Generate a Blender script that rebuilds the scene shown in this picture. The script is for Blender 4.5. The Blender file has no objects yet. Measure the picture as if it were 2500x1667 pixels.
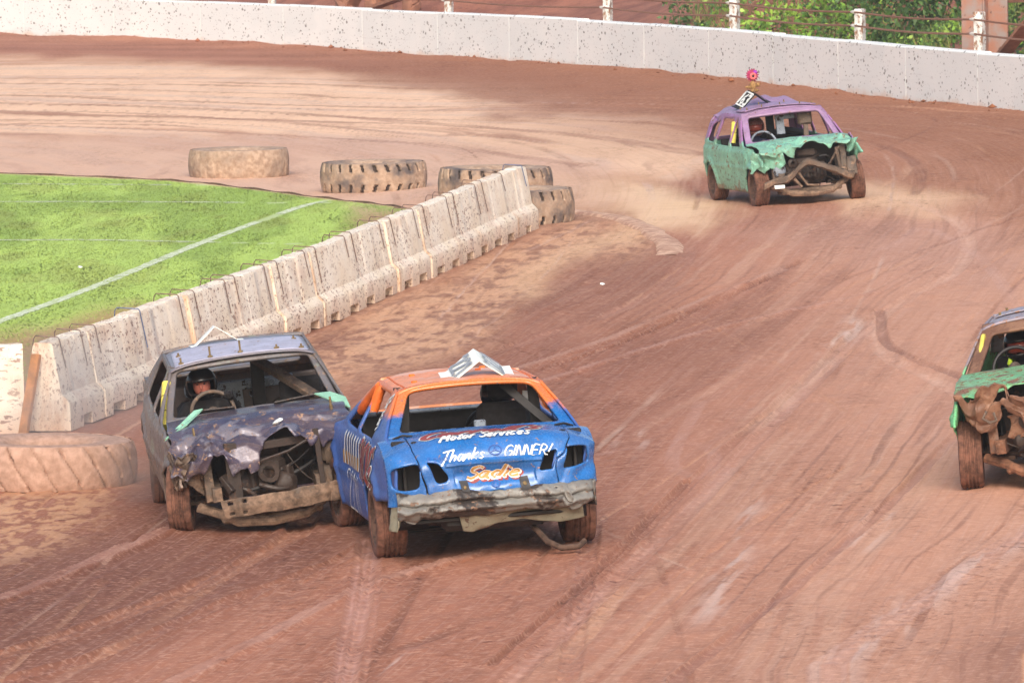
import bpy, math, random
import numpy as np
from mathutils import Vector, Matrix
random.seed(7)
rng = np.random.default_rng(7)
S = bpy.context.scene
COL = S.collection
R_ = math.radians

# ------------------------------------------------------------------ camera
F, CX, CY, CAMH, YH = 18000.0, 1250.0, 833.5, 6.6, -550.0
_p = math.atan((CY - YH) / F)
_r = R_(1.0)
_fw = Vector((0, math.cos(_p), -math.sin(_p)))
_u0 = Vector((0, math.sin(_p), math.cos(_p)))
_r0 = Vector((1, 0, 0))
_R = _r0 * math.cos(_r) - _u0 * math.sin(_r)
_U = _u0 * math.cos(_r) + _r0 * math.sin(_r)
cam_d = bpy.data.cameras.new('camera')
cam_d.sensor_width = 36.0
cam_d.lens = 36.0 * F / 2500.0
cam_d.clip_start = 1.0
cam_d.clip_end = 6000.0
cam = bpy.data.objects.new('camera', cam_d)
COL.objects.link(cam)
m = Matrix((_R, _U, -_fw)).transposed().to_4x4()
m.translation = Vector((0, 0, CAMH))
cam.matrix_world = m
S.camera = cam
cam_d.dof.use_dof = True
cam_d.dof.focus_distance = 67.0
cam_d.dof.aperture_fstop = 22.0

# ------------------------------------------------------------------ light
SUN_EL, SUN_AZ = R_(34), R_(180)      # azimuth clockwise from +Y
w = bpy.data.worlds.new('World')
S.world = w
w.use_nodes = True
nt = w.node_tree
nt.nodes.clear()
sky = nt.nodes.new('ShaderNodeTexSky')
sky.sky_type = 'NISHITA'
sky.sun_disc = False
sky.sun_elevation = SUN_EL
sky.sun_rotation = SUN_AZ
sky.air_density = 1.0
sky.dust_density = 4.5
sky.ozone_density = 1.0
bg = nt.nodes.new('ShaderNodeBackground')
bg.inputs['Strength'].default_value = 0.15
out = nt.nodes.new('ShaderNodeOutputWorld')
nt.links.new(sky.outputs[0], bg.inputs[0])
nt.links.new(bg.outputs[0], out.inputs[0])
sd = bpy.data.lights.new('sun', 'SUN')
sd.energy = 1.35
sd.angle = R_(30)
sd.color = (1.0, 0.97, 0.93)
so = bpy.data.objects.new('sun', sd)
COL.objects.link(so)
sv = Vector((math.sin(SUN_AZ) * math.cos(SUN_EL), math.cos(SUN_AZ) * math.cos(SUN_EL), math.sin(SUN_EL)))
so.rotation_euler = sv.to_track_quat('Z', 'Y').to_euler()
so.location = (0, 60, 60)
S.view_settings.view_transform = 'Standard'
S.view_settings.look = 'None'
S.view_settings.gamma = 1.0
S.view_settings.exposure = 0.5
S.view_settings.use_curve_mapping = False
S.cycles.max_bounces = 6
S.cycles.diffuse_bounces = 3

# ------------------------------------------------------------------ noise (numpy)
def _h(ix, iy, iz, seed):
    with np.errstate(over='ignore'):
        n = (ix.astype(np.uint32) * np.uint32(374761393) + iy.astype(np.uint32) * np.uint32(668265263)
             + iz.astype(np.uint32) * np.uint32(2147483647 % 4294967291) + np.uint32((seed * 974711 + 12345) % 4294967291))
        n = (n ^ (n >> np.uint32(13))) * np.uint32(1274126177)
        n = n ^ (n >> np.uint32(16))
        n = n * np.uint32(2246822519)
        n = n ^ (n >> np.uint32(15))
    return (n & np.uint32(0xffffff)).astype(np.float64) / float(0xffffff)

def n2(x, y, seed=0):
    x = np.asarray(x, float); y = np.asarray(y, float)
    ix = np.floor(x).astype(np.int64); iy = np.floor(y).astype(np.int64)
    fx = x - ix; fy = y - iy
    fx = fx * fx * (3 - 2 * fx); fy = fy * fy * (3 - 2 * fy)
    z = np.zeros_like(ix)
    a = _h(ix, iy, z, seed); b = _h(ix + 1, iy, z, seed); c = _h(ix, iy + 1, z, seed); d = _h(ix + 1, iy + 1, z, seed)
    return (a * (1 - fx) + b * fx) * (1 - fy) + (c * (1 - fx) + d * fx) * fy

def f2(x, y, seed=0, octv=4):
    s = 0; a = 0.5; t = 0
    for o in range(octv):
        s = s + a * n2(x * 2 ** o + 17.3 * o, y * 2 ** o + 5.1 * o, seed + o); t += a; a *= 0.5
    return s / t

def n3(P, seed=0):
    I = np.floor(P).astype(np.int64); f = P - I; f = f * f * (3 - 2 * f)
    r = 0
    for dx in (0, 1):
        for dy in (0, 1):
            for dz in (0, 1):
                wt = (f[:, 0] if dx else 1 - f[:, 0]) * (f[:, 1] if dy else 1 - f[:, 1]) * (f[:, 2] if dz else 1 - f[:, 2])
                r = r + wt * _h(I[:, 0] + dx, I[:, 1] + dy, I[:, 2] + dz, seed)
    return r

def sstep(a, b, x):
    t = np.clip((x - a) / (b - a), 0, 1)
    return t * t * (3 - 2 * t)

def splus(t, k=0.6):
    return 0.5 * (t + np.sqrt(t * t + k * k))

# ------------------------------------------------------------------ ground level and picking points on it
def gz(x, y):
    s = splus(np.asarray(x, float) + 2.6)
    s = 10 - splus(10 - s)
    return 0.05 * s * (1 - 0.6 * sstep(118, 142, np.asarray(y, float)))

def at(px, py, h=0.0):
    """ground point (plus height h) seen at pixel px, py of the 2500 px wide photograph"""
    d = _fw * F + _R * (px - CX) - _U * (py - CY)
    z = h
    for _ in range(12):
        t = (z - CAMH) / d.z
        x, y = d.x * t, d.y * t
        z = float(gz(x, y)) + h
    return Vector((x, y, z))

def lin(r, g, b):
    f = lambda c: c / 255 / 12.92 if c <= 10 else ((c / 255 + 0.055) / 1.055) ** 2.4
    return (f(r), f(g), f(b))

# ------------------------------------------------------------------ objects
def tag(o, label=None, cat=None, group=None, kind=None):
    if label: o['label'] = label
    if cat: o['category'] = cat
    if group: o['group'] = group
    if kind: o['kind'] = kind
    return o

def empty(name, mw=None):
    o = bpy.data.objects.new(name, None)
    o.empty_display_size = 0.3
    COL.objects.link(o)
    if mw is not None: o.matrix_world = mw
    return o

class MB:
    """collects shapes into one mesh"""
    def __init__(s):
        s.v = []; s.f = []
    def add(s, vs, fs):
        b = len(s.v)
        s.v.extend([tuple(float(c) for c in q) for q in vs]); s.f.extend([tuple(i + b for i in q) for q in fs])
    def box(s, c, d, rot=None, bev=0.0):
        hx, hy, hz = d[0] / 2, d[1] / 2, d[2] / 2
        if bev > 0:
            b = min(bev, hx * .9, hy * .9, hz * .9)
            vs = []
            for sx in (-1, 1):
                for sy in (-1, 1):
                    for sz in (-1, 1):
                        vs += [(sx * (hx - b), sy * (hy - b), sz * hz), (sx * (hx - b), sy * hy, sz * (hz - b)), (sx * hx, sy * (hy - b), sz * (hz - b))]
            def ix(sx, sy, sz, k): return ((sx > 0) * 4 + (sy > 0) * 2 + (sz > 0)) * 3 + k
            fs = []
            for k, ax in ((2, 0), (1, 1), (0, 2)):
                for sg in (-1, 1):
                    q = []
                    for a, b2 in ((-1, -1), (1, -1), (1, 1), (-1, 1)):
                        t = [a, b2]; t.insert(ax, sg); q.append(ix(*t, k))
                    fs.append(q)
            for sx in (-1, 1):
                for sy in (-1, 1):
                    for sz in (-1, 1):
                        fs.append([ix(sx, sy, sz, 0), ix(sx, sy, sz, 1), ix(sx, sy, sz, 2)])
            for a in (-1, 1):
                for b2 in (-1, 1):
                    fs.append([ix(-1, a, b2, 0), ix(1, a, b2, 0), ix(1, a, b2, 1), ix(-1, a, b2, 1)])
                    fs.append([ix(a, -1, b2, 0), ix(a, 1, b2, 0), ix(a, 1, b2, 2), ix(a, -1, b2, 2)])
                    fs.append([ix(a, b2, -1, 1), ix(a, b2, 1, 1), ix(a, b2, 1, 2), ix(a, b2, -1, 2)])
        else:
            vs = [(sx * hx, sy * hy, sz * hz) for sx in (-1, 1) for sy in (-1, 1) for sz in (-1, 1)]
            fs = [(0, 1, 3, 2), (4, 6, 7, 5), (0, 4, 5, 1), (2, 3, 7, 6), (0, 2, 6, 4), (1, 5, 7, 3)]
        out_ = []
        for q in vs:
            q = Vector(q)
            if rot is not None: q = rot @ q
            out_.append(q + Vector(c))
        s.add(out_, fs)
        return s
    def bar(s, a, b, w_, h_, up=(0, 0, 1), bev=0.004):
        a, b = Vector(a), Vector(b)
        y = (b - a).normalized(); x = y.cross(Vector(up))
        if x.length < 1e-4: x = y.cross(Vector((1, 0, 0)))
        x.normalize(); z = x.cross(y)
        rot = Matrix((x, y, z)).transposed()
        return s.box((a + b) / 2, (w_, (b - a).length, h_), rot, bev)
    def tube(s, pts, r, n=8, cap=True):
        pts = [Vector(q) for q in pts]
        rs = r if isinstance(r, (list, tuple)) else [r] * len(pts)
        rings = []; prev = None
        for i, q in enumerate(pts):
            t = (pts[min(i + 1, len(pts) - 1)] - pts[max(i - 1, 0)]).normalized()
            if prev is None:
                u = t.cross(Vector((0, 0, 1)))
                if u.length < 1e-3: u = t.cross(Vector((1, 0, 0)))
            else:
                u = prev - t * prev.dot(t)
            u.normalize(); prev = u; v_ = t.cross(u)
            rings.append([q + (u * math.cos(2 * math.pi * k / n) + v_ * math.sin(2 * math.pi * k / n)) * rs[i] for k in range(n)])
        vs = [q for rg in rings for q in rg]; fs = []
        for i in range(len(pts) - 1):
            for k in range(n):
                fs.append((i * n + k, i * n + (k + 1) % n, (i + 1) * n + (k + 1) % n, (i + 1) * n + k))
        if cap:
            fs.append(tuple(range(n - 1, -1, -1))); fs.append(tuple((len(pts) - 1) * n + k for k in range(n)))
        s.add(vs, fs)
        return s
    def lathe(s, prof, n=32, axis='X', c=(0, 0, 0), close=True):
        vs = []; fs = []; P = len(prof)
        for k in range(n):
            a = 2 * math.pi * k / n
            for (r, h) in prof:
                q = {'X': (h, r * math.cos(a), r * math.sin(a)), 'Y': (r * math.cos(a), h, r * math.sin(a)), 'Z': (r * math.cos(a), r * math.sin(a), h)}[axis]
                vs.append((q[0] + c[0], q[1] + c[1], q[2] + c[2]))
        for k in range(n):
            for i in range(P if close else P - 1):
                j = (i + 1) % P
                fs.append((k * P + i, k * P + j, ((k + 1) % n) * P + j, ((k + 1) % n) * P + i))
        s.add(vs, fs)
        return s
    def ball(s, c, r, n=12, mm=8):
        r = r if isinstance(r, (tuple, list)) else (r, r, r)
        vs = [(c[0], c[1], c[2] + r[2])]
        for i in range(1, mm):
            a = math.pi * i / mm
            for k in range(n):
                b = 2 * math.pi * k / n
                vs.append((c[0] + r[0] * math.sin(a) * math.cos(b), c[1] + r[1] * math.sin(a) * math.sin(b), c[2] + r[2] * math.cos(a)))
        vs.append((c[0], c[1], c[2] - r[2])); fs = []
        for k in range(n): fs.append((0, 1 + k, 1 + (k + 1) % n))
        for i in range(mm - 2):
            for k in range(n):
                fs.append((1 + i * n + k, 1 + (i + 1) * n + k, 1 + (i + 1) * n + (k + 1) % n, 1 + i * n + (k + 1) % n))
        l = len(vs) - 1
        for k in range(n): fs.append((l, 1 + (mm - 2) * n + (k + 1) % n, 1 + (mm - 2) * n + k))
        s.add(vs, fs)
        return s
    def sheet(s, P):
        """P: nu x nv x 3"""
        nu, nv = P.shape[:2]
        s.add(P.reshape(-1, 3), [(i * nv + j, (i + 1) * nv + j, (i + 1) * nv + j + 1, i * nv + j + 1) for i in range(nu - 1) for j in range(nv - 1)])
        return s
    def warp(s, fn):
        s.v = [tuple(q) for q in fn(np.array(s.v, float))]
        return s
    def build(s, name, mat, parent=None, mw=None, smooth=40, solid=0.0, label=None):
        me = bpy.data.meshes.new(name)
        me.from_pydata(s.v, [], s.f)
        return link(name, me, mat, parent, mw, smooth, solid, label)

def link(name, me, mat, parent=None, mw=None, smooth=40, solid=0.0, label=None):
    if mat is not None: me.materials.append(mat)
    if smooth:
        me.polygons.foreach_set('use_smooth', np.ones(len(me.polygons), bool))
        me.set_sharp_from_angle(angle=R_(smooth))
    me.update()
    o = bpy.data.objects.new(name, me)
    COL.objects.link(o)
    if parent is not None: o.parent = parent
    elif mw is not None: o.matrix_world = mw
    if solid:
        md = o.modifiers.new('solid', 'SOLIDIFY'); md.thickness = solid; md.offset = 0
    if label: o['label'] = label
    return o

def npmesh(name, V, Fq):
    me = bpy.data.meshes.new(name)
    V = np.asarray(V, np.float32); Fq = np.asarray(Fq, np.int32)
    k = Fq.shape[1]
    me.vertices.add(len(V)); me.vertices.foreach_set('co', V.ravel())
    me.loops.add(Fq.size); me.loops.foreach_set('vertex_index', Fq.ravel())
    me.polygons.add(len(Fq)); me.polygons.foreach_set('loop_start', np.arange(0, Fq.size, k, dtype=np.int32))
    me.update(calc_edges=True)
    me.validate()
    return me

def vcol(me, name, C):
    a = me.attributes.new(name, 'FLOAT_COLOR', 'POINT')
    C = np.asarray(C, np.float32)
    if C.shape[1] == 3: C = np.concatenate([C, np.ones((len(C), 1), np.float32)], 1)
    a.data.foreach_set('color', C.ravel())

# ------------------------------------------------------------------ panels cut from a parameter grid
def inpoly(x, y, poly):
    r = np.zeros(x.shape, bool); n = len(poly); j = n - 1
    for i in range(n):
        xi, yi = poly[i]; xj, yj = poly[j]
        c = ((yi > y) != (yj > y)) & (x < (xj - xi) * (y - yi) / ((yj - yi) or 1e-12) + xi)
        r ^= c; j = i
    return r

def nearest_on(poly, q):
    best = None
    for i in range(len(poly)):
        a = poly[i]; b = poly[(i + 1) % len(poly)]
        dx, dy = b[0] - a[0], b[1] - a[1]; L = dx * dx + dy * dy or 1e-12
        t = max(0, min(1, ((q[0] - a[0]) * dx + (q[1] - a[1]) * dy) / L))
        e = (a[0] + dx * t, a[1] + dy * t); d = (e[0] - q[0]) ** 2 + (e[1] - q[1]) ** 2
        if best is None or d < best[0]: best = (d, e)
    return best

def panel(name, fn, keep, holes, nu, nv, mat, parent, deform=None, solid=0.008, smooth=35, label=None):
    ku = [q[0] for q in keep]; kv = [q[1] for q in keep]
    us = np.linspace(min(ku), max(ku), nu + 1); vs = np.linspace(min(kv), max(kv), nv + 1)
    cu, cv = np.meshgrid((us[1:] + us[:-1]) / 2, (vs[1:] + vs[:-1]) / 2, indexing='ij')
    ok = inpoly(cu, cv, keep)
    for h in holes: ok &= ~inpoly(cu, cv, h)
    pad = np.zeros((nu + 2, nv + 2), int); pad[1:-1, 1:-1] = ok
    cnt = pad[:-1, :-1] + pad[1:, :-1] + pad[:-1, 1:] + pad[1:, 1:]
    U, V = np.meshgrid(us, vs, indexing='ij'); U = U.copy(); V = V.copy()
    lim = ((us[1] - us[0]) ** 2 + (vs[1] - vs[0]) ** 2) * 1.0
    for i, j in np.argwhere((cnt > 0) & (cnt < 4)):
        best = None
        for pl in [keep] + list(holes):
            b = nearest_on(pl, (U[i, j], V[i, j]))
            if best is None or b[0] < best[0]: best = b
        if best[0] < lim: U[i, j], V[i, j] = best[1]
    used = cnt > 0
    idx = -np.ones(used.shape, int); idx[used] = np.arange(used.sum())
    P = fn(U[used], V[used])
    if deform is not None: P = deform(P)
    ci, cj = np.nonzero(ok)
    Fq = np.stack([idx[ci, cj], idx[ci + 1, cj], idx[ci + 1, cj + 1], idx[ci, cj + 1]], 1)
    me = npmesh(name, P, Fq)
    return link(name, me, mat, parent, None, smooth, solid, label)

def rrect(u0, v0, u1, v1, r=0.05, n=4):
    pts = []
    for (cx, cy, a0) in ((u1 - r, v1 - r, 0), (u0 + r, v1 - r, 90), (u0 + r, v0 + r, 180), (u1 - r, v0 + r, 270)):
        for k in range(n + 1):
            a = R_(a0 + 90 * k / n); pts.append((cx + r * math.cos(a), cy + r * math.sin(a)))
    return pts

def rpoly(pts, r=0.05, n=3):
    """polygon with rounded corners"""
    o = []; N = len(pts)
    for i in range(N):
        a, b, c = Vector(pts[i - 1]), Vector(pts[i]), Vector(pts[(i + 1) % N])
        p = b + (a - b).normalized() * min(r, (a - b).length * .45); q = b + (c - b).normalized() * min(r, (c - b).length * .45)
        for k in range(n + 1):
            t = k / n; e = p * (1 - t) ** 2 + b * 2 * t * (1 - t) + q * t * t
            o.append((e.x, e.y))
    return o
# ------------------------------------------------------------------ materials
MUD = lin(150, 108, 86)
DMUD = lin(96, 66, 54)

class NT:
    def __init__(s, name):
        s.m = bpy.data.materials.new(name); s.m.use_nodes = True
        s.t = s.m.node_tree; s.t.nodes.clear()
        s.out = s.t.nodes.new('ShaderNodeOutputMaterial')
        s.b = s.t.nodes.new('ShaderNodeBsdfPrincipled')
        s.t.links.new(s.b.outputs[0], s.out.inputs[0])
        s.tc = s.t.nodes.new('ShaderNodeTexCoord')
        s.obj = s.tc.outputs['Object']
    def n(s, ty, **kw):
        nd = s.t.nodes.new(ty)
        for k, v in kw.items(): setattr(nd, k, v)
        return nd
    def set(s, sock, v):
        if hasattr(v, 'is_output'): s.t.links.new(v, sock)
        else:
            if isinstance(v, (tuple, list)) and len(v) == 3 and sock.type == 'RGBA': v = (*v, 1)
            sock.default_value = v
    def map(s, co, sc=(1, 1, 1), rot=(0, 0, 0), loc=(0, 0, 0)):
        nd = s.n('ShaderNodeMapping'); s.set(nd.inputs[0], co)
        nd.inputs['Scale'].default_value = sc; nd.inputs['Rotation'].default_value = rot; nd.inputs['Location'].default_value = loc
        return nd.outputs[0]
    def noise(s, co, scale, detail=4, rough=.55, dist=0, col=False):
        nd = s.n('ShaderNodeTexNoise'); s.set(nd.inputs['Vector'], co)
        nd.inputs['Scale'].default_value = scale; nd.inputs['Detail'].default_value = detail
        nd.inputs['Roughness'].default_value = rough; nd.inputs['Distortion'].default_value = dist
        return nd.outputs['Color' if col else 'Fac']
    def voro(s, co, scale, out='Distance', feat='F1', rnd=1.0):
        nd = s.n('ShaderNodeTexVoronoi', feature=feat); s.set(nd.inputs['Vector'], co)
        nd.inputs['Scale'].default_value = scale; nd.inputs['Randomness'].default_value = rnd
        return nd
    def math(s, op, a, b=0.0, c=None):
        nd = s.n('ShaderNodeMath', operation=op); s.set(nd.inputs[0], a); s.set(nd.inputs[1], b)
        if c is not None: s.set(nd.inputs[2], c)
        return nd.outputs[0]
    def step(s, x, a, b):
        nd = s.n('ShaderNodeMapRange', interpolation_type='SMOOTHSTEP')
        s.set(nd.inputs[0], x); nd.inputs[1].default_value = a; nd.inputs[2].default_value = b
        nd.inputs[3].default_value = 0; nd.inputs[4].default_value = 1
        return nd.outputs[0]
    def mix(s, f, a, b, mode='MIX'):
        nd = s.n('ShaderNodeMix', data_type='RGBA', blend_type=mode)
        s.set(nd.inputs[0], f); s.set(nd.inputs[6], a); s.set(nd.inputs[7], b)
        return nd.outputs[2]
    def fmix(s, f, a, b):
        nd = s.n('ShaderNodeMix', data_type='FLOAT')
        s.set(nd.inputs[0], f); s.set(nd.inputs[2], a); s.set(nd.inputs[3], b)
        return nd.outputs[0]
    def vadd(s, a, b, sc=1.0):
        nd = s.n('ShaderNodeVectorMath', operation='MULTIPLY_ADD')
        s.set(nd.inputs[0], b); nd.inputs[1].default_value = (sc, sc, sc); s.set(nd.inputs[2], a)
        return nd.outputs[0]
    def z(s, co=None):
        nd = s.n('ShaderNodeSeparateXYZ'); s.set(nd.inputs[0], co or s.obj)
        return nd.outputs
    def attr(s, name, out='Color'):
        nd = s.n('ShaderNodeAttribute', attribute_name=name)
        return nd.outputs[out]
    def bump(s, h, st=.3, d=.02):
        nd = s.n('ShaderNodeBump'); s.set(nd.inputs['Height'], h)
        nd.inputs['Strength'].default_value = st; nd.inputs['Distance'].default_value = d
        s.t.links.new(nd.outputs[0], s.b.inputs['Normal'])
    def fin(s, col, rough=.6, metal=0.0, spec=.5):
        s.set(s.b.inputs['Base Color'], col); s.set(s.b.inputs['Roughness'], rough)
        s.set(s.b.inputs['Metallic'], metal); s.set(s.b.inputs['Specular IOR Level'], spec)
        return s.m
    def specks(s, co, scale, size, stretch=(1, 1, 1), rot=(0, 0, 0), warp=.12):
        """irregular splashes: mask 0..1"""
        wv = s.noise(co, scale * 1.6, 2, col=True)
        c2 = s.vadd(s.map(co, stretch, rot), wv, warp)
        v = s.voro(c2, scale)
        rnd = s.z(v.outputs['Color'])[0]
        rad = s.math('MULTIPLY', s.math('POWER', rnd, 2.2), size)
        return s.step(s.math('SUBTRACT', rad, v.outputs['Distance']), 0.0, 0.06)

def simple(name, col, rough=.7, metal=0, var=.25, sc=8, bump=.15, spec=.4, det=5):
    t = NT(name)
    f = t.noise(t.obj, sc, det)
    c = t.mix(t.step(f, .3, .75), tuple(x * (1 - var) for x in col), tuple(min(1, x * (1 + var)) for x in col))
    if bump: t.bump(f, bump, .01)
    return t.fin(c, rough, metal, spec)

def paint(name, base, top=None, zsplit=1.1, zsoft=.04, mud=.35, mudcol=MUD, splash=.5, rough=.35, metal=0.0, low=.45, rust=0.0, second=None, sec=.5, bsc=9.0, coat=0.0, sstretch=(1, 1, 1)):
    """worn car paint under dried mud. low: height below which mud gathers"""
    t = NT(name); co = t.obj
    big = t.noise(co, 2.1, 5); mid = t.noise(co, 7.0, 6, .6); fine = t.noise(co, 45, 4)
    c = t.mix(t.step(mid, .3, .7), tuple(x * .82 for x in base), tuple(min(1, x * 1.12) for x in base))
    if second is not None:
        c = t.mix(t.step(t.noise(t.map(co, loc=(3, 7, 1)), 3.2, 6, .62), sec, sec + .06), c, second)
    if top is not None:
        zz = t.math('ADD', t.z()[2], t.math('MULTIPLY', t.math('SUBTRACT', mid, .5), .22))
        c = t.mix(t.step(zz, zsplit - zsoft, zsplit + zsoft), c, top)
    if rust:
        rs = t.step(t.noise(t.map(co, loc=(9, 2, 4)), 5.5, 8, .68), 1 - rust, 1 - rust + .08)
        c = t.mix(rs, c, lin(118, 72, 50))
    # thin dust film
    c = t.mix(t.math('MULTIPLY', t.step(big, .25, .8), .35 * min(1, mud * 2)), c, mudcol)
    zl = t.math('SUBTRACT', low, t.z()[2])
    zl = t.math('MULTIPLY', zl, 1.1)
    m1 = t.math('ADD', t.math('MULTIPLY', mid, .75), t.math('MULTIPLY', fine, .25))
    m1 = t.math('ADD', m1, t.math('MAXIMUM', zl, -.25))
    mm = t.step(m1, 1 - mud * .9 - .02, 1 - mud * .9 + .1)
    sp = t.specks(co, 16, splash, sstretch)
    sp2 = t.specks(t.map(co, loc=(5, 5, 5)), 38, splash * .9, sstretch)
    msk = t.math('MAXIMUM', mm, t.math('MAXIMUM', sp, sp2))
    grit = t.noise(co, 19, 6, .7)
    mc = t.mix(t.step(t.math('ADD', t.math('MULTIPLY', grit, .6), t.math('MULTIPLY', mid, .4)), .36, .64), tuple(x * .38 for x in mudcol), tuple(min(1, x * 1.3) for x in mudcol))
    c = t.mix(t.math('MULTIPLY', msk, .92), c, mc)
    r = t.fmix(msk, t.fmix(t.step(fine, .35, .7), rough * .8, rough * 1.25), .95)
    h = t.math('ADD', t.math('MULTIPLY', msk, .7), t.math('MULTIPLY', fine, .4))
    t.bump(h, .45, .008)
    if metal: t.set(t.b.inputs['Metallic'], metal)
    t.set(t.b.inputs['Coat Weight'], coat)
    t.set(t.b.inputs['Coat Roughness'], .15)
    return t.fin(c, r, t.math('MULTIPLY', t.math('SUBTRACT', 1.0, msk), metal), .5)

MT = {}
MT['black'] = simple('black_paint', lin(34, 30, 30), .55, 0, .4, 14)
MT['inside'] = paint('bare_interior_steel', lin(72, 64, 62), mud=.42, mudcol=lin(92, 66, 54), splash=.35, rough=.6, low=.5)
MT['inside_grey'] = paint('grey_bulkhead_steel', lin(128, 138, 150), mud=.16, mudcol=lin(58, 44, 40), splash=.6, rough=.5, low=.3)
MT['dark_steel'] = paint('muddy_chassis_steel', lin(48, 40, 36), mud=.42, mudcol=lin(92, 70, 58), splash=.5, rough=.6, low=.45)
MT['mud_steel'] = paint('mud_caked_steel', lin(88, 76, 66), second=lin(52, 43, 38), sec=.52, mud=.5, mudcol=lin(130, 106, 88), splash=.6, rough=.7, low=.5, rust=.35)
MT['tyre'] = paint('muddy_car_tyre', lin(60, 46, 40), mud=.55, mudcol=lin(120, 82, 66), splash=.4, rough=.85, low=.5)
MT['rim'] = paint('muddy_wheel_rim', lin(98, 88, 84), mud=.42, mudcol=lin(96, 70, 58), splash=.4, rough=.5, metal=.4, low=.4)
MT['seat'] = simple('black_seat_cloth', lin(36, 33, 34), .85, 0, .35, 20)
MT['yellow_pad'] = paint('yellow_foam_padding', lin(222, 210, 96), mud=.08, splash=.3, rough=.7, low=-5)
MT['orange_pad'] = simple('orange_foam_padding', lin(226, 108, 36), .55, 0, .25, 12, .3)
MT['suit'] = simple('black_race_suit', lin(30, 27, 28), .85, 0, .35, 16, .3)
MT['suit_blue'] = simple('navy_race_suit', lin(38, 40, 72), .85, 0, .35, 16, .3)
MT['skin'] = simple('dusty_skin', lin(168, 98, 82), .6, 0, .15, 20, .1)
MT['helmet'] = simple('black_crash_helmet', lin(26, 22, 22), .25, 0, .3, 10, .05)
MT['helmet_red'] = paint('muddy_red_crash_helmet', lin(104, 58, 50), mud=.3, mudcol=lin(84, 58, 48), splash=.4, rough=.3, low=-5)
MT['visor'] = simple('tinted_visor', lin(120, 52, 40), .15, 0, .3, 12, 0)
MT['orange'] = simple('orange_harness', lin(232, 120, 50), .6, 0, .2, 20, .1)
MT['white'] = simple('white_sheet_plate', lin(232, 236, 230), .45, 0, .06, 9, .05)
MT['grey_print'] = simple('grey_number_print', lin(146, 152, 160), .5, 0, .1, 20, 0)
MT['black_print'] = simple('black_number_print', lin(36, 36, 40), .5, 0, .2, 20, 0)
MT['white_paint'] = simple('white_brush_paint', lin(226, 228, 224), .5, 0, .1, 30, 0)
MT['red_paint'] = simple('red_brush_paint', lin(150, 66, 64), .5, 0, .2, 20, 0)
MT['gold_paint'] = simple('gold_brush_paint', lin(196, 150, 84), .5, 0, .25, 14, 0)
MT['strap'] = simple('black_rubber_strap', lin(48, 47, 50), .5, 0, .2, 20, .1)
MT['mint_plate'] = paint('pale_mint_sheet_metal', lin(150, 208, 178), mud=.12, splash=.35, rough=.4, low=-5)
MT['bolt'] = simple('muddy_threaded_bolt', lin(132, 112, 78), .6, .3, .3, 30)
MT['blue'] = paint('blue_and_orange_banger_paint', lin(20, 106, 180), top=lin(226, 122, 56), zsplit=1.17, zsoft=.035, mud=.2, mudcol=lin(150, 126, 122), splash=.34, rough=.26, low=.34, coat=.35)
MT['blue_side'] = paint('dusty_blue_flank_paint', lin(58, 100, 172), top=lin(222, 124, 66), zsplit=1.17, zsoft=.035, mud=.2, mudcol=lin(126, 104, 122), splash=.3, rough=.4, low=.5)
MT['orange_roof'] = paint('orange_roof_paint', lin(232, 146, 96), second=lin(226, 172, 146), sec=.5, mud=.1, mudcol=lin(170, 140, 140), splash=.18, rough=.45, low=-5)
MT['crush'] = paint('crushed_grey_bumper_metal', lin(126, 126, 122), second=lin(44, 41, 40), sec=.49, mud=.24, mudcol=lin(132, 106, 88), splash=.5, rough=.5, metal=.1, low=.2, rust=.3)
MT['valance'] = paint('grey_green_valance_paint', lin(128, 124, 106), mud=.3, mudcol=lin(104, 80, 66), splash=.35, rough=.55, low=.4)
MT['purple'] = paint('muddy_purple_bonnet_paint', lin(60, 60, 84), second=lin(112, 112, 126), sec=.53, mud=.42, mudcol=lin(150, 120, 100), splash=.5, rough=.34, low=.55, coat=.2, metal=.2)  # second tone paints the lavender sky reflection into the colour
MT['purple_side'] = paint('mud_caked_purple_flank', lin(104, 102, 106), second=lin(126, 138, 126), sec=.58, mud=.56, mudcol=lin(148, 126, 110), splash=.6, rough=.5, low=.55)
MT['purple_roof'] = paint('lavender_roof_paint', lin(118, 116, 126), mud=.42, mudcol=lin(150, 126, 116), splash=.3, rough=.35, low=-5)
MT['purple_plate'] = paint('lilac_roof_plate', lin(178, 177, 196), mud=.22, mudcol=lin(176, 150, 140), splash=.34, rough=.4, low=-5)
MT['mint'] = paint('mint_green_banger_paint', lin(122, 184, 162), mud=.42, mudcol=lin(132, 108, 88), splash=.55, rough=.45, low=.42, rust=.3)
MT['lilac'] = paint('lilac_upper_body_paint', lin(154, 124, 160), mud=.3, mudcol=lin(150, 116, 108), splash=.3, rough=.45, low=-5)
MT['lilac_side'] = paint('mint_flank_lilac_pillars', lin(124, 186, 162), top=lin(156, 110, 162), zsplit=.9, zsoft=.02, mud=.3, mudcol=lin(134, 110, 90), splash=.55, rough=.5, low=.48, rust=.32)
MT['green'] = paint('mud_splashed_green_paint', lin(112, 186, 132), second=lin(124, 92, 70), sec=.55, mud=.5, mudcol=lin(142, 96, 70), splash=.75, rough=.42, low=.5)
MT['brown_crush'] = paint('mud_brown_crumpled_metal', lin(112, 80, 62), second=lin(138, 104, 82), sec=.5, mud=.4, mudcol=lin(124, 84, 62), splash=.4, rough=.6, low=.6)
MT['grey_car'] = paint('mud_splashed_grey_roof', lin(150, 148, 162), mud=.36, mudcol=lin(172, 126, 98), splash=.6, rough=.4, low=.6)
MT['pink'] = simple('pink_felt', lin(160, 52, 92), .8, 0, .3, 30, .3)
MT['purple_felt'] = simple('purple_felt', lin(150, 60, 170), .8, 0, .3, 30, .3)
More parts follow.
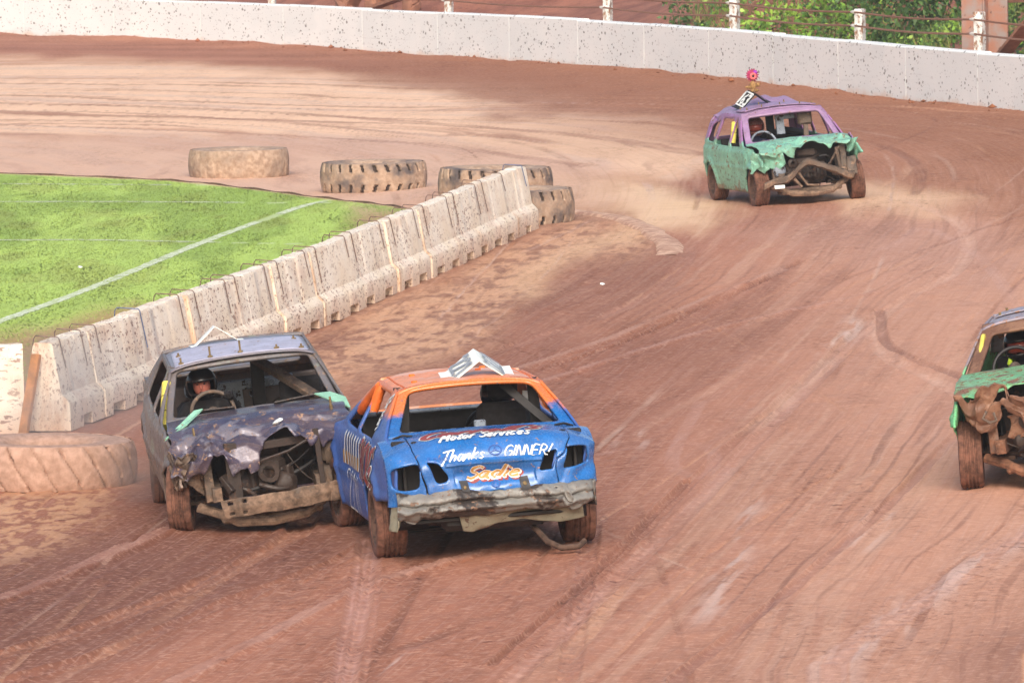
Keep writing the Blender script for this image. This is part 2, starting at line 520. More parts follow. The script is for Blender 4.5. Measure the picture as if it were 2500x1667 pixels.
MT['coral'] = simple('coral_felt', lin(226, 110, 110), .8, 0, .2, 30, .3)
MT['straw'] = simple('straw_yellow_felt', lin(150, 116, 72), .8, 0, .3, 30, .3)
MT['hivis'] = simple('lime_high_visibility_cloth', lin(190, 220, 50), .6, 0, .2, 20, .1)

MT['green_side'] = paint('green_flank_grey_pillars', lin(116, 208, 144), top=lin(140, 132, 140), zsplit=.97, zsoft=.03, mud=.42, mudcol=lin(150, 108, 84), splash=.6, rough=.5, low=.55)
# ------------------------------------------------------------------ lines on the ground
def curve(pts, n=200):
    """Catmull-Rom through 2-D or 3-D points, evenly resampled"""
    P = np.array([list(p)[:2] for p in pts], float)
    P = np.vstack([2 * P[0] - P[1], P, 2 * P[-1] - P[-2]])
    o = []
    for i in range(1, len(P) - 2):
        for t in np.linspace(0, 1, 30, endpoint=False):
            a, b, c, d = P[i - 1], P[i], P[i + 1], P[i + 2]
            o.append(.5 * (2 * b + (c - a) * t + (2 * a - 5 * b + 4 * c - d) * t * t + (3 * b - a - 3 * c + d) * t ** 3))
    o.append(P[-2]); o = np.array(o)
    L = np.r_[0, np.cumsum(np.hypot(*np.diff(o, axis=0).T))]
    s = np.linspace(0, L[-1], n)
    return np.stack([np.interp(s, L, o[:, 0]), np.interp(s, L, o[:, 1])], 1)

def pxcurve(px, n=120):
    return curve([at(*q) for q in px], n)

def sd_line(X, Y, C, chunk=60000):
    """arc length and signed distance of points to polyline C"""
    T = np.gradient(C, axis=0); T /= np.linalg.norm(T, axis=1)[:, None]
    L = np.r_[0, np.cumsum(np.hypot(*np.diff(C, axis=0).T))]
    s = np.empty(len(X)); d = np.empty(len(X))
    for i in range(0, len(X), chunk):
        dx = X[i:i + chunk, None].astype(np.float32) - C[None, :, 0].astype(np.float32)
        dy = Y[i:i + chunk, None].astype(np.float32) - C[None, :, 1].astype(np.float32)
        k = np.argmin(dx * dx + dy * dy, 1); a = np.arange(len(k))
        ux, uy = dx[a, k], dy[a, k]
        s[i:i + chunk] = L[k] + ux * T[k, 0] + uy * T[k, 1]
        d[i:i + chunk] = ux * T[k, 1] - uy * T[k, 0]
    return s, d

# wall foot, barrier foot and turf edge on the ground
WALLPX = [(0, 87), (480, 108), (1000, 132), (1250, 156), (1600, 186), (1900, 211), (2200, 238), (2500, 279)]
_wl = [at(*q) for q in WALLPX]
_wx = np.array([q.y for q in _wl]); _pf = np.polyfit(_wx, [q.x for q in _wl], 3)
_wy = np.linspace(_wx.max() + 26, _wx.min() - 20, 60)
_wxx = np.where(_wy > _wx.max(), np.polyval(_pf, _wx.max()) + np.polyval(np.polyder(_pf), _wx.max()) * (_wy - _wx.max()), np.where(_wy < _wx.min(), np.polyval(_pf, _wx.min()) + np.polyval(np.polyder(_pf), _wx.min()) * (_wy - _wx.min()), np.polyval(_pf, _wy)))
WALL = curve(list(zip(_wxx, _wy)), 300)
B0, B1 = at(178, 1054), at(1327, 557)
BD = (B1 - B0); BD.z = 0; BLEN = BD.length; BD.normalize()
BN = Vector((BD.y, -BD.x, 0))          # towards the track

FLOW = curve([(-40, 172), (-10.6, 152), (-3.2, 146.5), (2, 140), (5.2, 131), (6.6, 118), (6.3, 106), (4.9, 93), (2.77, 76.6), (0, 55), (-4, 30), (-14, -20)], 260)

ue = np.r_[-np.geomspace(.082, 3.5, 26)[::-1], np.linspace(-.08, .08, 760), np.geomspace(.082, 3.5, 26)]
ys = F * CAMH / (np.r_[np.arange(1730, 330, -2.6), np.arange(330, 60, -1.6)] + 550)
yr = np.r_[[-400, -100, 0, 20, 35, 44], ys, [200, 208, 220, 240, 280, 360, 500, 800, 1500, 3500]]
UU, YY = np.meshgrid(ue, yr, indexing='ij')
XX = UU * np.maximum(YY, 44)
NU, NY = UU.shape
X = XX.ravel(); Y = YY.ravel()
inner = (np.abs(UU.ravel()) < .081) & (Y > 45) & (Y < 200)
Z = gz(X, Y) * 1.0
s_f, d_f = sd_line(X, Y, FLOW)
s_w, d_w = sd_line(X, Y, WALL)
d_wall = np.abs(d_w)

def pmask(px, soft=.5, warp=1.2, seed=0, ky=8.0):
    """soft, ragged mask of a patch of ground whose outline is given in photo pixels"""
    W = [at(*q) for q in px]
    Q = [(p.x, p.y / ky) for p in W]
    lo = np.min(Q, 0) - 2; hi = np.max(Q, 0) + 2
    M = np.zeros(len(X)); k = np.nonzero((X > lo[0]) & (X < hi[0]) & (Y / ky > lo[1]) & (Y / ky < hi[1]))[0]
    x = X[k] + (f2(X[k] * 1.1, Y[k] / ky * 2.0, seed, 5) - .5) * warp
    y = Y[k] / ky + (f2(X[k] * 1.1 + 40, Y[k] / ky * 2.0 + 9, seed + 3, 5) - .5) * warp * .5
    dist = np.full(len(k), 1e9)
    for i in range(len(Q)):
        a, b = Q[i], Q[(i + 1) % len(Q)]
        ex, ey = b[0] - a[0], b[1] - a[1]
        t = np.clip(((x - a[0]) * ex + (y - a[1]) * ey) / (ex * ex + ey * ey + 1e-9), 0, 1)
        dist = np.minimum(dist, np.hypot(x - a[0] - ex * t, y - a[1] - ey * t))
    sg = np.where(inpoly(x, y, Q), dist, -dist)
    M[k] = sstep(-soft, soft, sg)
    return M

C = np.empty((len(X), 3))
def blend(c, msk):
    global C
    msk = np.clip(msk, 0, 1)[:, None]
    C = C * (1 - msk) + np.array(lin(*c)) * msk

wob = (f2(s_f * .05, d_f * .25, 2, 4) - .5) * 1.6
dw_ = d_f + wob
base_n = f2(dw_ * .8, s_f * .07, 3, 5)
C[:] = np.array(lin(168, 115, 97))
blend((146, 97, 80), sstep(.50, .70, base_n) * .6)
blend((188, 138, 118), sstep(.52, .28, base_n) * .6)
# pale, polished clay towards the outside of the bend
blend((206, 162, 146), sstep(-.5, 4.0, X - (Y - 60) * .06) * sstep(128, 102, Y) * .75)
# streaks left along the racing line
pat = sstep(.42, .62, f2(s_f * .045, dw_ * .35, 9, 4)); pat2 = sstep(.42, .6, f2(s_f * .06 + 30, dw_ * .5, 10, 4))
st1 = f2(dw_ * 2.6, s_f * .06, 11, 5); st2 = f2(dw_ * 7, s_f * .10, 12, 4); st3 = f2(dw_ * 17, s_f * .16, 13, 3)
trk = sstep(-6.5, -4, d_f) * sstep(9.5, 7.5, d_f)
blend((126, 82, 70), sstep(.54, .70, st1) * .45 * trk * (.3 + .7 * pat))
blend((203, 166, 152), sstep(.56, .74, st2) * .42 * trk * (.2 + .8 * pat2))
blend((118, 77, 66), sstep(.56, .76, st3) * .5 * trk * (.15 + .85 * pat))
# dry far straight
far = pmask([(-500, 128), (300, 150), (900, 182), (1300, 215), (1720, 290), (1780, 400), (1600, 440), (1300, 430), (900, 520), (-500, 440)], .5, .9, 5)
blend((241, 206, 178), far * .95)
dl_ = d_f + (f2(s_f * .09, d_f * .12, 23, 4) - .5) * 5
sf = f2(dl_ * .55, s_f * .05, 21, 6); sf2 = f2(dl_ * 1.7, s_f * .07, 22, 5)
blend((176, 124, 98), far * sstep(.56, .68, sf) * .6)
blend((150, 104, 86), far * sstep(.60, .72, sf2) * .6)
blend((216, 190, 176), far * sstep(.46, .34, sf2) * .6)
low = pmask([(-300, 330), (1000, 330), (1500, 400), (1450, 520), (1250, 540), (900, 520), (-300, 450)], .4, .6, 6)
blend((208, 172, 154), low * .75)
# brown loose dirt below the wall
blend((150, 99, 74), sstep(7.5, 5.0, d_wall + (f2(X * .5, Y * .12, 31, 4) - .5) * 6) * sstep(.30, .0, -(X + 3) / 30 + .1) * .85)
blend((158, 108, 82), sstep(13, 8.0, d_wall + (f2(X * .4, Y * .1, 32, 4) - .5) * 8) * sstep(-2, 4, X) * .7)
# light patches round the far bend
for k, (pl, c, a) in enumerate([
        ([(1420, 470), (1560, 430), (1760, 520), (1720, 565), (1560, 545)], (236, 204, 172), .9),
        ([(2020, 440), (2150, 460), (2350, 480), (2280, 520), (2050, 510)], (230, 194, 164), .9),
        ([(1300, 330), (1600, 345), (1720, 380), (1650, 410), (1420, 380)], (228, 192, 164), .8),
        ([(1300, 420), (1480, 440), (1560, 500), (1400, 510)], (222, 186, 160), .8),
        ([(1780, 560), (2000, 545), (2400, 560), (2480, 700), (2100, 640)], (182, 138, 118), .6)]):
    mk_ = pmask(pl, .35, 1.0, 40 + k); patch = mk_ if k == 0 else np.maximum(patch, mk_)
    blend(c, mk_ * a)
# apron between the barrier and the track
apron = pmask([(620, 860), (800, 800), (1120, 660), (1330, 556), (1420, 520), (1560, 560), (1622, 612), (1560, 640), (1440, 640), (1330, 680), (1280, 760), (1240, 830), (1000, 900), (800, 960)], .35, .9, 50)
ap_n = f2(X * 6, Y * 2.2, 51, 5)
blend((214, 172, 142), apron * .85)
blend((140, 96, 80), apron * sstep(.5, .62, ap_n) * .75)
blend((226, 190, 158), pmask([(1240, 700), (1290, 650), (1420, 590), (1560, 545), (1600, 580), (1480, 600), (1360, 650), (1290, 740)], .2, .4, 52) * .7)
blend((132, 88, 74), pmask([(1290, 740), (1330, 680), (1420, 640), (1560, 630), (1700, 600), (1680, 690), (1500, 760), (1300, 800)], .35, .9, 53) * .6)
blend((128, 84, 70), pmask([(300, 1010), (600, 880), (800, 800), (860, 830), (700, 960), (420, 1080)], .3, .6, 54) * .6)
blend((140, 94, 78), pmask([(860, 960), (1240, 800), (1500, 760), (1900, 720), (1600, 1000), (1460, 1300), (1300, 1000)], .5, 1.2, 55) * .55)
# lower left: churned, damp soil and a pale strip of clods
blend((118, 74, 60), pmask([(-200, 1420), (300, 1240), (520, 1180), (860, 1290), (760, 1400), (300, 1560), (-200, 1667)], .35, .9, 56) * .85)
blend((152, 100, 82), pmask([(-100, 1000), (400, 1000), (420, 1220), (120, 1300), (-100, 1390)], .3, .5, 57) * .9)
cl_n = f2(X * 11, Y * 5, 58, 4)
blend((206, 164, 134), pmask([(-100, 1200), (300, 1190), (215, 1280), (60, 1370), (-100, 1420)], .25, .5, 59) * sstep(.42, .56, cl_n) * .9)
blend((120, 78, 66), pmask([(2350, 1667), (2420, 1560), (2600, 1500), (2700, 1700)], .3, .6, 60) * .75)
# chalky dust streaks
for k, pl in enumerate([[(880, 1640), (980, 1590), (1010, 1600), (900, 1660)], [(1730, 1500), (1810, 1380), (1860, 1230), (1850, 1180), (1800, 1330), (1700, 1500)],
                        [(1980, 1640), (2200, 1500), (2500, 1290), (2500, 1320), (2230, 1520), (2000, 1660)], [(2050, 1330), (2160, 1230), (2180, 1260), (2090, 1340)],
                        [(2000, 860), (2080, 780), (2120, 800), (2040, 880)], [(1510, 1090), (1560, 1060), (1580, 1080), (1530, 1105)]]):
    blend((216, 200, 204), pmask(pl, .14, .3, 70 + k) * sstep(.52, .66, f2(dw_ * 9, s_f * .5, 80 + k, 4)) * .75)
# single tyre streaks, pale and dark, each with its own drift
rs = np.random.default_rng(17)
for q in range(230):
    s0_ = rs.uniform(s_f[inner].min(), s_f[inner].max()); L_ = rs.uniform(4, 26); d0_ = rs.uniform(-5.5, 8.5); dr = rs.normal(0, .05); cv = rs.normal(0, .0012)
    if rs.uniform() < .25: dr = rs.normal(0, .16)
    k = np.nonzero((np.abs(s_f - s0_) < L_ / 2) & inner & (np.abs(d_f - d0_) < 4))[0]
    if len(k) == 0: continue
    ds = s_f[k] - s0_; e_ = d_f[k] - (d0_ + dr * ds + cv * ds * ds)
    wd_ = rs.choice([.05, .07, .1, .16, .24], p=[.3, .25, .2, .15, .1])
    g = sstep(1.0, .55, np.abs(e_) / (wd_ / 2)) * sstep(L_ / 2, L_ / 2 - 2.5, np.abs(ds)) * (.35 + .65 * sstep(.35, .6, n2(s_f[k] * .9, e_ * 6 + q, 18)))
    if wd_ > .12 and rs.uniform() < .6: g = g * (.55 + .45 * (np.sin(s_f[k] * 24 + e_ * 22) > -.2))
    m_ = np.zeros(len(X)); m_[k] = g * rs.uniform(.25, .6) * trk[k]
    blend([(206, 166, 144), (122, 78, 62), (196, 150, 126), (128, 84, 68), (208, 184, 178)][rs.integers(0, 5)], m_)
    rel_q = rel_q if q else np.zeros(len(X)); rel_q[k] -= g * .012 * trk[k]
pale_ = np.clip(np.maximum(np.maximum(far, .8 * apron), patch), 0, 1)[:, None]
C *= np.array([1.0, .91, .75]) * (1 - pale_) + np.array([1.0, .95, .87]) * pale_
blend((122, 76, 58), pmask([(-200, 1400), (200, 1270), (520, 1170), (880, 1290), (820, 1400), (420, 1560), (-200, 1720)], .5, 1.1, 61) * .5)
# ---- lumps
rel = rel_q.copy()
rel += (f2(dw_ * 1.8, s_f * .08, 90, 4) - .5) * .05 * trk * (.3 + .7 * pat)
rel += (f2(dw_ * 6, s_f * .2, 91, 4) - .5) * .028 * trk * (.3 + .7 * pat2)
rel += (f2(X * 5, Y * 2.2, 95, 3) - .5) * .03 * sstep(.35, .65, f2(X * .5, Y * .1, 94, 3))
lump = f2(X * 2.6, Y * 1.3, 92, 4)
rel += (lump - .5) * (.02 + .07 * apron + .05 * sstep(.0, .3, C[:, 0] * -1 + .3))
rel += np.exp(-np.maximum(d_wall - .15, 0) / 1.0) * (.03 + .22 * np.maximum(0, f2(s_w * .35, d_wall * .6, 93, 5) - .35)) * (d_w < 3)
# tyre marks: (photo pixels, width m, colour, opacity, depth m, ribs)
MARKS = [
    ([(895, 1345), (880, 1450), (858, 1560), (832, 1690)], .22, (192, 146, 132), .85, .025, 4),
    ([(905, 1345), (902, 1450), (884, 1560), (862, 1690)], .20, (184, 136, 118), .5, .02, 3),
    ([(1440, 1310), (1430, 1400), (1410, 1520), (1390, 1640)], .2, (150, 104, 88), .55, .02, 3),
    ([(2240, 500), (2330, 540), (2365, 600), (2330, 665), (2230, 720), (2150, 775), (2138, 830), (2180, 880), (2290, 930), (2400, 1000)], .22, (218, 178, 156), .6, .02, 2),
    ([(2150, 770), (2160, 830), (2215, 870), (2320, 910)], .14, (130, 88, 74), .6, .02, 0),
    ([(1250, 925), (1480, 850), (1700, 760), (1860, 690), (1935, 650)], .13, (122, 80, 66), .6, .03, 0),
    ([(1260, 905), (1480, 830), (1700, 742), (1880, 672)], .16, (194, 150, 130), .55, -.025, 0),
    ([(1330, 930), (1560, 860), (1800, 790), (2050, 735)], .14, (190, 146, 130), .5, -.02, 0),
    ([(1300, 830), (1480, 770), (1620, 700), (1680, 620), (1660, 575)], .25, (170, 122, 102), .7, .02, 3),
    ([(1250, 1660), (1500, 1420), (1700, 1230), (1900, 1020), (2120, 800)], .2, (204, 164, 150), .45, .02, 2),
    ([(1400, 1470), (1560, 1310), (1760, 1110), (1960, 930), (2110, 790)], .12, (128, 84, 70), .28, .02, 0),
    ([(1250, 1580), (1450, 1400), (1580, 1270), (1650, 1200)], .1, (122, 80, 66), .55, .03, 0),
    ([(-60, 1490), (200, 1390), (430, 1290), (700, 1200)], .18, (176, 128, 110), .6, -.03, 0),
    ([(-60, 1620), (200, 1540), (480, 1430), (700, 1320), (740, 1270)], .3, (170, 118, 92), .7, .03, 3),
    ([(-60, 1680), (240, 1600), (560, 1470), (800, 1380), (900, 1330)], .22, (160, 110, 90), .5, .03, 2),
    ([(350, 1700), (640, 1560), (900, 1430), (1200, 1340)], .16, (190, 146, 128), .5, -.02, 0),
    ([(1640, 1660), (1980, 1400), (2240, 1160), (2420, 960), (2470, 850)], .14, (150, 106, 94), .5, .02, 0),
    ([(1700, 1000), (1640, 1130), (1720, 1160), (1740, 1100), (1640, 1080), (1460, 1110)], .16, (188, 144, 128), .4, .0, 0),
    ([(2500, 1300), (2320, 1420), (2080, 1580), (1950, 1690)], .3, (205, 172, 164), .4, .0, 2),
    ([(2180, 600), (2260, 560), (2400, 640), (2480, 760), (2500, 900)], .18, (200, 160, 146), .45, .0, 2),
    ([(-100, 250), (400, 262), (900, 290), (1400, 330), (1700, 375)], .5, (150, 102, 82), .6, .0, 0),
    ([(-100, 300), (500, 322), (1000, 350), (1400, 400)], .35, (160, 116, 98), .55, .0, 0),
    ([(-100, 268), (300, 276), (700, 300), (1050, 330)], .4, (156, 108, 88), .5, .0, 0),
]
for px, wd, c, op, dp, ribs in MARKS:
    Cc = pxcurve(px)
    k = np.nonzero((X > Cc[:, 0].min() - 1) & (X < Cc[:, 0].max() + 1) & (Y > Cc[:, 1].min() - 1) & (Y < Cc[:, 1].max() + 1) & inner)[0]
    if len(k) == 0: continue
    s_, d_ = sd_line(X[k], Y[k], Cc)
    g = sstep(1.0, .75, np.abs(d_) / (wd / 2))
    fade = sstep(.2, .5, f2(s_ * .5, d_ * 4, 100, 3)) * .6 + .4
    blend_m = np.zeros(len(X)); a = g * op * fade
    if ribs:
        rb = .5 + .5 * np.cos(d_ / (wd / ribs) * 2 * math.pi)
        a = a * (.45 + .55 * rb) * (.65 + .35 * (np.sin(s_ * 22 + d_ * 14) > -.3))
        rel[k] -= g * dp * (.5 + .5 * rb) - g * .012 * (np.sin(s_ * 18) > 0) * rb
    else:
        rel[k] -= g * dp
    rel[k] += sstep(.5, .0, np.abs(np.abs(d_) - wd / 2) / (wd * .6)) * abs(dp) * .5
    blend_m[k] = a
    blend(c, blend_m)

# ---- turf of the infield
TURF = [(-900, 415), (0, 424), (400, 441), (620, 463), (900, 497), (1010, 513), (1060, 560), (860, 660), (500, 800), (180, 905), (-40, 960), (-900, 1000)]
turf = pmask(TURF, .04, .06, 110)
bald = np.maximum(pmask([(850, 500), (1020, 510), (1060, 560), (880, 560)], .3, .7, 111), pmask([(-200, 850), (100, 800), (330, 740), (400, 800), (100, 960), (-200, 990)], .25, .5, 112))
bald = np.maximum(bald, .8 * pmask([(240, 745), (420, 735), (500, 760), (300, 790)], .2, .5, 113) * .7)
gn = f2(X * .7, Y * .12, 114, 4); gn2 = f2(X * 6, Y * 1.2, 115, 3)
Cg = np.array(lin(156, 184, 86)) * (1 - sstep(.35, .68, gn)[:, None]) + np.array(lin(172, 198, 98)) * sstep(.4, .62, gn)[:, None]
Cg = Cg * (.9 + .2 * gn2[:, None])
wear = sstep(.56, .7, f2(X * 1.4, Y * .3, 116, 4)) * sstep(20, 0, Y - 100 + X * 2)
Cg = Cg * (1 - .25 * wear[:, None]) + np.array(lin(140, 126, 70)) * .25 * wear[:, None]
gm = turf * (1 - bald * .75)
rel = rel * (1 - turf)
LINES = [([(-60, 805), (200, 712), (500, 590), (720, 510), (790, 492)], .13), ([(-60, 587), (200, 586), (380, 589), (530, 592)], .1), ([(-60, 493), (300, 493), (590, 495)], .1), ([(-60, 449), (420, 452)], .08)]
line = np.zeros(len(X))
LC = []
for px, wd in LINES:
    Cc = pxcurve(px, 160); LC.append((Cc, wd))
    s_, d_ = sd_line(X, Y, Cc)
    wob = (f2(s_ * 2, d_ * 0 + wd, 117, 3) - .5) * .06
    line = np.maximum(line, sstep(wd * .75, wd * .5, np.abs(d_ + wob)) * sstep(.22, .42, f2(s_ * 3 + 50 * wd, d_ * 8, 118, 4)))
line *= turf * inner
C = C * (1 - gm[:, None]) + Cg * gm[:, None]
C = C * (1 - .75 * line[:, None]) + np.array(lin(190, 204, 150)) * .75 * line[:, None]
Z = Z + rel * inner
V = np.stack([X, Y, Z], 1)
I = np.arange(NU * NY).reshape(NU, NY)
Fq = np.stack([I[:-1, :-1].ravel(), I[1:, :-1].ravel(), I[1:, 1:].ravel(), I[:-1, 1:].ravel()], 1)
me = npmesh('ground', V, Fq)
# soil colour with the fine grain of clods, streaked along the racing line
vcol(me, 'soil', C)
vcol(me, 'flow', np.stack([s_f, d_f, trk * (1 - turf)], 1))
vcol(me, 'turf', np.stack([gm, line, apron], 1))
t = NT('packed_clay_ground')
soil = t.attr('soil'); flow = t.attr('flow', 'Vector'); tf = t.z(t.attr('turf', 'Vector'))
geo = t.n('ShaderNodeNewGeometry').outputs['Position']
g1 = t.noise(geo, 14, 5, .65); g2 = t.noise(geo, 3.2, 6, .62); g3 = t.noise(geo, 60, 3, .6)
fl = t.z(flow)
fs = t.n('ShaderNodeCombineXYZ'); t.set(fs.inputs[0], t.math('MULTIPLY', fl[0], .16)); t.set(fs.inputs[1], t.math('MULTIPLY', fl[1], 13.0))
sk = t.noise(fs.outputs[0], 1.0, 5, .6)
fs2 = t.n('ShaderNodeCombineXYZ'); t.set(fs2.inputs[0], t.math('MULTIPLY', fl[0], .35)); t.set(fs2.inputs[1], t.math('MULTIPLY', fl[1], 34.0))
sk2 = t.noise(fs2.outputs[0], 1.0, 3, .6)
g4 = t.noise(t.map(geo, (1, .7, 1), (0, 0, .2)), 7, 6, .68)
mask = t.step(t.math('ADD', t.noise(t.map(geo, (1, .25, 1)), .9, 5), t.math('MULTIPLY', tf[2], .35)), .43, .66)
c = t.mix(t.math('MULTIPLY', t.step(sk, .5, .72), t.math('MULTIPLY', fl[2], .30)), soil, t.mix(1.0, soil, (.66, .60, .58), 'MULTIPLY'))
c = t.mix(t.math('MULTIPLY', t.step(sk2, .54, .70), t.math('MULTIPLY', fl[2], .28)), c, t.mix(.55, c, lin(216, 182, 166)))
c = t.mix(t.math('MULTIPLY', t.step(g4, .50, .62), t.fmix(mask, .05, .48)), c, t.mix(1.0, c, (.66, .57, .53), 'MULTIPLY'))
c = t.mix(t.math('MULTIPLY', t.step(g1, .52, .64), t.fmix(mask, .06, .42)), c, t.mix(1.0, c, (.60, .52, .49), 'MULTIPLY'))
c = t.mix(t.math('MULTIPLY', t.step(g1, .50, .36), .55), c, t.mix(.5, c, lin(226, 182, 158)))
c = t.mix(t.math('MULTIPLY', t.step(g2, .52, .66), .3), c, t.mix(1.0, c, (.76, .70, .68), 'MULTIPLY'))
c = t.mix(t.math('MULTIPLY', t.step(g3, .48, .68), .28), c, t.mix(1.0, c, (.70, .66, .64), 'MULTIPLY'))
sk_ = t.math('MAXIMUM', t.specks(t.map(geo, (1, .8, 1)), 7, .34), t.specks(t.map(geo, (1, .8, 1), loc=(3, 3, 3)), 15, .36))
c = t.mix(t.math('MULTIPLY', sk_, t.fmix(mask, .10, .75)), c, t.mix(1.0, c, (.50, .42, .40), 'MULTIPLY'))
grassy = tf[0]
c = t.mix(grassy, c, soil)
h = t.math('ADD', t.math('MULTIPLY', g1, .6), t.math('ADD', t.math('MULTIPLY', g4, 1.0), t.math('MULTIPLY', sk, .4)))
t.bump(t.math('MULTIPLY', t.math('ADD', h, t.math('MULTIPLY', sk_, .5)), t.math('MULTIPLY', t.fmix(mask, .25, 1.0), t.math('SUBTRACT', 1.0, grassy))), .6, .05)
rough = t.fmix(t.step(sk, .3, .6), .72, .92)
MT['ground'] = t.fin(c, rough, 0, .3)
ground = link('ground', me, MT['ground'], None, None, smooth=0)
me.polygons.foreach_set('use_smooth', np.ones(len(me.polygons), bool))
tag(ground, 'red clay track surface with tyre ruts, pale dry streaks and a green infield', kind='structure')

# height lookup of the finished ground for things that lie on it
_uinv = np.arange(NU); _yinv = np.arange(NY)
def gtop(x, y):
    u = x / max(y, 44)
    i = np.interp(u, ue, _uinv); j = np.interp(y, yr, _yinv)
    i0, j0 = int(i), int(j); i1, j1 = min(i0 + 1, NU - 1), min(j0 + 1, NY - 1)
    fi, fj = i - i0, j - j0
    G = Z.reshape(NU, NY)
    return G[i0, j0] * (1 - fi) * (1 - fj) + G[i1, j0] * fi * (1 - fj) + G[i0, j1] * (1 - fi) * fj + G[i1, j1] * fi * fj
def gtopv(x, y):
    i = np.interp(x / np.maximum(y, 44), ue, _uinv); j = np.interp(y, yr, _yinv)
    return Z.reshape(NU, NY)[np.rint(i).astype(int), np.rint(j).astype(int)]
def fieldv(A, x, y):
    i = np.interp(x / np.maximum(y, 44), ue, _uinv); j = np.interp(y, yr, _yinv)
    return A.reshape(NU, NY)[np.rint(i).astype(int), np.rint(j).astype(int)]

# ---- grass blades, stuff
gpoly = [at(*q) for q in [(-60, 426), (400, 442), (620, 464), (900, 498), (1010, 514), (1060, 560), (860, 655), (500, 795), (180, 900), (-60, 955)]]
gp = [(p.x, p.y) for p in gpoly]
lo = np.min(gp, 0); hi = np.max(gp, 0)
N = 330000
gx = rng.uniform(lo[0], hi[0], N); gy = lo[1] + (hi[1] - lo[1]) * rng.uniform(0, 1, N) ** 1.25
k = inpoly(gx, gy, gp) & (np.abs(gx) / gy < .073); gx, gy = gx[k], gy[k]
dens = fieldv(gm, gx, gy)
k = rng.uniform(0, 1, len(gx)) < np.clip(dens * 1.3 - .15, 0, 1); gx, gy = gx[k][:110000], gy[k][:110000]
k = fieldv(line, gx, gy) < .15; gx, gy = gx[k], gy[k]
n = len(gx); gh = rng.uniform(.007, .019, n) * (.7 + .6 * n2(gx * 3, gy * .6, 5)); gw = rng.uniform(.008, .018, n); ga = rng.uniform(0, 6.28, n)
zz = gtopv(gx, gy) - .004
lx = rng.normal(0, .015, n); ly = rng.normal(0, .015, n)
Vg = np.empty((n, 3, 3))
Vg[:, 0] = np.stack([gx + np.cos(ga) * gw, gy + np.sin(ga) * gw, zz], 1)
Vg[:, 1] = np.stack([gx - np.cos(ga) * gw, gy - np.sin(ga) * gw, zz], 1)
Vg[:, 2] = np.stack([gx + lx, gy + ly, zz + gh], 1)
me = npmesh('grass', Vg.reshape(-1, 3), np.arange(3 * n).reshape(n, 3))
gc = fieldv(np.arange(len(X)), gx, gy)
cc = Cg[gc] * rng.uniform(.86, 1.12, (n, 1))
ln = line[gc]
for Cc, wd in LC:
    pass
isl = rng.uniform(0, 1, n) < ln * .9
cc[isl] = np.array(lin(206, 214, 190)) * rng.uniform(.7, 1.05, (isl.sum(), 1))
vcol(me, 'tint', np.repeat(cc, 3, 0))
t = NT('short_turf_grass'); upn = t.n('ShaderNodeCombineXYZ'); upn.inputs[2].default_value = 1.0; upn.inputs[1].default_value = -.15; t.t.links.new(upn.outputs[0], t.b.inputs['Normal'])
MT['grass'] = t.fin(t.attr('tint'), .7, 0, .2)
tag(link('grass', me, MT['grass'], None, None, smooth=0), 'short bright green turf of the infield', 'grass', kind='stuff')

# white pitch lines: thin sheets of paint lying in the turf
for q, (Cc, wd) in enumerate(LC):
    mb = MB()
    L = np.r_[0, np.cumsum(np.hypot(*np.diff(Cc, axis=0).T))]
    n_ = int(L[-1] / .18)
    s_ = np.linspace(0, L[-1], n_)
    cx = np.interp(s_, L, Cc[:, 0]); cy = np.interp(s_, L, Cc[:, 1])
    tx = np.gradient(cx); ty = np.gradient(cy); ll = np.hypot(tx, ty); tx /= ll; ty /= ll
    rr = n2(s_ * 1.1, s_ * 0 + q * 7.7, 33)
    for i in range(n_ - 1):
        if abs(cx[i]) / cy[i] > .09 or (rr[i] < .12): continue
        hw = wd * (.52 + .2 * n2(np.array([s_[i] * 4]), np.array([q]), 44)[0])
        hw2 = wd * (.52 + .2 * n2(np.array([s_[i + 1] * 4]), np.array([q]), 44)[0])
        a = [(cx[i] + ty[i] * hw, cy[i] - tx[i] * hw), (cx[i] - ty[i] * hw, cy[i] + tx[i] * hw), (cx[i + 1] - ty[i + 1] * hw2, cy[i + 1] + tx[i + 1] * hw2), (cx[i + 1] + ty[i + 1] * hw2, cy[i + 1] - tx[i + 1] * hw2)]
        mb.add([(p[0], p[1], gtop(p[0], p[1]) + .005) for p in a], [(0, 1, 2, 3)])
    if mb.f:
        if 'chalk' not in MT:
            t = NT('pitch_line_chalk'); f = t.noise(t.obj, 9, 5, .7)
            MT['chalk'] = t.fin(t.mix(t.step(f, .40, .58), lin(168, 186, 112), lin(220, 226, 206)), .9)
        tag(mb.build('pitch_line', MT['chalk']), ['long slanting white pitch line painted on the turf', 'white pitch line across the turf meeting the slanting line', 'thin white pitch line across the turf near the tyres', 'faint white pitch line beside the far turf edge'][q], kind='structure')

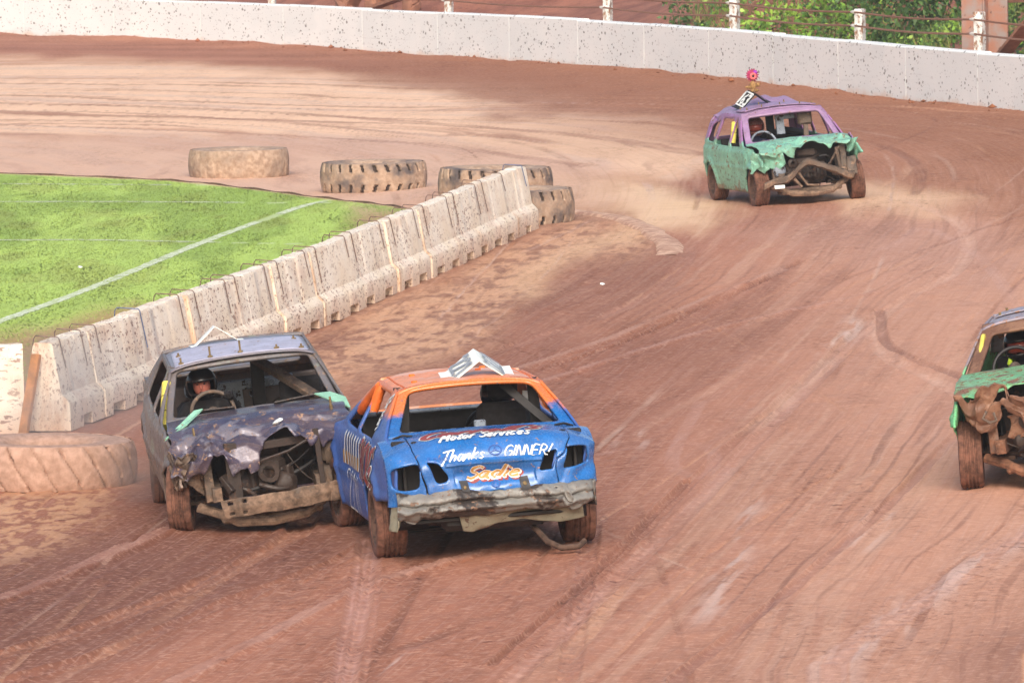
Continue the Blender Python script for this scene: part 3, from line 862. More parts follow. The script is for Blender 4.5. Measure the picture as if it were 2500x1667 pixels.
# ---- loose clods, stuff
N = 130000
u = rng.uniform(-.078, .078, N); yv = F * CAMH / (rng.uniform(60, 1720, N) + 550)
xv = u * yv
ap = fieldv(apron, xv, yv); tr = fieldv(turf, xv, yv); bright = fieldv(C[:, 0], xv, yv)
wl = fieldv(d_wall, xv, yv)
cn = f2(xv * 1.2, yv * .3, 120, 4)
prob = np.clip(.07 + .5 * ap * sstep(.35, .6, cn) + .7 * sstep(.34, .20, bright) * sstep(.4, .6, cn) + .12 * sstep(.55, .7, cn) + .2 * sstep(1.2, .2, wl), 0, 1) * (1 - np.clip(tr * 1.2, 0, 1))
k = (rng.uniform(0, 1, N) < prob) & (fieldv(d_w, xv, yv) < 0.5); xv, yv = xv[k][:24000], yv[k][:24000]
n = len(xv)
OV = np.array([(1, 0, 0), (-1, 0, 0), (0, 1, 0), (0, -1, 0), (0, 0, 1), (0, 0, -.5)]) ; OF = np.array([(0, 2, 4), (2, 1, 4), (1, 3, 4), (3, 0, 4), (2, 0, 5), (1, 2, 5), (3, 1, 5), (0, 3, 5)])
r_ = rng.gamma(1.4, .0125, n) * (.7 + yv / 200) + .007
Vc = OV[None] * r_[:, None, None] * rng.uniform(.6, 1.4, (n, 6, 3)); Vc[:, :, 2] *= .7
a = rng.uniform(0, 6.28, n); ca, sa = np.cos(a)[:, None], np.sin(a)[:, None]
Vx = Vc[:, :, 0] * ca - Vc[:, :, 1] * sa + xv[:, None]; Vy = Vc[:, :, 0] * sa + Vc[:, :, 1] * ca + yv[:, None]
Vz = Vc[:, :, 2] + gtopv(xv, yv)[:, None] + r_[:, None] * .25
me = npmesh('mud_clods', np.stack([Vx, Vy, Vz], 2).reshape(-1, 3), (OF[None] + 6 * np.arange(n)[:, None, None]).reshape(-1, 3))
cc = C[fieldv(np.arange(len(X)), xv, yv)] * rng.uniform(.5, 1.0, (n, 1))
pale = rng.uniform(0, 1, n) < .04
cc[pale] = np.array(lin(196, 170, 150))
vcol(me, 'tint', np.repeat(cc, 6, 0))
t = NT('clay_clods'); MT['clods'] = t.fin(t.attr('tint'), .95, 0, .2)
tag(link('mud_clods', me, MT['clods'], None, None, smooth=0), 'loose clods of red clay thrown across the track', 'mud clods', kind='stuff')
# ------------------------------------------------------------------ white outer wall, cut into cast panels
t = NT('white_painted_concrete')
co = t.obj
n1 = t.noise(co, .7, 5); nf = t.noise(co, 25, 4)
c = t.mix(t.step(n1, .3, .8), lin(236, 240, 238), lin(244, 246, 243))
strk = t.noise(t.map(co, (.25, .25, 5)), 2.0, 5, .6)
c = t.mix(t.math('MULTIPLY', t.step(strk, .6, .75), .18), c, lin(170, 176, 176))
uvw = t.attr('panel', 'Vector'); uz = t.z(uvw)
stain = t.math('SUBTRACT', t.math('ADD', t.noise(co, 1.3, 6, .6), t.math('MULTIPLY', uz[1], -2.4)), .08)
c = t.mix(t.math('MULTIPLY', t.step(stain, .05, .6), .7), c, lin(218, 178, 142))
bb = t.n('ShaderNodeCombineXYZ'); t.set(bb.inputs[0], uz[0]); t.set(bb.inputs[1], uz[1])
bw = t.map(bb.outputs[0], (.5, .8, 1))
s1 = t.specks(t.map(bw, loc=(3, 1, 0)), 13, .40, (1, 1, 1), (0, 0, .5), .05)
s2 = t.specks(t.map(bw, (1, 1, 1), (0, 0, .4)), 24, .40, (1, 1, 1), (0, 0, 0), .04)
s3 = t.specks(t.map(bw, (1, 1, 1), (0, 0, .3)), 5.0, .19, (1, 1, 1), (0, 0, 0), .06)
sp = t.math('MAXIMUM', s3, t.math('MAXIMUM', s1, s2))
sp = t.math('MULTIPLY', sp, t.step(t.noise(bb.outputs[0], .9, 4), .3, .58))
scf = t.step(t.noise(t.map(bb.outputs[0], (.10, 5, 1), (0, 0, .015)), 1.6, 6, .7), .66, .72)
c = t.mix(t.math('MULTIPLY', scf, .4), c, lin(128, 122, 120))
ptc = t.step(t.noise(t.map(bb.outputs[0], (.5, 1, 1), loc=(7, 7, 0)), .55, 3), .50, .54)
c = t.mix(t.math('MULTIPLY', ptc, .10), c, lin(196, 208, 210))
c = t.mix(t.math('MULTIPLY', sp, .85), c, t.mix(nf, lin(52, 46, 46), lin(112, 104, 100)))
t.bump(nf, .15, .01)
MT['wall'] = t.fin(c, .6, 0, .4)

wl_len = np.r_[0, np.cumsum(np.hypot(*np.diff(WALL, axis=0).T))]
def wall_at(s, off=0.0):
    x = np.interp(s, wl_len, WALL[:, 0]); y = np.interp(s, wl_len, WALL[:, 1])
    x2 = np.interp(s + .3, wl_len, WALL[:, 0]); y2 = np.interp(s + .3, wl_len, WALL[:, 1])
    if s + .3 > wl_len[-1]:
        x2, y2 = x, y; x, y = np.interp(s - .3, wl_len, WALL[:, 0]), np.interp(s - .3, wl_len, WALL[:, 1])
    dx, dy = x2 - x, y2 - y; L = math.hypot(dx, dy); dx /= L; dy /= L
    nx, ny = -dy, dx                       # away from the track
    if s + .3 > wl_len[-1]: x, y = x2, y2
    return Vector((x + nx * off, y + ny * off, float(gz(x, y)))), Vector((dx, dy, 0)), Vector((nx, ny, 0))

WH = 1.06
wall = empty('concrete_wall')
tag(wall, 'long white painted concrete safety wall speckled with mud behind the track', 'wall')
PL = 4.6
s0 = 1.0; kk = 0
while s0 < wl_len[-1] - PL:
    ns = 5; P = []
    prof = [(0.0, -.35), (0.0, WH - .03), (.03, WH), (.27, WH), (.30, WH - .03), (.30, -.35)]
    vs = []; uv = []
    for i in range(ns):
        s_ = s0 + .012 + (PL - .024) * i / (ns - 1)
        b, d, nn = wall_at(s_)
        for o_, z_ in prof:
            vs.append(b + nn * o_ + Vector((0, 0, z_ + .012 * math.sin(kk * 2.1)))); uv.append((s_, z_, 0))
    np_ = len(prof); fs = []
    for i in range(ns - 1):
        for j in range(np_ - 1):
            fs.append((i * np_ + j, (i + 1) * np_ + j, (i + 1) * np_ + j + 1, i * np_ + j + 1))
    fs.append(tuple(range(np_))); fs.append(tuple((ns - 1) * np_ + j for j in reversed(range(np_))))
    mb = MB(); mb.add(vs, fs)
    o = mb.build('wall_panel', MT['wall'], wall, smooth=30)
    a = o.data.attributes.new('panel', 'FLOAT_VECTOR', 'POINT'); a.data.foreach_set('vector', np.array(uv, np.float32).ravel())
    s0 += PL; kk += 1

# ------------------------------------------------------------------ cable fence behind it
t = NT('peeling_white_post')
nz = t.noise(t.map(t.obj, (1, 1, .35)), 16, 6, .65)
c = t.mix(t.step(nz, .5, .58), lin(226, 226, 220), lin(150, 112, 84))
c = t.mix(t.specks(t.obj, 20, .5), c, lin(70, 54, 46))
t.bump(nz, .4, .01); MT['post'] = t.fin(c, .8)
MT['cable'] = simple('rusty_wire_cable', lin(146, 104, 82), .7, .2, .25, 30, .3)
MT['clamp'] = simple('white_painted_clamp', lin(214, 210, 200), .6, 0, .15, 20, .2)
def wall_s(px, off=0.0, h=1.2):
    """arc length where a line at distance off behind the wall is seen at photo column px"""
    if off not in _ws:
        xs = []
        for s_ in wl_len:
            b = wall_at(s_, off)[0] + Vector((0, 0, h - CAMH)); xs.append(CX + F * b.dot(_R) / b.dot(_fw))
        _ws[off] = xs
    return float(np.interp(px, _ws[off], wl_len))
_ws = {}
fence = empty('cable_fence')
tag(fence, 'fence of peeling white posts strung with two rusty cables behind the white wall', 'fence')
posts = [(250, 1.95), (664, 1.95), (1096, 1.95), (1484, 1.95), (1794, 1.9), (2100, 1.66), (2392, 1.78), (2690, 1.8)]
cab = [[], []]
for px, ph in posts:
    b, d, nn = wall_at(wall_s(px, .46), .46)
    rot = Matrix((d, nn, Vector((0, 0, 1)))).transposed() @ Matrix.Rotation(R_(-38), 3, 'Z')
    mb = MB(); mb.box((0, 0, ph / 2 - .2), (.21, .17, ph + .4), None, .012)
    mw = rot.to_4x4(); mw.translation = b
    po = mb.build('post', MT['post'], fence, smooth=30); po.matrix_local = mw
    hz = (1.33, 1.60)
    for q in (0, 1):
        f_ = b + Vector((0, 0, hz[q] + (.04 if px == 2392 else 0))) - nn * .13
        cab[q].append(f_)
        c_ = MB(); c_.tube([f_ - d * .16, f_ - d * .05, f_ + d * .02, f_ + d * .1], [.022, .034, .036, .02], 8)
        c_.warp(lambda A, M_=mw.inverted(): (np.c_[A, np.ones(len(A))] @ np.array(M_).T)[:, :3])
        c_.build('clamp', MT['clamp'], po)
for q in (0, 1):
    for i in range(len(cab[q]) - 1):
        a, b = cab[q][i], cab[q][i + 1]
        mb = MB(); mb.tube([a.lerp(b, k / 8) - Vector((0, 0, .05 * math.sin(math.pi * k / 8))) for k in range(9)], .02, 8)
        mb.build('cable', MT['cable'], fence)

# ------------------------------------------------------------------ earth bank, weeds, stanchion and scrap behind the fence
t = NT('red_earth_bank')
a1 = t.noise(t.obj, 1.2, 7, .62); a2 = t.noise(t.obj, 9, 5, .6)
c = t.mix(t.step(a1, .3, .7), lin(124, 74, 58), lin(160, 104, 82))
c = t.mix(t.math('MULTIPLY', t.step(a2, .5, .7), .5), c, lin(88, 54, 44))
t.bump(a2, .6, .05); MT['bank'] = t.fin(c, .95)
offs = [.75, 1.4, 2.2, 3.2, 4.6, 6.5, 9, 13, 20]; hts = [-.05, .12, .55, 1.0, 1.6, 2.3, 3.1, 4.0, 5.0]
nS = 150
P = np.zeros((nS, len(offs), 3))
for i, s_ in enumerate(np.linspace(.5, wl_len[-1] - .5, nS)):
    for j, (o_, h_) in enumerate(zip(offs, hts)):
        b, d, nn = wall_at(s_, o_)
        P[i, j] = (b.x, b.y, b.z + h_ * (.9 + .3 * math.sin(s_ * .31)) + .18 * (n2(np.array([s_ * 1.3]), np.array([o_ * 1.3]), 3)[0] - .5))
mb = MB(); mb.sheet(P)
tag(mb.build('earth_bank', MT['bank']), 'bare red earth bank rising behind the white wall', kind='structure')
def bank_pt(px, off):
    s_ = wall_s(px, off); b, d, nn = wall_at(s_, off)
    h = np.interp(off, offs, hts) * (.9 + .3 * math.sin(s_ * .31)) + .18 * (n2(np.array([s_ * 1.3]), np.array([off * 1.3]), 3)[0] - .5)
    return Vector((b.x, b.y, b.z + h)), d, nn

t = NT('weed_leaves')
MT['leaf'] = t.fin(t.attr('tint'), .5, 0, .35)
t.set(t.b.inputs['Transmission Weight'], 0.0)
MT['stem'] = simple('weed_stem', lin(88, 92, 52), .8, 0, .2, 20)

def leaves(cen, rad, n, size, cols, seed, droop=.3, asp=.55):
    r = np.random.default_rng(seed)
    u = r.normal(size=(n, 3)); u /= np.linalg.norm(u, axis=1)[:, None]
    rr = r.uniform(.35, 1.0, n) ** .6
    p = u * rr[:, None] * np.array(rad)
    cl = r.normal(size=(7, 3)); cl /= np.linalg.norm(cl, axis=1)[:, None]
    p *= (1 + .28 * np.sin((u @ cl.T) * 5).sum(1) / 3)[:, None]
    p = p + np.array(cen)
    ax = u + r.normal(0, .6, (n, 3)); ax[:, 2] -= droop; ax /= np.linalg.norm(ax, axis=1)[:, None]
    sd_ = np.cross(ax, r.normal(size=(n, 3))); sd_ /= np.linalg.norm(sd_, axis=1)[:, None]
    nr = np.cross(ax, sd_)
    L = size * r.uniform(.6, 1.35, n)[:, None]; W = L * asp * .5
    V = np.stack([p, p + ax * L * .45 + sd_ * W + nr * L * .1, p + ax * L, p + ax * L * .45 - sd_ * W + nr * L * .1], 1).reshape(-1, 3)
    C_ = np.array(cols)[r.integers(0, len(cols), n)] * r.uniform(.7, 1.3, (n, 1))
    return V, np.arange(4 * n).reshape(n, 4), np.repeat(C_, 4, 0)

G1 = [lin(104, 140, 50), lin(120, 156, 58), lin(86, 124, 46)]
G2 = [lin(66, 96, 44), lin(78, 108, 52), lin(54, 82, 40)]
G3 = [lin(146, 178, 70), lin(130, 164, 60)]
shr = [  # photo column, distance behind wall, radii, leaves, leaf size, colours, kind, label
    (1712, 1.7, (.34, .4, .42), 260, .13, G2, 'dark small weed clump on bare earth beside the bramble patch'),
    (1655, 2.4, (.3, .4, .5), 150, .12, G2, 'thin scraggly weed standing alone on the bare red bank'),
    (1840, 1.5, (.6, .5, .55), 620, .14, G1, 'bright green bramble clump just beyond the tall peeling post'),
    (1905, 2.4, (.7, .6, .6), 560, .13, G3, 'yellow green bramble clump midway between two white posts'),
    (1975, 1.5, (.75, .5, .5), 700, .14, G1, 'broad low bramble spilling towards the wall top'),
    (2030, 2.6, (.7, .6, .7), 640, .13, G1, 'tall leafy bramble above the two cables'),
    (2075, 4.2, (.9, .8, .9), 700, .14, G2, 'dark green bush high on the bank'),
    (2150, 1.4, (.42, .4, .34), 420, .1, G3, 'lime green low bush right beside the short white post'),
    (2200, 3.4, (1.0, .8, 1.0), 900, .15, G2, 'large dark bush behind the short white post'),
    (2290, 4.2, (1.0, .9, 1.1), 900, .15, G2, 'dark spreading bush next to the rusty stanchion'),
    (2255, 1.6, (.6, .4, .3), 330, .1, G1, 'low mixed weeds at the wall before the rusty stanchion'),
    (2480, 2.6, (.8, .7, .8), 640, .13, G2, 'dark leafy bush on the far side of the rusty stanchion'),
    (2500, 4.5, (1.0, .9, 1.0), 640, .14, G1, 'green bush high on the bank past the stanchion'),
    (2130, 5.6, (1.3, 1.0, 1.2), 900, .16, G2, 'highest dark bush at the top of the weedy bank'),
]
for k, (px, off, rad, n, sz, cols, lab) in enumerate(shr):
    b, d, nn = bank_pt(px, off)
    e = empty('shrub', Matrix.Translation(b)); tag(e, lab, 'shrub', 'shrubs and weeds on the earth bank')
    V_, F_, C_ = leaves((0, 0, rad[2] * .75), rad, n, sz, cols, 200 + k)
    V_[:, 2] = np.maximum(V_[:, 2], .01)
    me = npmesh('foliage', V_, F_); vcol(me, 'tint', C_)
    link('foliage', me, MT['leaf'], e, None, smooth=0)
    mb = MB(); rr = random.Random(k)
    for q in range(6):
        a = rr.uniform(0, 6.28); mb.tube([(0, 0, -.05), (math.cos(a) * rad[0] * .3, math.sin(a) * rad[1] * .3, rad[2] * .6), (math.cos(a) * rad[0] * .7, math.sin(a) * rad[1] * .7, rad[2] * 1.2)], [.015, .01, .004], 5)
    mb.build('stem', MT['stem'], e)
# undergrowth between the shrubs
n = 9000
pxs = rng.uniform(1720, 2560, n); of = rng.uniform(.9, 6.5, n) 
kk = n2(pxs / 45, of * 1.1, 19) > .33; pxs, of = pxs[kk], of[kk]; n = len(pxs)
cen = []
for a_, o_ in zip(pxs, np.round(of * 4) / 4):
    s_ = wall_s(a_, o_); b, d, nn = wall_at(s_, o_); cen.append((b.x, b.y, b.z + np.interp(o_, offs, hts) * (.9 + .3 * math.sin(s_ * .31)) + abs(rng.normal(0, .16))))
cen = np.array(cen) + rng.normal(0, .12, (n, 3))
V_, F_, C_ = leaves((0, 0, 0), (.01, .01, .01), n, .12, G1 + G2 + G2 + G3[:1], 5)
V_ = V_.reshape(n, 4, 3); V_ = (V_ - V_[:, :1] + cen[:, None]).reshape(-1, 3)
me = npmesh('undergrowth', V_, F_); vcol(me, 'tint', C_ * np.repeat((.65 + .6 * n2(cen[:, 0] * 2.2, cen[:, 2] * 3, 4))[:, None], 4, 0))
tag(link('undergrowth', me, MT['leaf'], None, None, smooth=0), 'low leafy undergrowth covering the bank between the shrubs', 'undergrowth', kind='stuff')
# long grass on the bank
n = 9000
pxs = rng.uniform(1690, 2520, n); of = rng.uniform(1.0, 4.8, n)
kk = n2(pxs / 60, of * .8, 9) > .38; pxs, of = pxs[kk], of[kk]; n = len(pxs)
S_ = np.array([wall_s(a_, round(b_ * 4) / 4) for a_, b_ in zip(pxs, of)])
bx = []; 
for s_, o_ in zip(S_, of):
    b, d, nn = wall_at(s_, o_); bx.append((b.x, b.y, b.z + np.interp(o_, offs, hts) * (.9 + .3 * math.sin(s_ * .31)) - .06))
bx = np.array(bx); hh = rng.uniform(.18, .5, n); a = rng.uniform(0, 6.28, n); ww = rng.uniform(.006, .014, n)
tip = bx + np.stack([rng.normal(0, .14, n), rng.normal(0, .14, n), hh], 1)
Vg = np.stack([bx + np.stack([np.cos(a) * ww, np.sin(a) * ww, a * 0], 1), bx - np.stack([np.cos(a) * ww, np.sin(a) * ww, a * 0], 1), tip], 1)
me = npmesh('long_grass', Vg.reshape(-1, 3), np.arange(3 * n).reshape(n, 3))
cc = np.array([lin(120, 146, 66), lin(96, 124, 50), lin(150, 156, 90), lin(78, 104, 44)])[rng.integers(0, 4, n)] * rng.uniform(.7, 1.2, (n, 1))
vcol(me, 'tint', np.repeat(cc, 3, 0))
tag(link('long_grass', me, MT['leaf'], None, None, smooth=0), 'long unmown grass growing between the shrubs on the bank', 'grass', kind='stuff')

t = NT('rusty_stanchion'); a1 = t.noise(t.obj, 2.4, 6, .6)
c = t.mix(t.step(a1, .42, .62), lin(160, 112, 92), lin(146, 132, 126)); c = t.mix(t.specks(t.obj, 12, .4), c, lin(96, 66, 54))
MT['stanchion'] = t.fin(c, .75)
b, d, nn = bank_pt(2399, 1.15)
st = empty('steel_stanchion', Matrix.Translation(Vector((b.x, b.y, 0))) @ Matrix.Rotation(R_(-20), 4, 'Z'))
tag(st, 'broad rust brown steel stanchion standing behind the white post', 'stanchion')
mb = MB(); mb.box((-.2, 0, 2.4), (.42, .06, 5.6), None, .006); mb.build('flange', MT['stanchion'], st)
mb = MB(); mb.box((.22, .3, 2.4), (.40, .06, 5.6), None, .006); mb.build('flange', MT['stanchion'], st)
mb = MB(); mb.box((.015, .15, 2.4), (.05, .3, 5.6), None, .006); mb.build('web', MT['stanchion'], st)
MT['scrap'] = simple('rust_brown_scrap', lin(150, 104, 82), .8, 0, .25, 5, .3)
MT['timber'] = simple('weathered_timber', lin(140, 98, 70), .85, 0, .3, 14, .4)

# ------------------------------------------------------------------ cream barrier blocks
t = NT('mud_splattered_cream_concrete')
co = t.obj
a1 = t.noise(co, 1.4, 6, .6); a2 = t.noise(co, 18, 5, .6)
c = t.mix(t.step(a1, .3, .7), lin(232, 216, 192), lin(245, 236, 220))
zz = t.z(co)
run = t.noise(t.map(co, (6, 6, .6)), 1.2, 5, .6)
c = t.mix(t.math('MULTIPLY', t.step(run, .55, .72), .5), c, lin(196, 150, 112))
lowm = t.math('ADD', t.math('MULTIPLY', a1, .8), t.math('MULTIPLY', t.math('SUBTRACT', .5, zz[2]), .8))
c = t.mix(t.math('MULTIPLY', t.step(lowm, .5, .9), .6), c, lin(206, 164, 132))
oi = t.n('ShaderNodeObjectInfo').outputs['Random']
ofs = t.n('ShaderNodeCombineXYZ'); t.set(ofs.inputs[0], t.math('MULTIPLY', oi, 31.0)); t.set(ofs.inputs[1], t.math('MULTIPLY', oi, 17.0))
c2 = t.vadd(co, ofs.outputs[0])
cs = t.map(c2, (1, .26, .62))
s1 = t.specks(cs, 28, .46, warp=.05)
s2 = t.specks(t.map(cs, loc=(3, 1, 7)), 52, .62, warp=.04)
s3 = t.specks(t.map(cs, (1, 1, .8), loc=(8, 2, 1)), 9, .20, warp=.08)
den = t.step(t.math('ADD', t.noise(c2, .6, 4), t.math('MULTIPLY', oi, .16)), .36, .62)
lowd = t.step(zz[2], .75, .15)
sp = t.math('MULTIPLY', t.math('MAXIMUM', t.math('MULTIPLY', s3, .8), t.math('MAXIMUM', t.math('MULTIPLY', s1, .8), s2)), t.math('MAXIMUM', t.fmix(den, .2, 1.0), t.math('MULTIPLY', lowd, .8)))
c = t.mix(t.math('MULTIPLY', t.step(t.noise(t.map(c2, (1, .3, 1)), 2.2, 6, .65), .50, .66), .35), c, lin(190, 146, 118))
c = t.mix(t.math('MULTIPLY', sp, .9), c, t.mix(a2, lin(96, 62, 52), lin(156, 110, 90)))
c = t.mix(t.math('MULTIPLY', t.step(t.math('ADD', zz[1], t.math('MULTIPLY', a1, .3)), .30, .14), t.math('MULTIPLY', t.step(t.noise(t.map(c2, (3, 3, .8)), 1.6, 5, .65), .42, .66), .7)), c, lin(190, 146, 110))
wh = t.step(t.noise(t.map(c2, loc=(4, 4, 4)), 3.0, 6, .6), .68, .74)
c = t.mix(t.math('MULTIPLY', wh, .8), c, lin(236, 236, 230))
t.bump(t.math('ADD', a2, t.math('MULTIPLY', sp, .6)), .2, .006)
MT['barrier'] = t.fin(c, .75, 0, .35)
MT['hoop'] = simple('rusty_steel_hoop', lin(118, 96, 86), .6, .4, .3, 30, .2)
MT['hoop_blue'] = simple('blue_grey_steel_hoop', lin(92, 104, 134), .5, .3, .2, 30, .2)

BH = .90
def block(L, seed):
    r = random.Random(seed)
    st_ = [0, .03]
    feet = [(L * .14, L * .14 + .55), (L * .86 - .55, L * .86)] if L > 2.2 else [(L * .5 - .2, L * .5 + .2)]
    for a, b in feet: st_ += [a - .004, a, b, b + .004]
    st_ += [L - .03, L] + [L * (k + .5) / 9 for k in range(9)]
    st_ = sorted(st_)
    prof = [(.28, 0), (.28, .13), (.275, .27), (.262, .30), (.19, .37), (.105, .87), (.085, BH)]
    vs = []; n = 2 * len(prof)
    for i, s_ in enumerate(st_):
        up = any(a - .001 <= s_ <= b + .001 for a, b in feet)
        sh = .985 if i in (0, len(st_) - 1) else 1
        ring = []
        for (w_, z_) in prof:
            zb = .115 if (up and z_ == 0) else z_
            if z_ == .13: zb = max(z_, zb + .01)
            ring.append((w_ * sh, s_, zb))
        left = [(-q[0], q[1], q[2]) for q in reversed(ring)]
        for q in ring + left:
            tp = q[2] > .8
            vs.append((q[0] + q[0] * 0 + r.uniform(-.002, .002), q[1], q[2] + (r.uniform(-.010, .004) if tp else 0)))
    fs = []
    for i in range(len(st_) - 1):
        for j in range(n):
            fs.append((i * n + j, i * n + (j + 1) % n, (i + 1) * n + (j + 1) % n, (i + 1) * n + j))
    fs.append(tuple(range(n))); fs.append(tuple((len(st_) - 1) * n + j for j in reversed(range(n))))
    mb = MB(); mb.add(vs, fs)
    return mb
def hoop(y, r, drop):
    mb = MB(); j = r.uniform(-.02, .02)
    pts = [(.125 + drop * .16, y + j, BH - drop), (.107, y, BH + .012), (.09, y - .005, BH + .035), (-.14, y - .02 + j, BH + .05), (-.16, y - .02 + j, BH + .02), (-.18, y - .02, BH - .14)]
    mb.tube(pts, .0065, 6)
    return mb
joints = [0, 1.76, 4.3, 7.3, 9.86, 12.5, 15.1, 17.9, 20.8, 23.3, 26.0, 28.7, 31.2, 33.2]
sc_ = BLEN / 33.35
ordn = ['first', 'second', 'third', 'fourth', 'fifth', 'sixth', 'seventh', 'eighth', 'ninth', 'tenth', 'eleventh', 'twelfth', 'last']
hr = random.Random(3)
ctr_off = -BN * .30
for k in range(13):
    a, b = joints[k] * sc_, joints[k + 1] * sc_
    p = B0 + BD * a + ctr_off
    p2 = B0 + BD * b + ctr_off
    z0, z1 = float(gz(p.x, p.y)) + .01, float(gz(p2.x, p2.y)) + .01
    yv = Vector((BD.x, BD.y, (z1 - z0) / (b - a))).normalized()
    ang = R_(hr.uniform(-.5, .5)); yv = Matrix.Rotation(ang, 3, 'Z') @ yv
    xv_ = yv.cross(Vector((0, 0, 1))).normalized(); zv = xv_.cross(yv)
    mw = Matrix((xv_, yv, zv)).transposed().to_4x4(); mw.translation = Vector((p.x, p.y, z0)) + BN * hr.uniform(-.03, .03)
    mb = block(b - a - .03, k)
    e = empty('barrier_block', mw)
    lab = {0: 'short mud splattered cream concrete barrier block leaning wooden stake against its end', 12: 'short whitish end block of the barrier beside the half hidden tyres'}.get(k, '%s cream concrete barrier block counted from the wooden stake' % ordn[k])
    tag(e, lab, 'barrier block', 'cream concrete barrier blocks along the infield')
    mb.build('body', MT['barrier'], e, smooth=32)
    Lb = b - a - .03
    for y in (.3, Lb - .3):
        if k == 1 and y > 1: continue
        blue = (k == 2 and y < 1) or k == 12
        if k == 12 and y < 1: continue
        hoop(y if k != 12 else Lb - .35, hr, hr.uniform(.2, .42)).build('hoop', MT['hoop_blue' if blue else 'hoop'], e)
# the block that turns away at the picture's edge
pa, pb = at(64, 1059), at(-760, 1085)
d2 = (pa - pb); d2.z = 0; L2 = d2.length; d2.normalize()
x2 = d2.cross(Vector((0, 0, 1)))
L2 = 2.7; st2 = pa - d2 * L2
mw = Matrix((x2, d2, Vector((0, 0, 1)))).transposed().to_4x4(); mw.translation = st2 - x2 * .3
e = empty('barrier_block', mw)
tag(e, 'mud splattered barrier block across the gap on the far side of the wooden stake', 'barrier block', 'cream concrete barrier blocks along the infield')
block(L2, 77).build('body', MT['barrier'], e, smooth=32)
hoop(.3, hr, .3).build('hoop', MT['hoop'], e)
# wooden stake
MT['stake'] = simple('orange_brown_stake', lin(182, 122, 66), .8, 0, .35, 9, .3)
p0 = at(58, 990) ; p1 = at(97, 866, 0)
g = at(50, 1010)
# leans on the end face of the first block
base = B0 + ctr_off - BD * .34 - BN * .16; top = B0 + ctr_off - BD * .06 - BN * .05
mb = MB(); mb.bar((base.x, base.y, gtop(base.x, base.y) - .1), (top.x, top.y, .80), .10, .05)
tag(mb.build('wooden_stake', MT['stake']), 'orange brown wooden stake leaning in the gap between two barrier blocks', 'stake')

# ------------------------------------------------------------------ big tyres
t = NT('dried_mud_tractor_tyre')
a1 = t.noise(t.obj, 2.2, 6, .6); a2 = t.noise(t.obj, 12, 6, .6)
oi = t.n('ShaderNodeObjectInfo').outputs['Random']
c = t.mix(t.step(a2, .3, .7), lin(146, 120, 100), lin(188, 162, 140))
c = t.mix(t.math('MULTIPLY', t.step(t.math('ADD', a1, t.math('MULTIPLY', a2, .3)), .60, .84), t.fmix(t.step(t.attr('worn', 'Fac'), .2, .8), .35, .9)), c, lin(70, 66, 70))
c = t.mix(t.step(t.attr('groove', 'Fac'), .3, .8), c, lin(62, 50, 44))  # shade inside the tread grooves, painted into the colour
t.bump(a2, .5, .02); MT['big_tyre'] = t.fin(c, .9)
t = NT('sand_covered_tractor_tyre')
a1 = t.noise(t.obj, 2.2, 6, .6); a2 = t.noise(t.obj, 12, 6, .6)
c = t.mix(t.step(a2, .3, .7), lin(156, 124, 106), lin(186, 152, 134)); c = t.mix(t.step(a1, .6, .75), c, lin(152, 118, 102))
c = t.mix(t.math('MULTIPLY', t.step(t.attr('groove', 'Fac'), .3, .8), .35), c, lin(120, 86, 72))  # groove shade painted in here too, only fainter
t.bump(a2, .5, .02); MT['sand_tyre'] = t.fin(c, .95)

def big_tyre(R, W, style, seed):
    n, mprof = 288, []
    th = np.arange(n) * 2 * math.pi / n
    zt = np.linspace(-W / 2, W / 2, 17)
    rows = []
    r = np.random.default_rng(seed)
    prof = [(R * .52, W * .36), (R * .56, W * .44), (R * .66, W * .5), (R * .8, W * .515), (R * .9, W * .5), (R * .955, W * .465)]
    rows += [(np.full(n, a), np.full(n, W / 2 + b)) for a, b in [(p, q) for p, q in prof]]
    def groove(zr):
        if style == 0:    # worn: shallow scuffs
            g = (n2(th * 9, np.full(n, zr * 12), seed) > .72) * .012
        elif style == 1:  # angled notches open to both shoulders
            k = np.abs(zr) / (W / 2)
            ph = (th * 26 / (2 * math.pi) + np.sign(zr) * .0 + k * .35) % 1
            g = ((ph < .26) & (k > .48)) * .045
        else:             # long slanting bars
            ph = (th * 20 / (2 * math.pi) + zr * 2.4) % 1
            g = (ph < .16) * (.04 if seed != 60 else .0)
            if seed == 60: g = (ph < .08) * .026
        return g
    gr = [np.zeros(n)] * len(rows)
    for zr in zt[::-1]:
        gr.append((groove(zr) > .02) * 1.0)
        crown = R - .035 * (abs(zr) / (W / 2)) ** 3
        rows.append((crown - groove(zr) + (n2(th * 6, np.full(n, zr * 5), seed + 4) - .5) * .018, np.full(n, W / 2 + zr)))
    rows += [(np.full(n, a), np.full(n, W / 2 - b)) for a, b in prof[::-1]]
    gr += [np.zeros(n)] * (len(rows) - len(gr))
    P = np.stack([np.stack([a * np.cos(th), a * np.sin(th), b], 1) for a, b in rows], 0)
    m_ = len(rows); V_ = P.reshape(-1, 3); fs = []
    I_ = np.arange(m_ * n).reshape(m_, n); J = np.roll(I_, -1, 1)
    Fq_ = np.concatenate([np.stack([I_[:-1], J[:-1], J[1:], I_[1:]], -1).reshape(-1, 4), np.stack([I_[-1], J[-1], J[0], I_[0]], -1).reshape(-1, 4)])
    me = npmesh('tractor_tyre', V_, Fq_)
    a = me.attributes.new('groove', 'FLOAT', 'POINT'); a.data.foreach_set('value', np.concatenate(gr).astype(np.float32))
    a = me.attributes.new('worn', 'FLOAT', 'POINT'); a.data.foreach_set('value', np.full(len(V_), 0.0 if style == 0 else 1.0, np.float32))
    return me
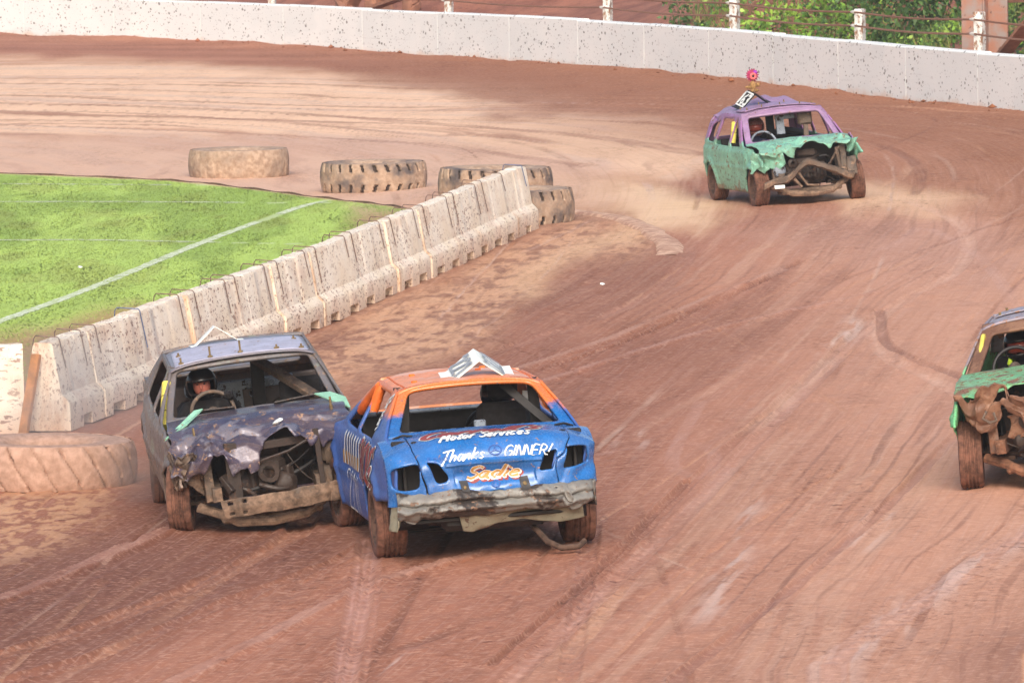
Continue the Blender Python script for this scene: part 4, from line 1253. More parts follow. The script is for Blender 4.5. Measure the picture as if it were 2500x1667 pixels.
TY = [(118, 1178, .84, .42, 2, 'sand_tyre', 'sand coloured tractor tyre lying flat in front of the barrier end near the purple car', (1.0, -.5)),
      (584, 430, .84, .47, 0, 'big_tyre', 'evenly mud coated tractor tyre lying flat by the turf edge, furthest from the barrier', (0, 0)),
      (913, 463, .855, .46, 1, 'big_tyre', 'black patched tractor tyre with notched tread between the muddy tyre and the barrier', (0, 0)),
      (1210, 486, .88, .50, 1, 'big_tyre', 'tractor tyre with chunky tread half hidden behind the barrier end', (.6, 0)),
      (1263, 546, .83, .52, 1, 'big_tyre', 'grey scuffed tractor tyre showing past the whitish end of the barrier', (0, 0))]
for k, (px, py, R, W, stl, mt, lab, tilt) in enumerate(TY):
    c_ = at(px, py)
    me = big_tyre(R, W, stl, 60 + k)
    mw = Matrix.Translation((c_.x, c_.y, float(gz(c_.x, c_.y)) - .015)) @ Matrix.Rotation(R_(tilt[0]), 4, 'Y') @ Matrix.Rotation(R_(40 * k), 4, 'Z')
    o = link('tractor_tyre', me, MT[mt], None, mw, smooth=45)
    tag(o, lab, 'tyre', 'tractor tyres marking the infield corner')

# kerb at the tip of the apron and the dark edge of the turf
t = NT('pale_clay_kerb'); a2 = t.noise(t.obj, 6, 6, .6)
MT['kerb'] = t.fin(t.mix(t.step(a2, .35, .65), lin(168, 124, 102), lin(214, 176, 148)), .9)
Cc = pxcurve([(1330, 515), (1400, 521), (1480, 532), (1550, 552), (1600, 580), (1622, 606), (1612, 622)], 90)
tx = np.gradient(Cc, axis=0); tx /= np.linalg.norm(tx, axis=1)[:, None]
P = np.zeros((90, 6, 3))
for i in range(90):
    nx, ny = tx[i, 1], -tx[i, 0]
    hj = (.02 + .02 * n2(np.array([i * .12]), np.array([0.5]), 4)[0]) * min(1, i / 6, (89 - i) / 6)
    for j, (o_, h_) in enumerate([(-.34, -.05), (-.2, hj * .7), (-.08, hj + .006), (.06, hj), (.10, .0), (.14, -.08)]):
        j_ = .08 * (n2(np.array([i * .16]), np.array([.3]), 6)[0] - .5)
        x_, y_ = Cc[i, 0] + nx * (o_ + j_), Cc[i, 1] + ny * (o_ + j_)
        P[i, j] = (x_, y_, gtop(x_, y_) + h_)
mb = MB(); mb.sheet(P)
tag(mb.build('kerb', MT['kerb']), 'low crumbling pale kerb curving round the tip of the apron', kind='structure')
Cc = pxcurve([(-100, 422), (0, 424), (400, 441), (620, 463), (900, 497), (1010, 513)], 90)
mb = MB(); P = np.zeros((90, 4, 3))
for i in range(90):
    for j, (o_, h_) in enumerate([(0, -.03), (0, .022), (.05, .022), (.05, -.03)]):
        P[i, j] = (Cc[i, 0], Cc[i, 1] + o_, gtop(Cc[i, 0], Cc[i, 1]) + h_ + .01 * math.sin(i * .7))
mb.sheet(P)
MT['edge'] = simple('dark_turf_edging', lin(104, 82, 66), .9, 0, .3, 4, .3)
tag(mb.build('turf_edging', MT['edge']), 'dark edging strip where the turf meets the clay', kind='structure')

# scrap behind the wall: boards and old tyres
def old_tyre(px, off, R, W, rot, lab, dz=0):
    b, d, nn = bank_pt(px, off)
    me = big_tyre(R, W, 2, int(px))
    mw = Matrix.Translation(b + Vector((0, 0, dz))) @ rot
    o = link('scrap_tyre', me, MT['scrap'], None, mw, smooth=45); tag(o, lab, 'tyre', 'scrap heaped behind the wall')
RX = Matrix.Rotation
old_tyre(2432, .95, .55, .3, RX(R_(18), 4, 'X'), 'rust coloured scrap tyre at the foot of the stanchion', .45)
old_tyre(2520, 1.1, .6, .3, RX(R_(12), 4, 'Y'), 'rust coloured scrap tyre under the slanting plank', .5)
old_tyre(880, 1.6, .75, .4, RX(R_(70), 4, 'X') @ RX(R_(30), 4, 'Y'), 'brown scrap tyre standing among boards behind the wall', .65)
old_tyre(970, 1.8, .75, .4, RX(R_(78), 4, 'X') @ RX(R_(-35), 4, 'Y'), 'brown scrap tyre beside the boards, close to a white post', .65)
def plank(px0, o0, z0, px1, o1, z1, w_, h_, lab):
    a = wall_at(wall_s(px0, o0), o0)[0] + Vector((0, 0, z0)); b = wall_at(wall_s(px1, o1), o1)[0] + Vector((0, 0, z1))
    mb = MB(); mb.bar(a, b, w_, h_); tag(mb.build('plank', MT['scrap']), lab, 'plank', 'scrap heaped behind the wall')
plank(2440, .75, .9, 2530, .95, 1.75, .3, .06, 'broad rusty plank slanting up over the scrap tyres')
plank(2470, 1.8, 1.9, 2540, 1.8, 1.95, .25, .05, 'short rusty plank lying level above the scrap tyres')
plank(800, 1.2, 1.75, 850, .9, .9, .35, .06, 'brown board sliding down steeply behind the wall')
plank(852, 1.1, .9, 900, 1.3, 1.9, .4, .06, 'brown board leaning upward beside the sliding board')
plank(905, 1.0, 1.0, 1010, 1.2, 1.4, .3, .08, 'long brown board lying across the scrap tyres')
# litter
for q, (px, py, lab) in enumerate([(196, 655, 'small scrap of white litter on the turf'), (1471, 697, 'crumpled white paper on the dark patch of clay')]):
    c_ = at(px, py); mb = MB(); mb.ball((0, 0, .015), (.03, .028, .016), 8, 5)
    mb.warp(lambda A: A + (np.stack([n3(A * 25, 1), n3(A * 25, 2), n3(A * 25, 3)], 1) - .5) * .04)
    tag(mb.build('litter', MT['white'], None, Matrix.Translation((c_.x, c_.y, gtop(c_.x, c_.y))), smooth=10), lab, 'litter')

# dust hanging over the tyre beside the barrier end
t = NT('dust'); t.t.nodes.remove(t.b)
pv = t.n('ShaderNodeVolumePrincipled'); pv.inputs['Color'].default_value = (.93, .84, .79, 1); pv.inputs['Anisotropy'].default_value = .2
ln_ = t.n('ShaderNodeVectorMath', operation='LENGTH'); t.set(ln_.inputs[0], t.obj)
fall = t.step(ln_.outputs['Value'], 1.0, .1)
nz_ = t.step(t.noise(t.map(t.obj, (1, 1, .6)), 2.2, 5, .6), .32, .7)
t.set(pv.inputs['Density'], t.math('MULTIPLY', t.math('MULTIPLY', fall, nz_), .34))
t.t.links.new(pv.outputs[0], t.out.inputs['Volume'])
dust_m = t.m
t = NT('brown_dust'); t.t.nodes.remove(t.b)
pv = t.n('ShaderNodeVolumePrincipled'); pv.inputs['Color'].default_value = (.62, .46, .40, 1)
ln_ = t.n('ShaderNodeVectorMath', operation='LENGTH'); t.set(ln_.inputs[0], t.obj)
t.set(pv.inputs['Density'], t.math('MULTIPLY', t.math('MULTIPLY', t.step(ln_.outputs['Value'], 1.0, .1), t.step(t.noise(t.obj, 2.4, 5, .6), .3, .7)), .9))
t.t.links.new(pv.outputs[0], t.out.inputs['Volume'])
c_ = at(345, 1245)
mb = MB(); mb.ball((0, 0, 0), 1.0, 20, 12)
o = mb.build('dust', t.m, None, Matrix.Translation((c_.x, c_.y + .5, .30)) @ Matrix.Diagonal((.55, 1.3, .32, 1)), smooth=180)
tag(o, 'brown dust kicked up by the front wheel of the purple car', 'dust', kind='stuff')
t.m = dust_m
c_ = at(150, 1120)
mb = MB(); mb.ball((0, 0, 0), 1.0, 24, 14)
o = mb.build('dust', t.m, None, Matrix.Translation((c_.x, c_.y, .62)) @ Matrix.Diagonal((1.5, 4.5, .8, 1)), smooth=180)
tag(o, 'pale dust drifting over the sand coloured tyre and barrier end', 'dust', kind='stuff')

# dusty air over the whole place
t = NT('dusty_air'); t.t.nodes.remove(t.b)
pv = t.n('ShaderNodeVolumePrincipled'); pv.inputs['Color'].default_value = (.95, .92, .89, 1); pv.inputs['Density'].default_value = .0005; pv.inputs['Anisotropy'].default_value = .3
t.t.links.new(pv.outputs[0], t.out.inputs['Volume'])
mb = MB(); mb.box((0, 1550, 3.9), (26000, 4200, 12.6))
tag(mb.build('haze', t.m, smooth=0), 'thin dusty haze over the track', kind='stuff')
# ------------------------------------------------------------------ car tools
def car_matrix(px, py, head, back, shift=0.0, lift=0.0):
    """px, py: where the midpoint of an axle touches the ground; head: heading clockwise from +Y;
    back: distance of that axle ahead (+) of the car's middle"""
    p = at(px, py)
    h = Vector((math.sin(R_(head)), math.cos(R_(head)), 0)); rgt = Vector((h.y, -h.x, 0))
    c = p - h * back + rgt * shift
    e = .8
    zx = (float(gz(c.x + e, c.y)) - float(gz(c.x - e, c.y))) / (2 * e); zy = (float(gz(c.x, c.y + e)) - float(gz(c.x, c.y - e))) / (2 * e)
    up = Vector((-zx, -zy, 1)).normalized()
    f = (h - up * h.dot(up)).normalized(); r = f.cross(up)
    mw = Matrix((r, f, up)).transposed().to_4x4()
    mw.translation = Vector((c.x, c.y, float(gz(c.x, c.y)) + lift))
    return mw

def deformer(dents=(), crum=(), roll=0.0, pitch=0.0, rz=.35, dz=0.0):
    def fn(P):
        P = np.array(P, float)
        Q = P.copy()
        for c, r, d in dents:
            k = np.exp(-(((P - np.array(c)) / np.array(r)) ** 2).sum(1))
            Q += k[:, None] * np.array(d)
        for c, r, amp, sc, seed in crum:
            k = np.exp(-(((P - np.array(c)) / np.array(r)) ** 4).sum(1))
            sel = np.nonzero(k > .004)[0]
            if len(sel) == 0: continue
            k = k[sel]; PA = P; P = PA[sel]
            # folds: triangle waves along random directions leave flat facets and sharp creases, like bent sheet
            r = np.random.default_rng(seed)
            lowf = n3(P * sc * .5 + 3.7, seed + 3)
            V = np.zeros_like(P)
            for q in range(5):
                d = r.normal(size=3); d /= np.linalg.norm(d)
                ph = (P + .35 / sc * (np.stack([n3(P * sc * .6 + 9, seed + 5), n3(P * sc * .6 + 19, seed + 6), lowf], 1) - .5)) @ d * sc * (.42 + .22 * q) + r.uniform(0, 9)
                tri = np.abs((ph % 1) * 2 - 1) * 2 - 1
                e = r.normal(size=3); e /= np.linalg.norm(e)
                V += tri[:, None] * e * (1.0, .8, .6, .42, .3)[q]
            V *= (.45 + 1.1 * lowf)[:, None]
            Q[sel] += (k * amp)[:, None] * V * .85
            P = PA
        if roll or pitch:
            a = R_(roll); x, z = Q[:, 0].copy(), Q[:, 2] - rz
            Q[:, 0] = x * math.cos(a) + z * math.sin(a); Q[:, 2] = -x * math.sin(a) + z * math.cos(a) + rz
            a = R_(pitch); y, z = Q[:, 1].copy(), Q[:, 2] - rz
            Q[:, 1] = y * math.cos(a) - z * math.sin(a); Q[:, 2] = y * math.sin(a) + z * math.cos(a) + rz
        Q[:, 2] += dz
        return Q
    return fn

_wheel_cache = {}
def make_wheel(parent, pos, r, wd, side, steer=0.0, camber=0.0, style='alloy', lab=None):
    """wheel > tyre, rim; side +1: outer face towards +X"""
    key = (r, wd, style)
    if key not in _wheel_cache:
        w2 = wd / 2; rr = r * .66
        prof = [(rr, -w2 * .82), (rr * 1.06, -w2 * .95), (r * .86, -w2), (r * .95, -w2 * .93), (r * .985, -w2 * .78)]
        for g in (-.45, -.15, .15, .45):
            prof += [(r, w2 * (g - .09)), (r - .012, w2 * (g - .06)), (r - .012, w2 * (g + .06)), (r, w2 * (g + .09))]
        prof += [(r * .985, w2 * .78), (r * .95, w2 * .93), (r * .86, w2), (rr * 1.06, w2 * .95), (rr, w2 * .82)]
        tb = MB(); tb.lathe(prof, 56)
        A = np.array(tb.v); 
        rad = np.hypot(A[:, 1], A[:, 2]); an = np.arctan2(A[:, 2], A[:, 1])
        k = (1 + .012 * (n2(an * 5 + 9, A[:, 0] * 12, 8) - .5)) * 1.0
        blk = (rad > r * .93) & (np.abs(A[:, 0]) > w2 * .5) & (np.sin(an * 40) > .55)
        k[blk] -= .022
        A[:, 1] *= k; A[:, 2] *= k; tb.v = [tuple(q) for q in A]
        rb = MB()
        rb.lathe([(rr * 1.04, w2 * .9), (rr * .97, w2 * .86), (rr * .93, w2 * .3), (rr * .93, -w2 * .8), (rr * 1.02, -w2 * .86), (rr * .99, -w2 * .5), (rr * .96, w2 * .3), (rr * 1.0, w2 * .8)], 40)
        if style == 'steel':
            rb.lathe([(rr * .94, w2 * .25), (rr * .8, w2 * .45), (rr * .62, w2 * .30), (rr * .5, w2 * .34), (rr * .36, w2 * .52), (rr * .2, w2 * .56), (rr * .18, w2 * .35), (0.001, w2 * .35), (0.001, w2 * .2), (rr * .9, w2 * .1)], 32)
            for q in range(8):
                a = q * math.pi / 4
                rb.ball((w2 * .34, rr * .7 * math.cos(a), rr * .7 * math.sin(a)), (.02, rr * .09, rr * .09), 8, 5)
        else:
            ns = 7 if style == 'alloy' else 12
            for q in range(ns):
                a = 2 * math.pi * q / ns
                i0 = (w2 * .45, rr * .18 * math.cos(a), rr * .18 * math.sin(a)); i1 = (w2 * .62, rr * .96 * math.cos(a), rr * .96 * math.sin(a))
                rb.bar(i0, i1, rr * (.2 if ns == 7 else .1), .025, (1, 0, 0), .005)
            rb.lathe([(rr * .27, w2 * .3), (rr * .27, w2 * .6), (rr * .2, w2 * .66), (.001, w2 * .66), (.001, w2 * .3)], 20)
            rb.lathe([(rr * .7, -w2 * .2), (rr * .7, -w2 * .1), (.001, -w2 * .1), (.001, -w2 * .2)], 24)
        _wheel_cache[key] = (tb, rb)
    tb, rb = _wheel_cache[key]
    e = bpy.data.objects.new('wheel', None); e.empty_display_size = .2; COL.objects.link(e); e.parent = parent
    mw = Matrix.Translation(pos) @ Matrix.Rotation(R_(steer), 4, 'Z') @ Matrix.Rotation(R_(camber), 4, 'Y') @ Matrix.Rotation(random.uniform(0, 6), 4, 'X')
    if side < 0: mw = mw @ Matrix.Rotation(math.pi, 4, 'Z')
    e.matrix_local = mw
    if lab: e['label'] = lab
    tb.build('tyre', MT['tyre'], e, smooth=35); rb.build('rim', MT['rim'], e, smooth=35)
    return e

def side_panels(car, c, mat, deform, windows, label=None, keepx=None, names=('side_panel',)):
    """both flanks with pillars; c holds the sizes"""
    wb = c['W'] / 2
    def wfun(y, z):
        lo_ = wb * (1 - .055 * ((z - .58) / .38) ** 2)
        bw = wb * (1 - .055 * ((c['belt'] - .58) / .38) ** 2)
        tt = np.clip((z - c['belt']) / (c['zr'] - c['belt']), 0, 1)
        up = bw + (c['wr'] - bw) * (tt * .9 + tt * tt * .1)
        w_ = np.where(z > c['belt'], up, lo_)
        w_ = w_ - .02 * np.exp(-((z - c['belt'] - .0) / .03) ** 2) + .012 * np.exp(-((z - .56) / .025) ** 2)
        w_ = w_ - c.get('tr', .10) * np.clip((c['yr'] + .9 - y) / .9, 0, 1) ** 2 - c.get('tf', .10) * np.clip((y - c['yf'] + .9) / .9, 0, 1) ** 2
        for ya in (-c['wb'] / 2, c['wb'] / 2):
            dd = np.hypot(y - ya, z - c['r'])
            w_ = w_ + .03 * np.exp(-((dd - c['ra'] - .02) / .05) ** 2)
        return w_
    def arch(ya, r, n=14):
        b = math.asin(min(1, (c['sill'] - c['r']) / r)) if c['sill'] > c['r'] else -math.asin((c['r'] - c['sill']) / r)
        e = math.asin(max(-.9, min(.9, ((c['tail_z0'] if ya < 0 else c['nose_z0']) - .05 - c['r']) / r)))
        return [(ya + r * math.cos(math.pi - a), c['r'] + r * math.sin(a)) for a in (np.linspace(e, math.pi - b, n) if ya < 0 else np.linspace(b, math.pi - e, n))]
    keep = [(c['yr'], c['tail_z0'])] + arch(-c['wb'] / 2, c['ra']) + arch(c['wb'] / 2, c['ra']) + [(c['yf'], c['nose_z0'])] + c['top'] 
    out_ = []
    for sg in (-1, 1):
        out_.append(panel('side_panel', lambda U, V, sg=sg: np.stack([sg * wfun(U, V), U, V], 1), keep, windows, 120, 44, mat, car, deform, .02, 40))
    return out_, wfun

def interior(car, c, deform, mat, wreck=True):
    """floor, bulkheads, wheel housings and sills: everything dark one sees through the openings"""
    w = c['W'] / 2 - .1
    mb = MB()
    mb.box((0, (c['cowl'] + c['bulk']) / 2, c['sill'] + .02), (2 * w, c['cowl'] - c['bulk'], .03), None, .005)
    mb.box((0, -.0, c['sill'] + .10), (.22, c['cowl'] - c['bulk'] - .1, .16), None, .03)
    mb.warp(deform).build('floor_pan', mat, car)
    mb = MB(); mb.box((0, c['cowl'] + .05, .55), (2 * w, .04, .66), None, .01)
    mb.box((0, c['cowl'] + .0, .84), (2 * w, .12, .07), None, .02)
    mb.warp(deform).build('firewall', mat, car)
    for sg in (-1, 1):
        for ya in (-c['wb'] / 2, c['wb'] / 2):
            mb = MB(); n = 14; rr = c['ra'] + .015
            A_ = []
            for i in range(n):
                a = math.pi * (i / (n - 1)) * 1.1 - .05 * math.pi if (ya < 0 or not wreck) else math.pi * (.55 + .5 * i / (n - 1))
                for x_ in (w + .02, w - .30):
                    A_.append((sg * x_, ya + rr * math.cos(a), c['r'] + rr * math.sin(a)))
            mb.add(A_, [(2 * i, 2 * i + 1, 2 * i + 3, 2 * i + 2) for i in range(n - 1)])
            b = len(mb.v); mb.add([(sg * (w - .30), ya, c['r'])] + [A_[2 * i + 1] for i in range(n)], [(0, i + 1, i + 2) for i in range(n - 1)])
            mb.warp(deform).build('wheel_housing', MT['black'], car, solid=.01)

def seat(car, pos, mat, deform, hgt=.62):
    mb = MB(); x, y, z = pos
    mb.box((x, y + .02, z), (.48, .5, .14), None, .05)
    mb.bar((x, y - .24, z + .05), (x, y - .38, z + hgt), .46, .13, (0, 1, 0), .05)
    mb.bar((x, y - .38, z + hgt + .02), (x, y - .41, z + hgt + .2), .26, .1, (0, 1, 0), .04)
    mb.warp(deform).build('seat', mat, car)

def steering(car, pos, deform, mat, r=.19, tilt=28):
    mb = MB(); x, y, z = pos; rot = Matrix.Rotation(R_(tilt), 3, 'X')
    n = 40; pts = [Vector((x, y, z)) + rot @ Vector((r * math.cos(2 * math.pi * k / n), 0, r * math.sin(2 * math.pi * k / n))) for k in range(n + 1)]
    mb.tube(pts, .017, 8, False)
    for a in (-20, 200, 90 + 180):
        q = Vector((x, y, z)) + rot @ Vector((r * math.cos(R_(a)), 0, r * math.sin(R_(a))))
        mb.bar(Vector((x, y + .02, z)), q, .05, .02, (0, 1, 0), .005)
    mb.warp(deform); o = mb.build('steering_wheel', mat, car)
    hb = MB(); hb.tube([Vector((x, y - .02, z)), Vector((x, y + .06, z - .02)), Vector((x, y + .42, z - .2))], [.055, .06, .035], 12); hb.warp(deform)
    hb.build('steering_column', MT['mud_steel'], o)
    return Vector((x, y, z)), rot

# strokes of a hand-lettered alphabet: polylines in a box about .6 wide and 1 high
GL = {
 'A': [[(0, 0), (.3, 1), (.6, 0)], [(.12, .38), (.48, .38)]], 'B': [[(.05, 0), (.1, 1), (.4, 1), (.52, .85), (.42, .6), (.1, .52)], [(.42, .58), (.6, .4), (.5, .1), (.3, 0), (.05, 0)]],
 'C': [[(.6, .8), (.42, 1), (.18, .9), (.03, .5), (.12, .12), (.35, 0), (.6, .18)]], 'E': [[(.55, 1), (.1, 1), (.03, 0), (.52, 0)], [(.06, .52), (.46, .52)]],
 'G': [[(.62, .82), (.42, 1), (.16, .88), (.03, .45), (.14, .08), (.4, 0), (.58, .2), (.6, .45), (.36, .45)]], 'I': [[(.12, 0), (.18, 1)]], 'L': [[(.1, 1), (.03, 0), (.5, 0)]],
 'M': [[(0, 0), (.12, 1), (.36, .35), (.62, 1), (.68, 0)]], 'N': [[(0, 0), (.08, 1), (.48, 0), (.56, 1)]], 'R': [[(.03, 0), (.1, 1), (.42, 1), (.56, .78), (.42, .52), (.07, .48)], [(.28, .5), (.58, 0)]],
 'S': [[(.6, .86), (.4, 1), (.14, .88), (.12, .66), (.46, .42), (.5, .16), (.26, 0), (0, .12)]], 'T': [[(-.1, .96), (.75, 1.04)], [(.36, 1), (.2, .3), (0, -.2)]],
 'a': [[(.42, .5), (.2, .55), (.04, .3), (.12, .02), (.32, .1), (.44, .52), (.42, .04), (.54, 0)]], 'c': [[(.42, .48), (.22, .55), (.05, .28), (.16, .02), (.42, .1)]],
 'd': [[(.42, .48), (.2, .55), (.04, .28), (.14, .02), (.36, .14), (.5, 1), (.42, .04)]], 'e': [[(.06, .28), (.4, .34), (.34, .54), (.14, .5), (.05, .22), (.18, .01), (.44, .1)]],
 'h': [[(.14, 1), (0, 0), (.1, .36), (.3, .54), (.4, .42), (.36, 0)]], 'i': [[(.12, .54), (.06, .04), (.16, 0)], [(.16, .76), (.17, .8)]], 'k': [[(.14, 1.0), (0, 0)], [(.44, .6), (.06, .3), (.42, 0)]],
 'l': [[(.16, 1), (.04, .1), (.14, 0), (.2, .04)]], 'n': [[(.06, .52), (0, 0), (.1, .36), (.3, .54), (.4, .42), (.36, 0)]], 'o': [[(.26, .55), (.07, .38), (.06, .12), (.22, 0), (.4, .14), (.42, .4), (.26, .55)]],
 'r': [[(.08, .54), (.02, 0), (.12, .36), (.28, .54), (.38, .48)]], 's': [[(.4, .5), (.2, .55), (.12, .42), (.34, .2), (.28, .02), (.02, .06)]], 't': [[(.18, .86), (.08, .1), (.18, 0), (.3, .06)], [(0, .56), (.34, .58)]],
 'v': [[(.04, .52), (.18, 0), (.42, .54)]], '!': [[(.34, 1.1), (.14, .3)], [(.07, .04), (.05, 0)]], "'": [[(.12, 1.02), (.06, .8)]], ' ': [],
 '1': [[(.02, .78), (.22, 1), (.2, 0)]], '2': [[(.04, .76), (.2, .98), (.44, .96), (.5, .72), (.3, .4), (.02, 0), (.54, 0)]], '0': [[(.28, 1), (.06, .7), (.06, .3), (.28, 0), (.5, .3), (.5, .7), (.28, 1)]],
 '3': [[(.06, .9), (.3, 1), (.5, .8), (.26, .54), (.52, .28), (.3, 0), (.04, .1)]], '6': [[(.46, .96), (.16, .66), (.06, .26), (.26, 0), (.5, .2), (.42, .48), (.1, .36)]],
}
GW = {'I': .3, 'i': .26, 'l': .28, '!': .4, "'": .2, ' ': .4, 'M': .82, 't': .36, 'r': .42, 'T': .6, '1': .4}
def dense(pl, st=.06):
    o = []
    for a, b in zip(pl[:-1], pl[1:]):
        n = max(1, int(math.dist(a, b) / st)); o += [(a[0] + (b[0] - a[0]) * k / n, a[1] + (b[1] - a[1]) * k / n) for k in range(n)]
    return o + [pl[-1]]
def smooth_pl(pl):
    if len(pl) < 3: return dense(pl)
    P = np.array(pl, float); P = np.vstack([2 * P[0] - P[1], P, 2 * P[-1] - P[-2]]); o = []
    for i in range(1, len(P) - 2):
        for t_ in np.linspace(0, 1, 6, endpoint=False):
            a, b, c, d = P[i - 1], P[i], P[i + 1], P[i + 2]
            o.append(tuple(.5 * (2 * b + (c - a) * t_ + (2 * a - 5 * b + 4 * c - d) * t_ * t_ + (3 * b - a - 3 * c + d) * t_ ** 3)))
    return dense(o + [tuple(P[-2])])
def letters(text, size, wd, slant=.25, track=1.05, curvy=True, sx=1.0):
    """flat ribbons (quads) for a line of brush lettering; baseline at 0"""
    quads = []; x0 = 0
    for ch in text:
        for pl in GL[ch]:
            p = smooth_pl(pl) if curvy else dense(pl)
            p = [((x0 + a + slant * b) * size * sx, b * size) for a, b in p]
            for i in range(len(p) - 1):
                dx, dy = p[i + 1][0] - p[i][0], p[i + 1][1] - p[i][1]; L = math.hypot(dx, dy) or 1e-9
                nx, ny = -dy / L, dx / L
                w_ = wd * (.62 + .38 * abs(nx * .6 - ny * .8)) / 2
                ex, ey = dx / L * wd * .15, dy / L * wd * .15
                quads.append([(p[i][0] - ex + nx * w_, p[i][1] - ey + ny * w_), (p[i][0] - ex - nx * w_, p[i][1] - ey - ny * w_), (p[i + 1][0] + ex - nx * w_, p[i + 1][1] + ey - ny * w_), (p[i + 1][0] + ex + nx * w_, p[i + 1][1] + ey + ny * w_)])
        x0 += GW.get(ch, .58) * track
    return quads, x0 * size * sx
def decal(name, quads, fn, mat, parent, deform, off=.006, origin=(0, 0), rot=0.0):
    """lay flat quads on a surface fn(u, v) -> points"""
    A = np.array(quads, float).reshape(-1, 2)
    ca, sa = math.cos(R_(rot)), math.sin(R_(rot))
    A = np.stack([A[:, 0] * ca - A[:, 1] * sa + origin[0], A[:, 0] * sa + A[:, 1] * ca + origin[1]], 1)
    e = .004
    P = deform(fn(A[:, 0], A[:, 1])); Pu = deform(fn(A[:, 0] + e, A[:, 1])); Pv = deform(fn(A[:, 0], A[:, 1] + e))
    Nn = np.cross(Pu - P, Pv - P); Nn /= np.linalg.norm(Nn, axis=1)[:, None]
    jit = np.repeat(np.arange(len(A) // 4) % 7, 4) * .0002
    P = P + Nn * (off + .012 + jit)[:, None]
    me = npmesh(name, P, np.arange(len(P)).reshape(-1, 4))
    return link(name, me, mat, parent, None, smooth=0)

def roof_board(car, c, w, h, ang, deform, foot, chars=None, numc='grey_print', border=None, back=None, mat='white', yaw=0.0, wt=.032, tilt=0.0):
    """folded number plate standing astride the roof: ridge along the car; c = (x, y, z) of its middle"""
    x, y, z = c; a = R_(ang); L = h
    M = Matrix.Rotation(R_(tilt), 3, 'X') @ Matrix.Rotation(R_(yaw), 3, 'Z')
    hx, hz = L * math.cos(a), L * math.sin(a)
    mb = MB()
    for sg in (-1, 1):
        pts = [(sg * (hx + foot), 0), (sg * hx, 0.0), (0, hz)]
        rows = []
        for px_, pz_ in pts:
            rows.append([M @ Vector((px_, yy, pz_)) + Vector((x, y, z + .008)) for yy in (-w / 2, w / 2)])
        for r_ in range(2):
            mb.add(rows[r_] + rows[r_ + 1], [(0, 1, 3, 2)])
    mb.warp(deform)
    o = mb.build('roof_board', MT[mat], car, solid=.006, smooth=0)
    if chars:
        for sg in (-1, 1):
            # v runs from the foot up to the ridge, u along the car; read from outside
            def fn(U, V, sg=sg):
                t_ = V / L
                q = np.stack([sg * hx * (1 - t_), -sg * 0 + U * (1 if sg > 0 else -1), hz * t_], 1)
                return q @ np.array(M).T + np.array([x, y, z + .008])
            q, wid = letters(chars, h * .62, wt, 0.0, 1.12, False)
            q = [[(a_ - wid / 2 + .01, b_ + h * .18) for a_, b_ in r] for r in q]
            decal('number', q, fn, MT[numc], o, deform, .006)
            if border:
                bw, bh = w * .46, h
                fr = [[(-bw, h * .1), (bw, h * .1)], [(bw, h * .1), (bw, h * .9)], [(bw, h * .9), (-bw, h * .9)], [(-bw, h * .9), (-bw, h * .1)]]
                qq = []
                for (p_, r_) in fr:
                    dx, dy = r_[0] - p_[0], r_[1] - p_[1]; l_ = math.hypot(dx, dy); nx, ny = -dy / l_ * .012, dx / l_ * .012
                    qq.append([(p_[0] + nx, p_[1] + ny), (p_[0] - nx, p_[1] - ny), (r_[0] - nx, r_[1] - ny), (r_[0] + nx, r_[1] + ny)])
                decal('border', qq, fn, MT[border], o, deform, .005)
    return o

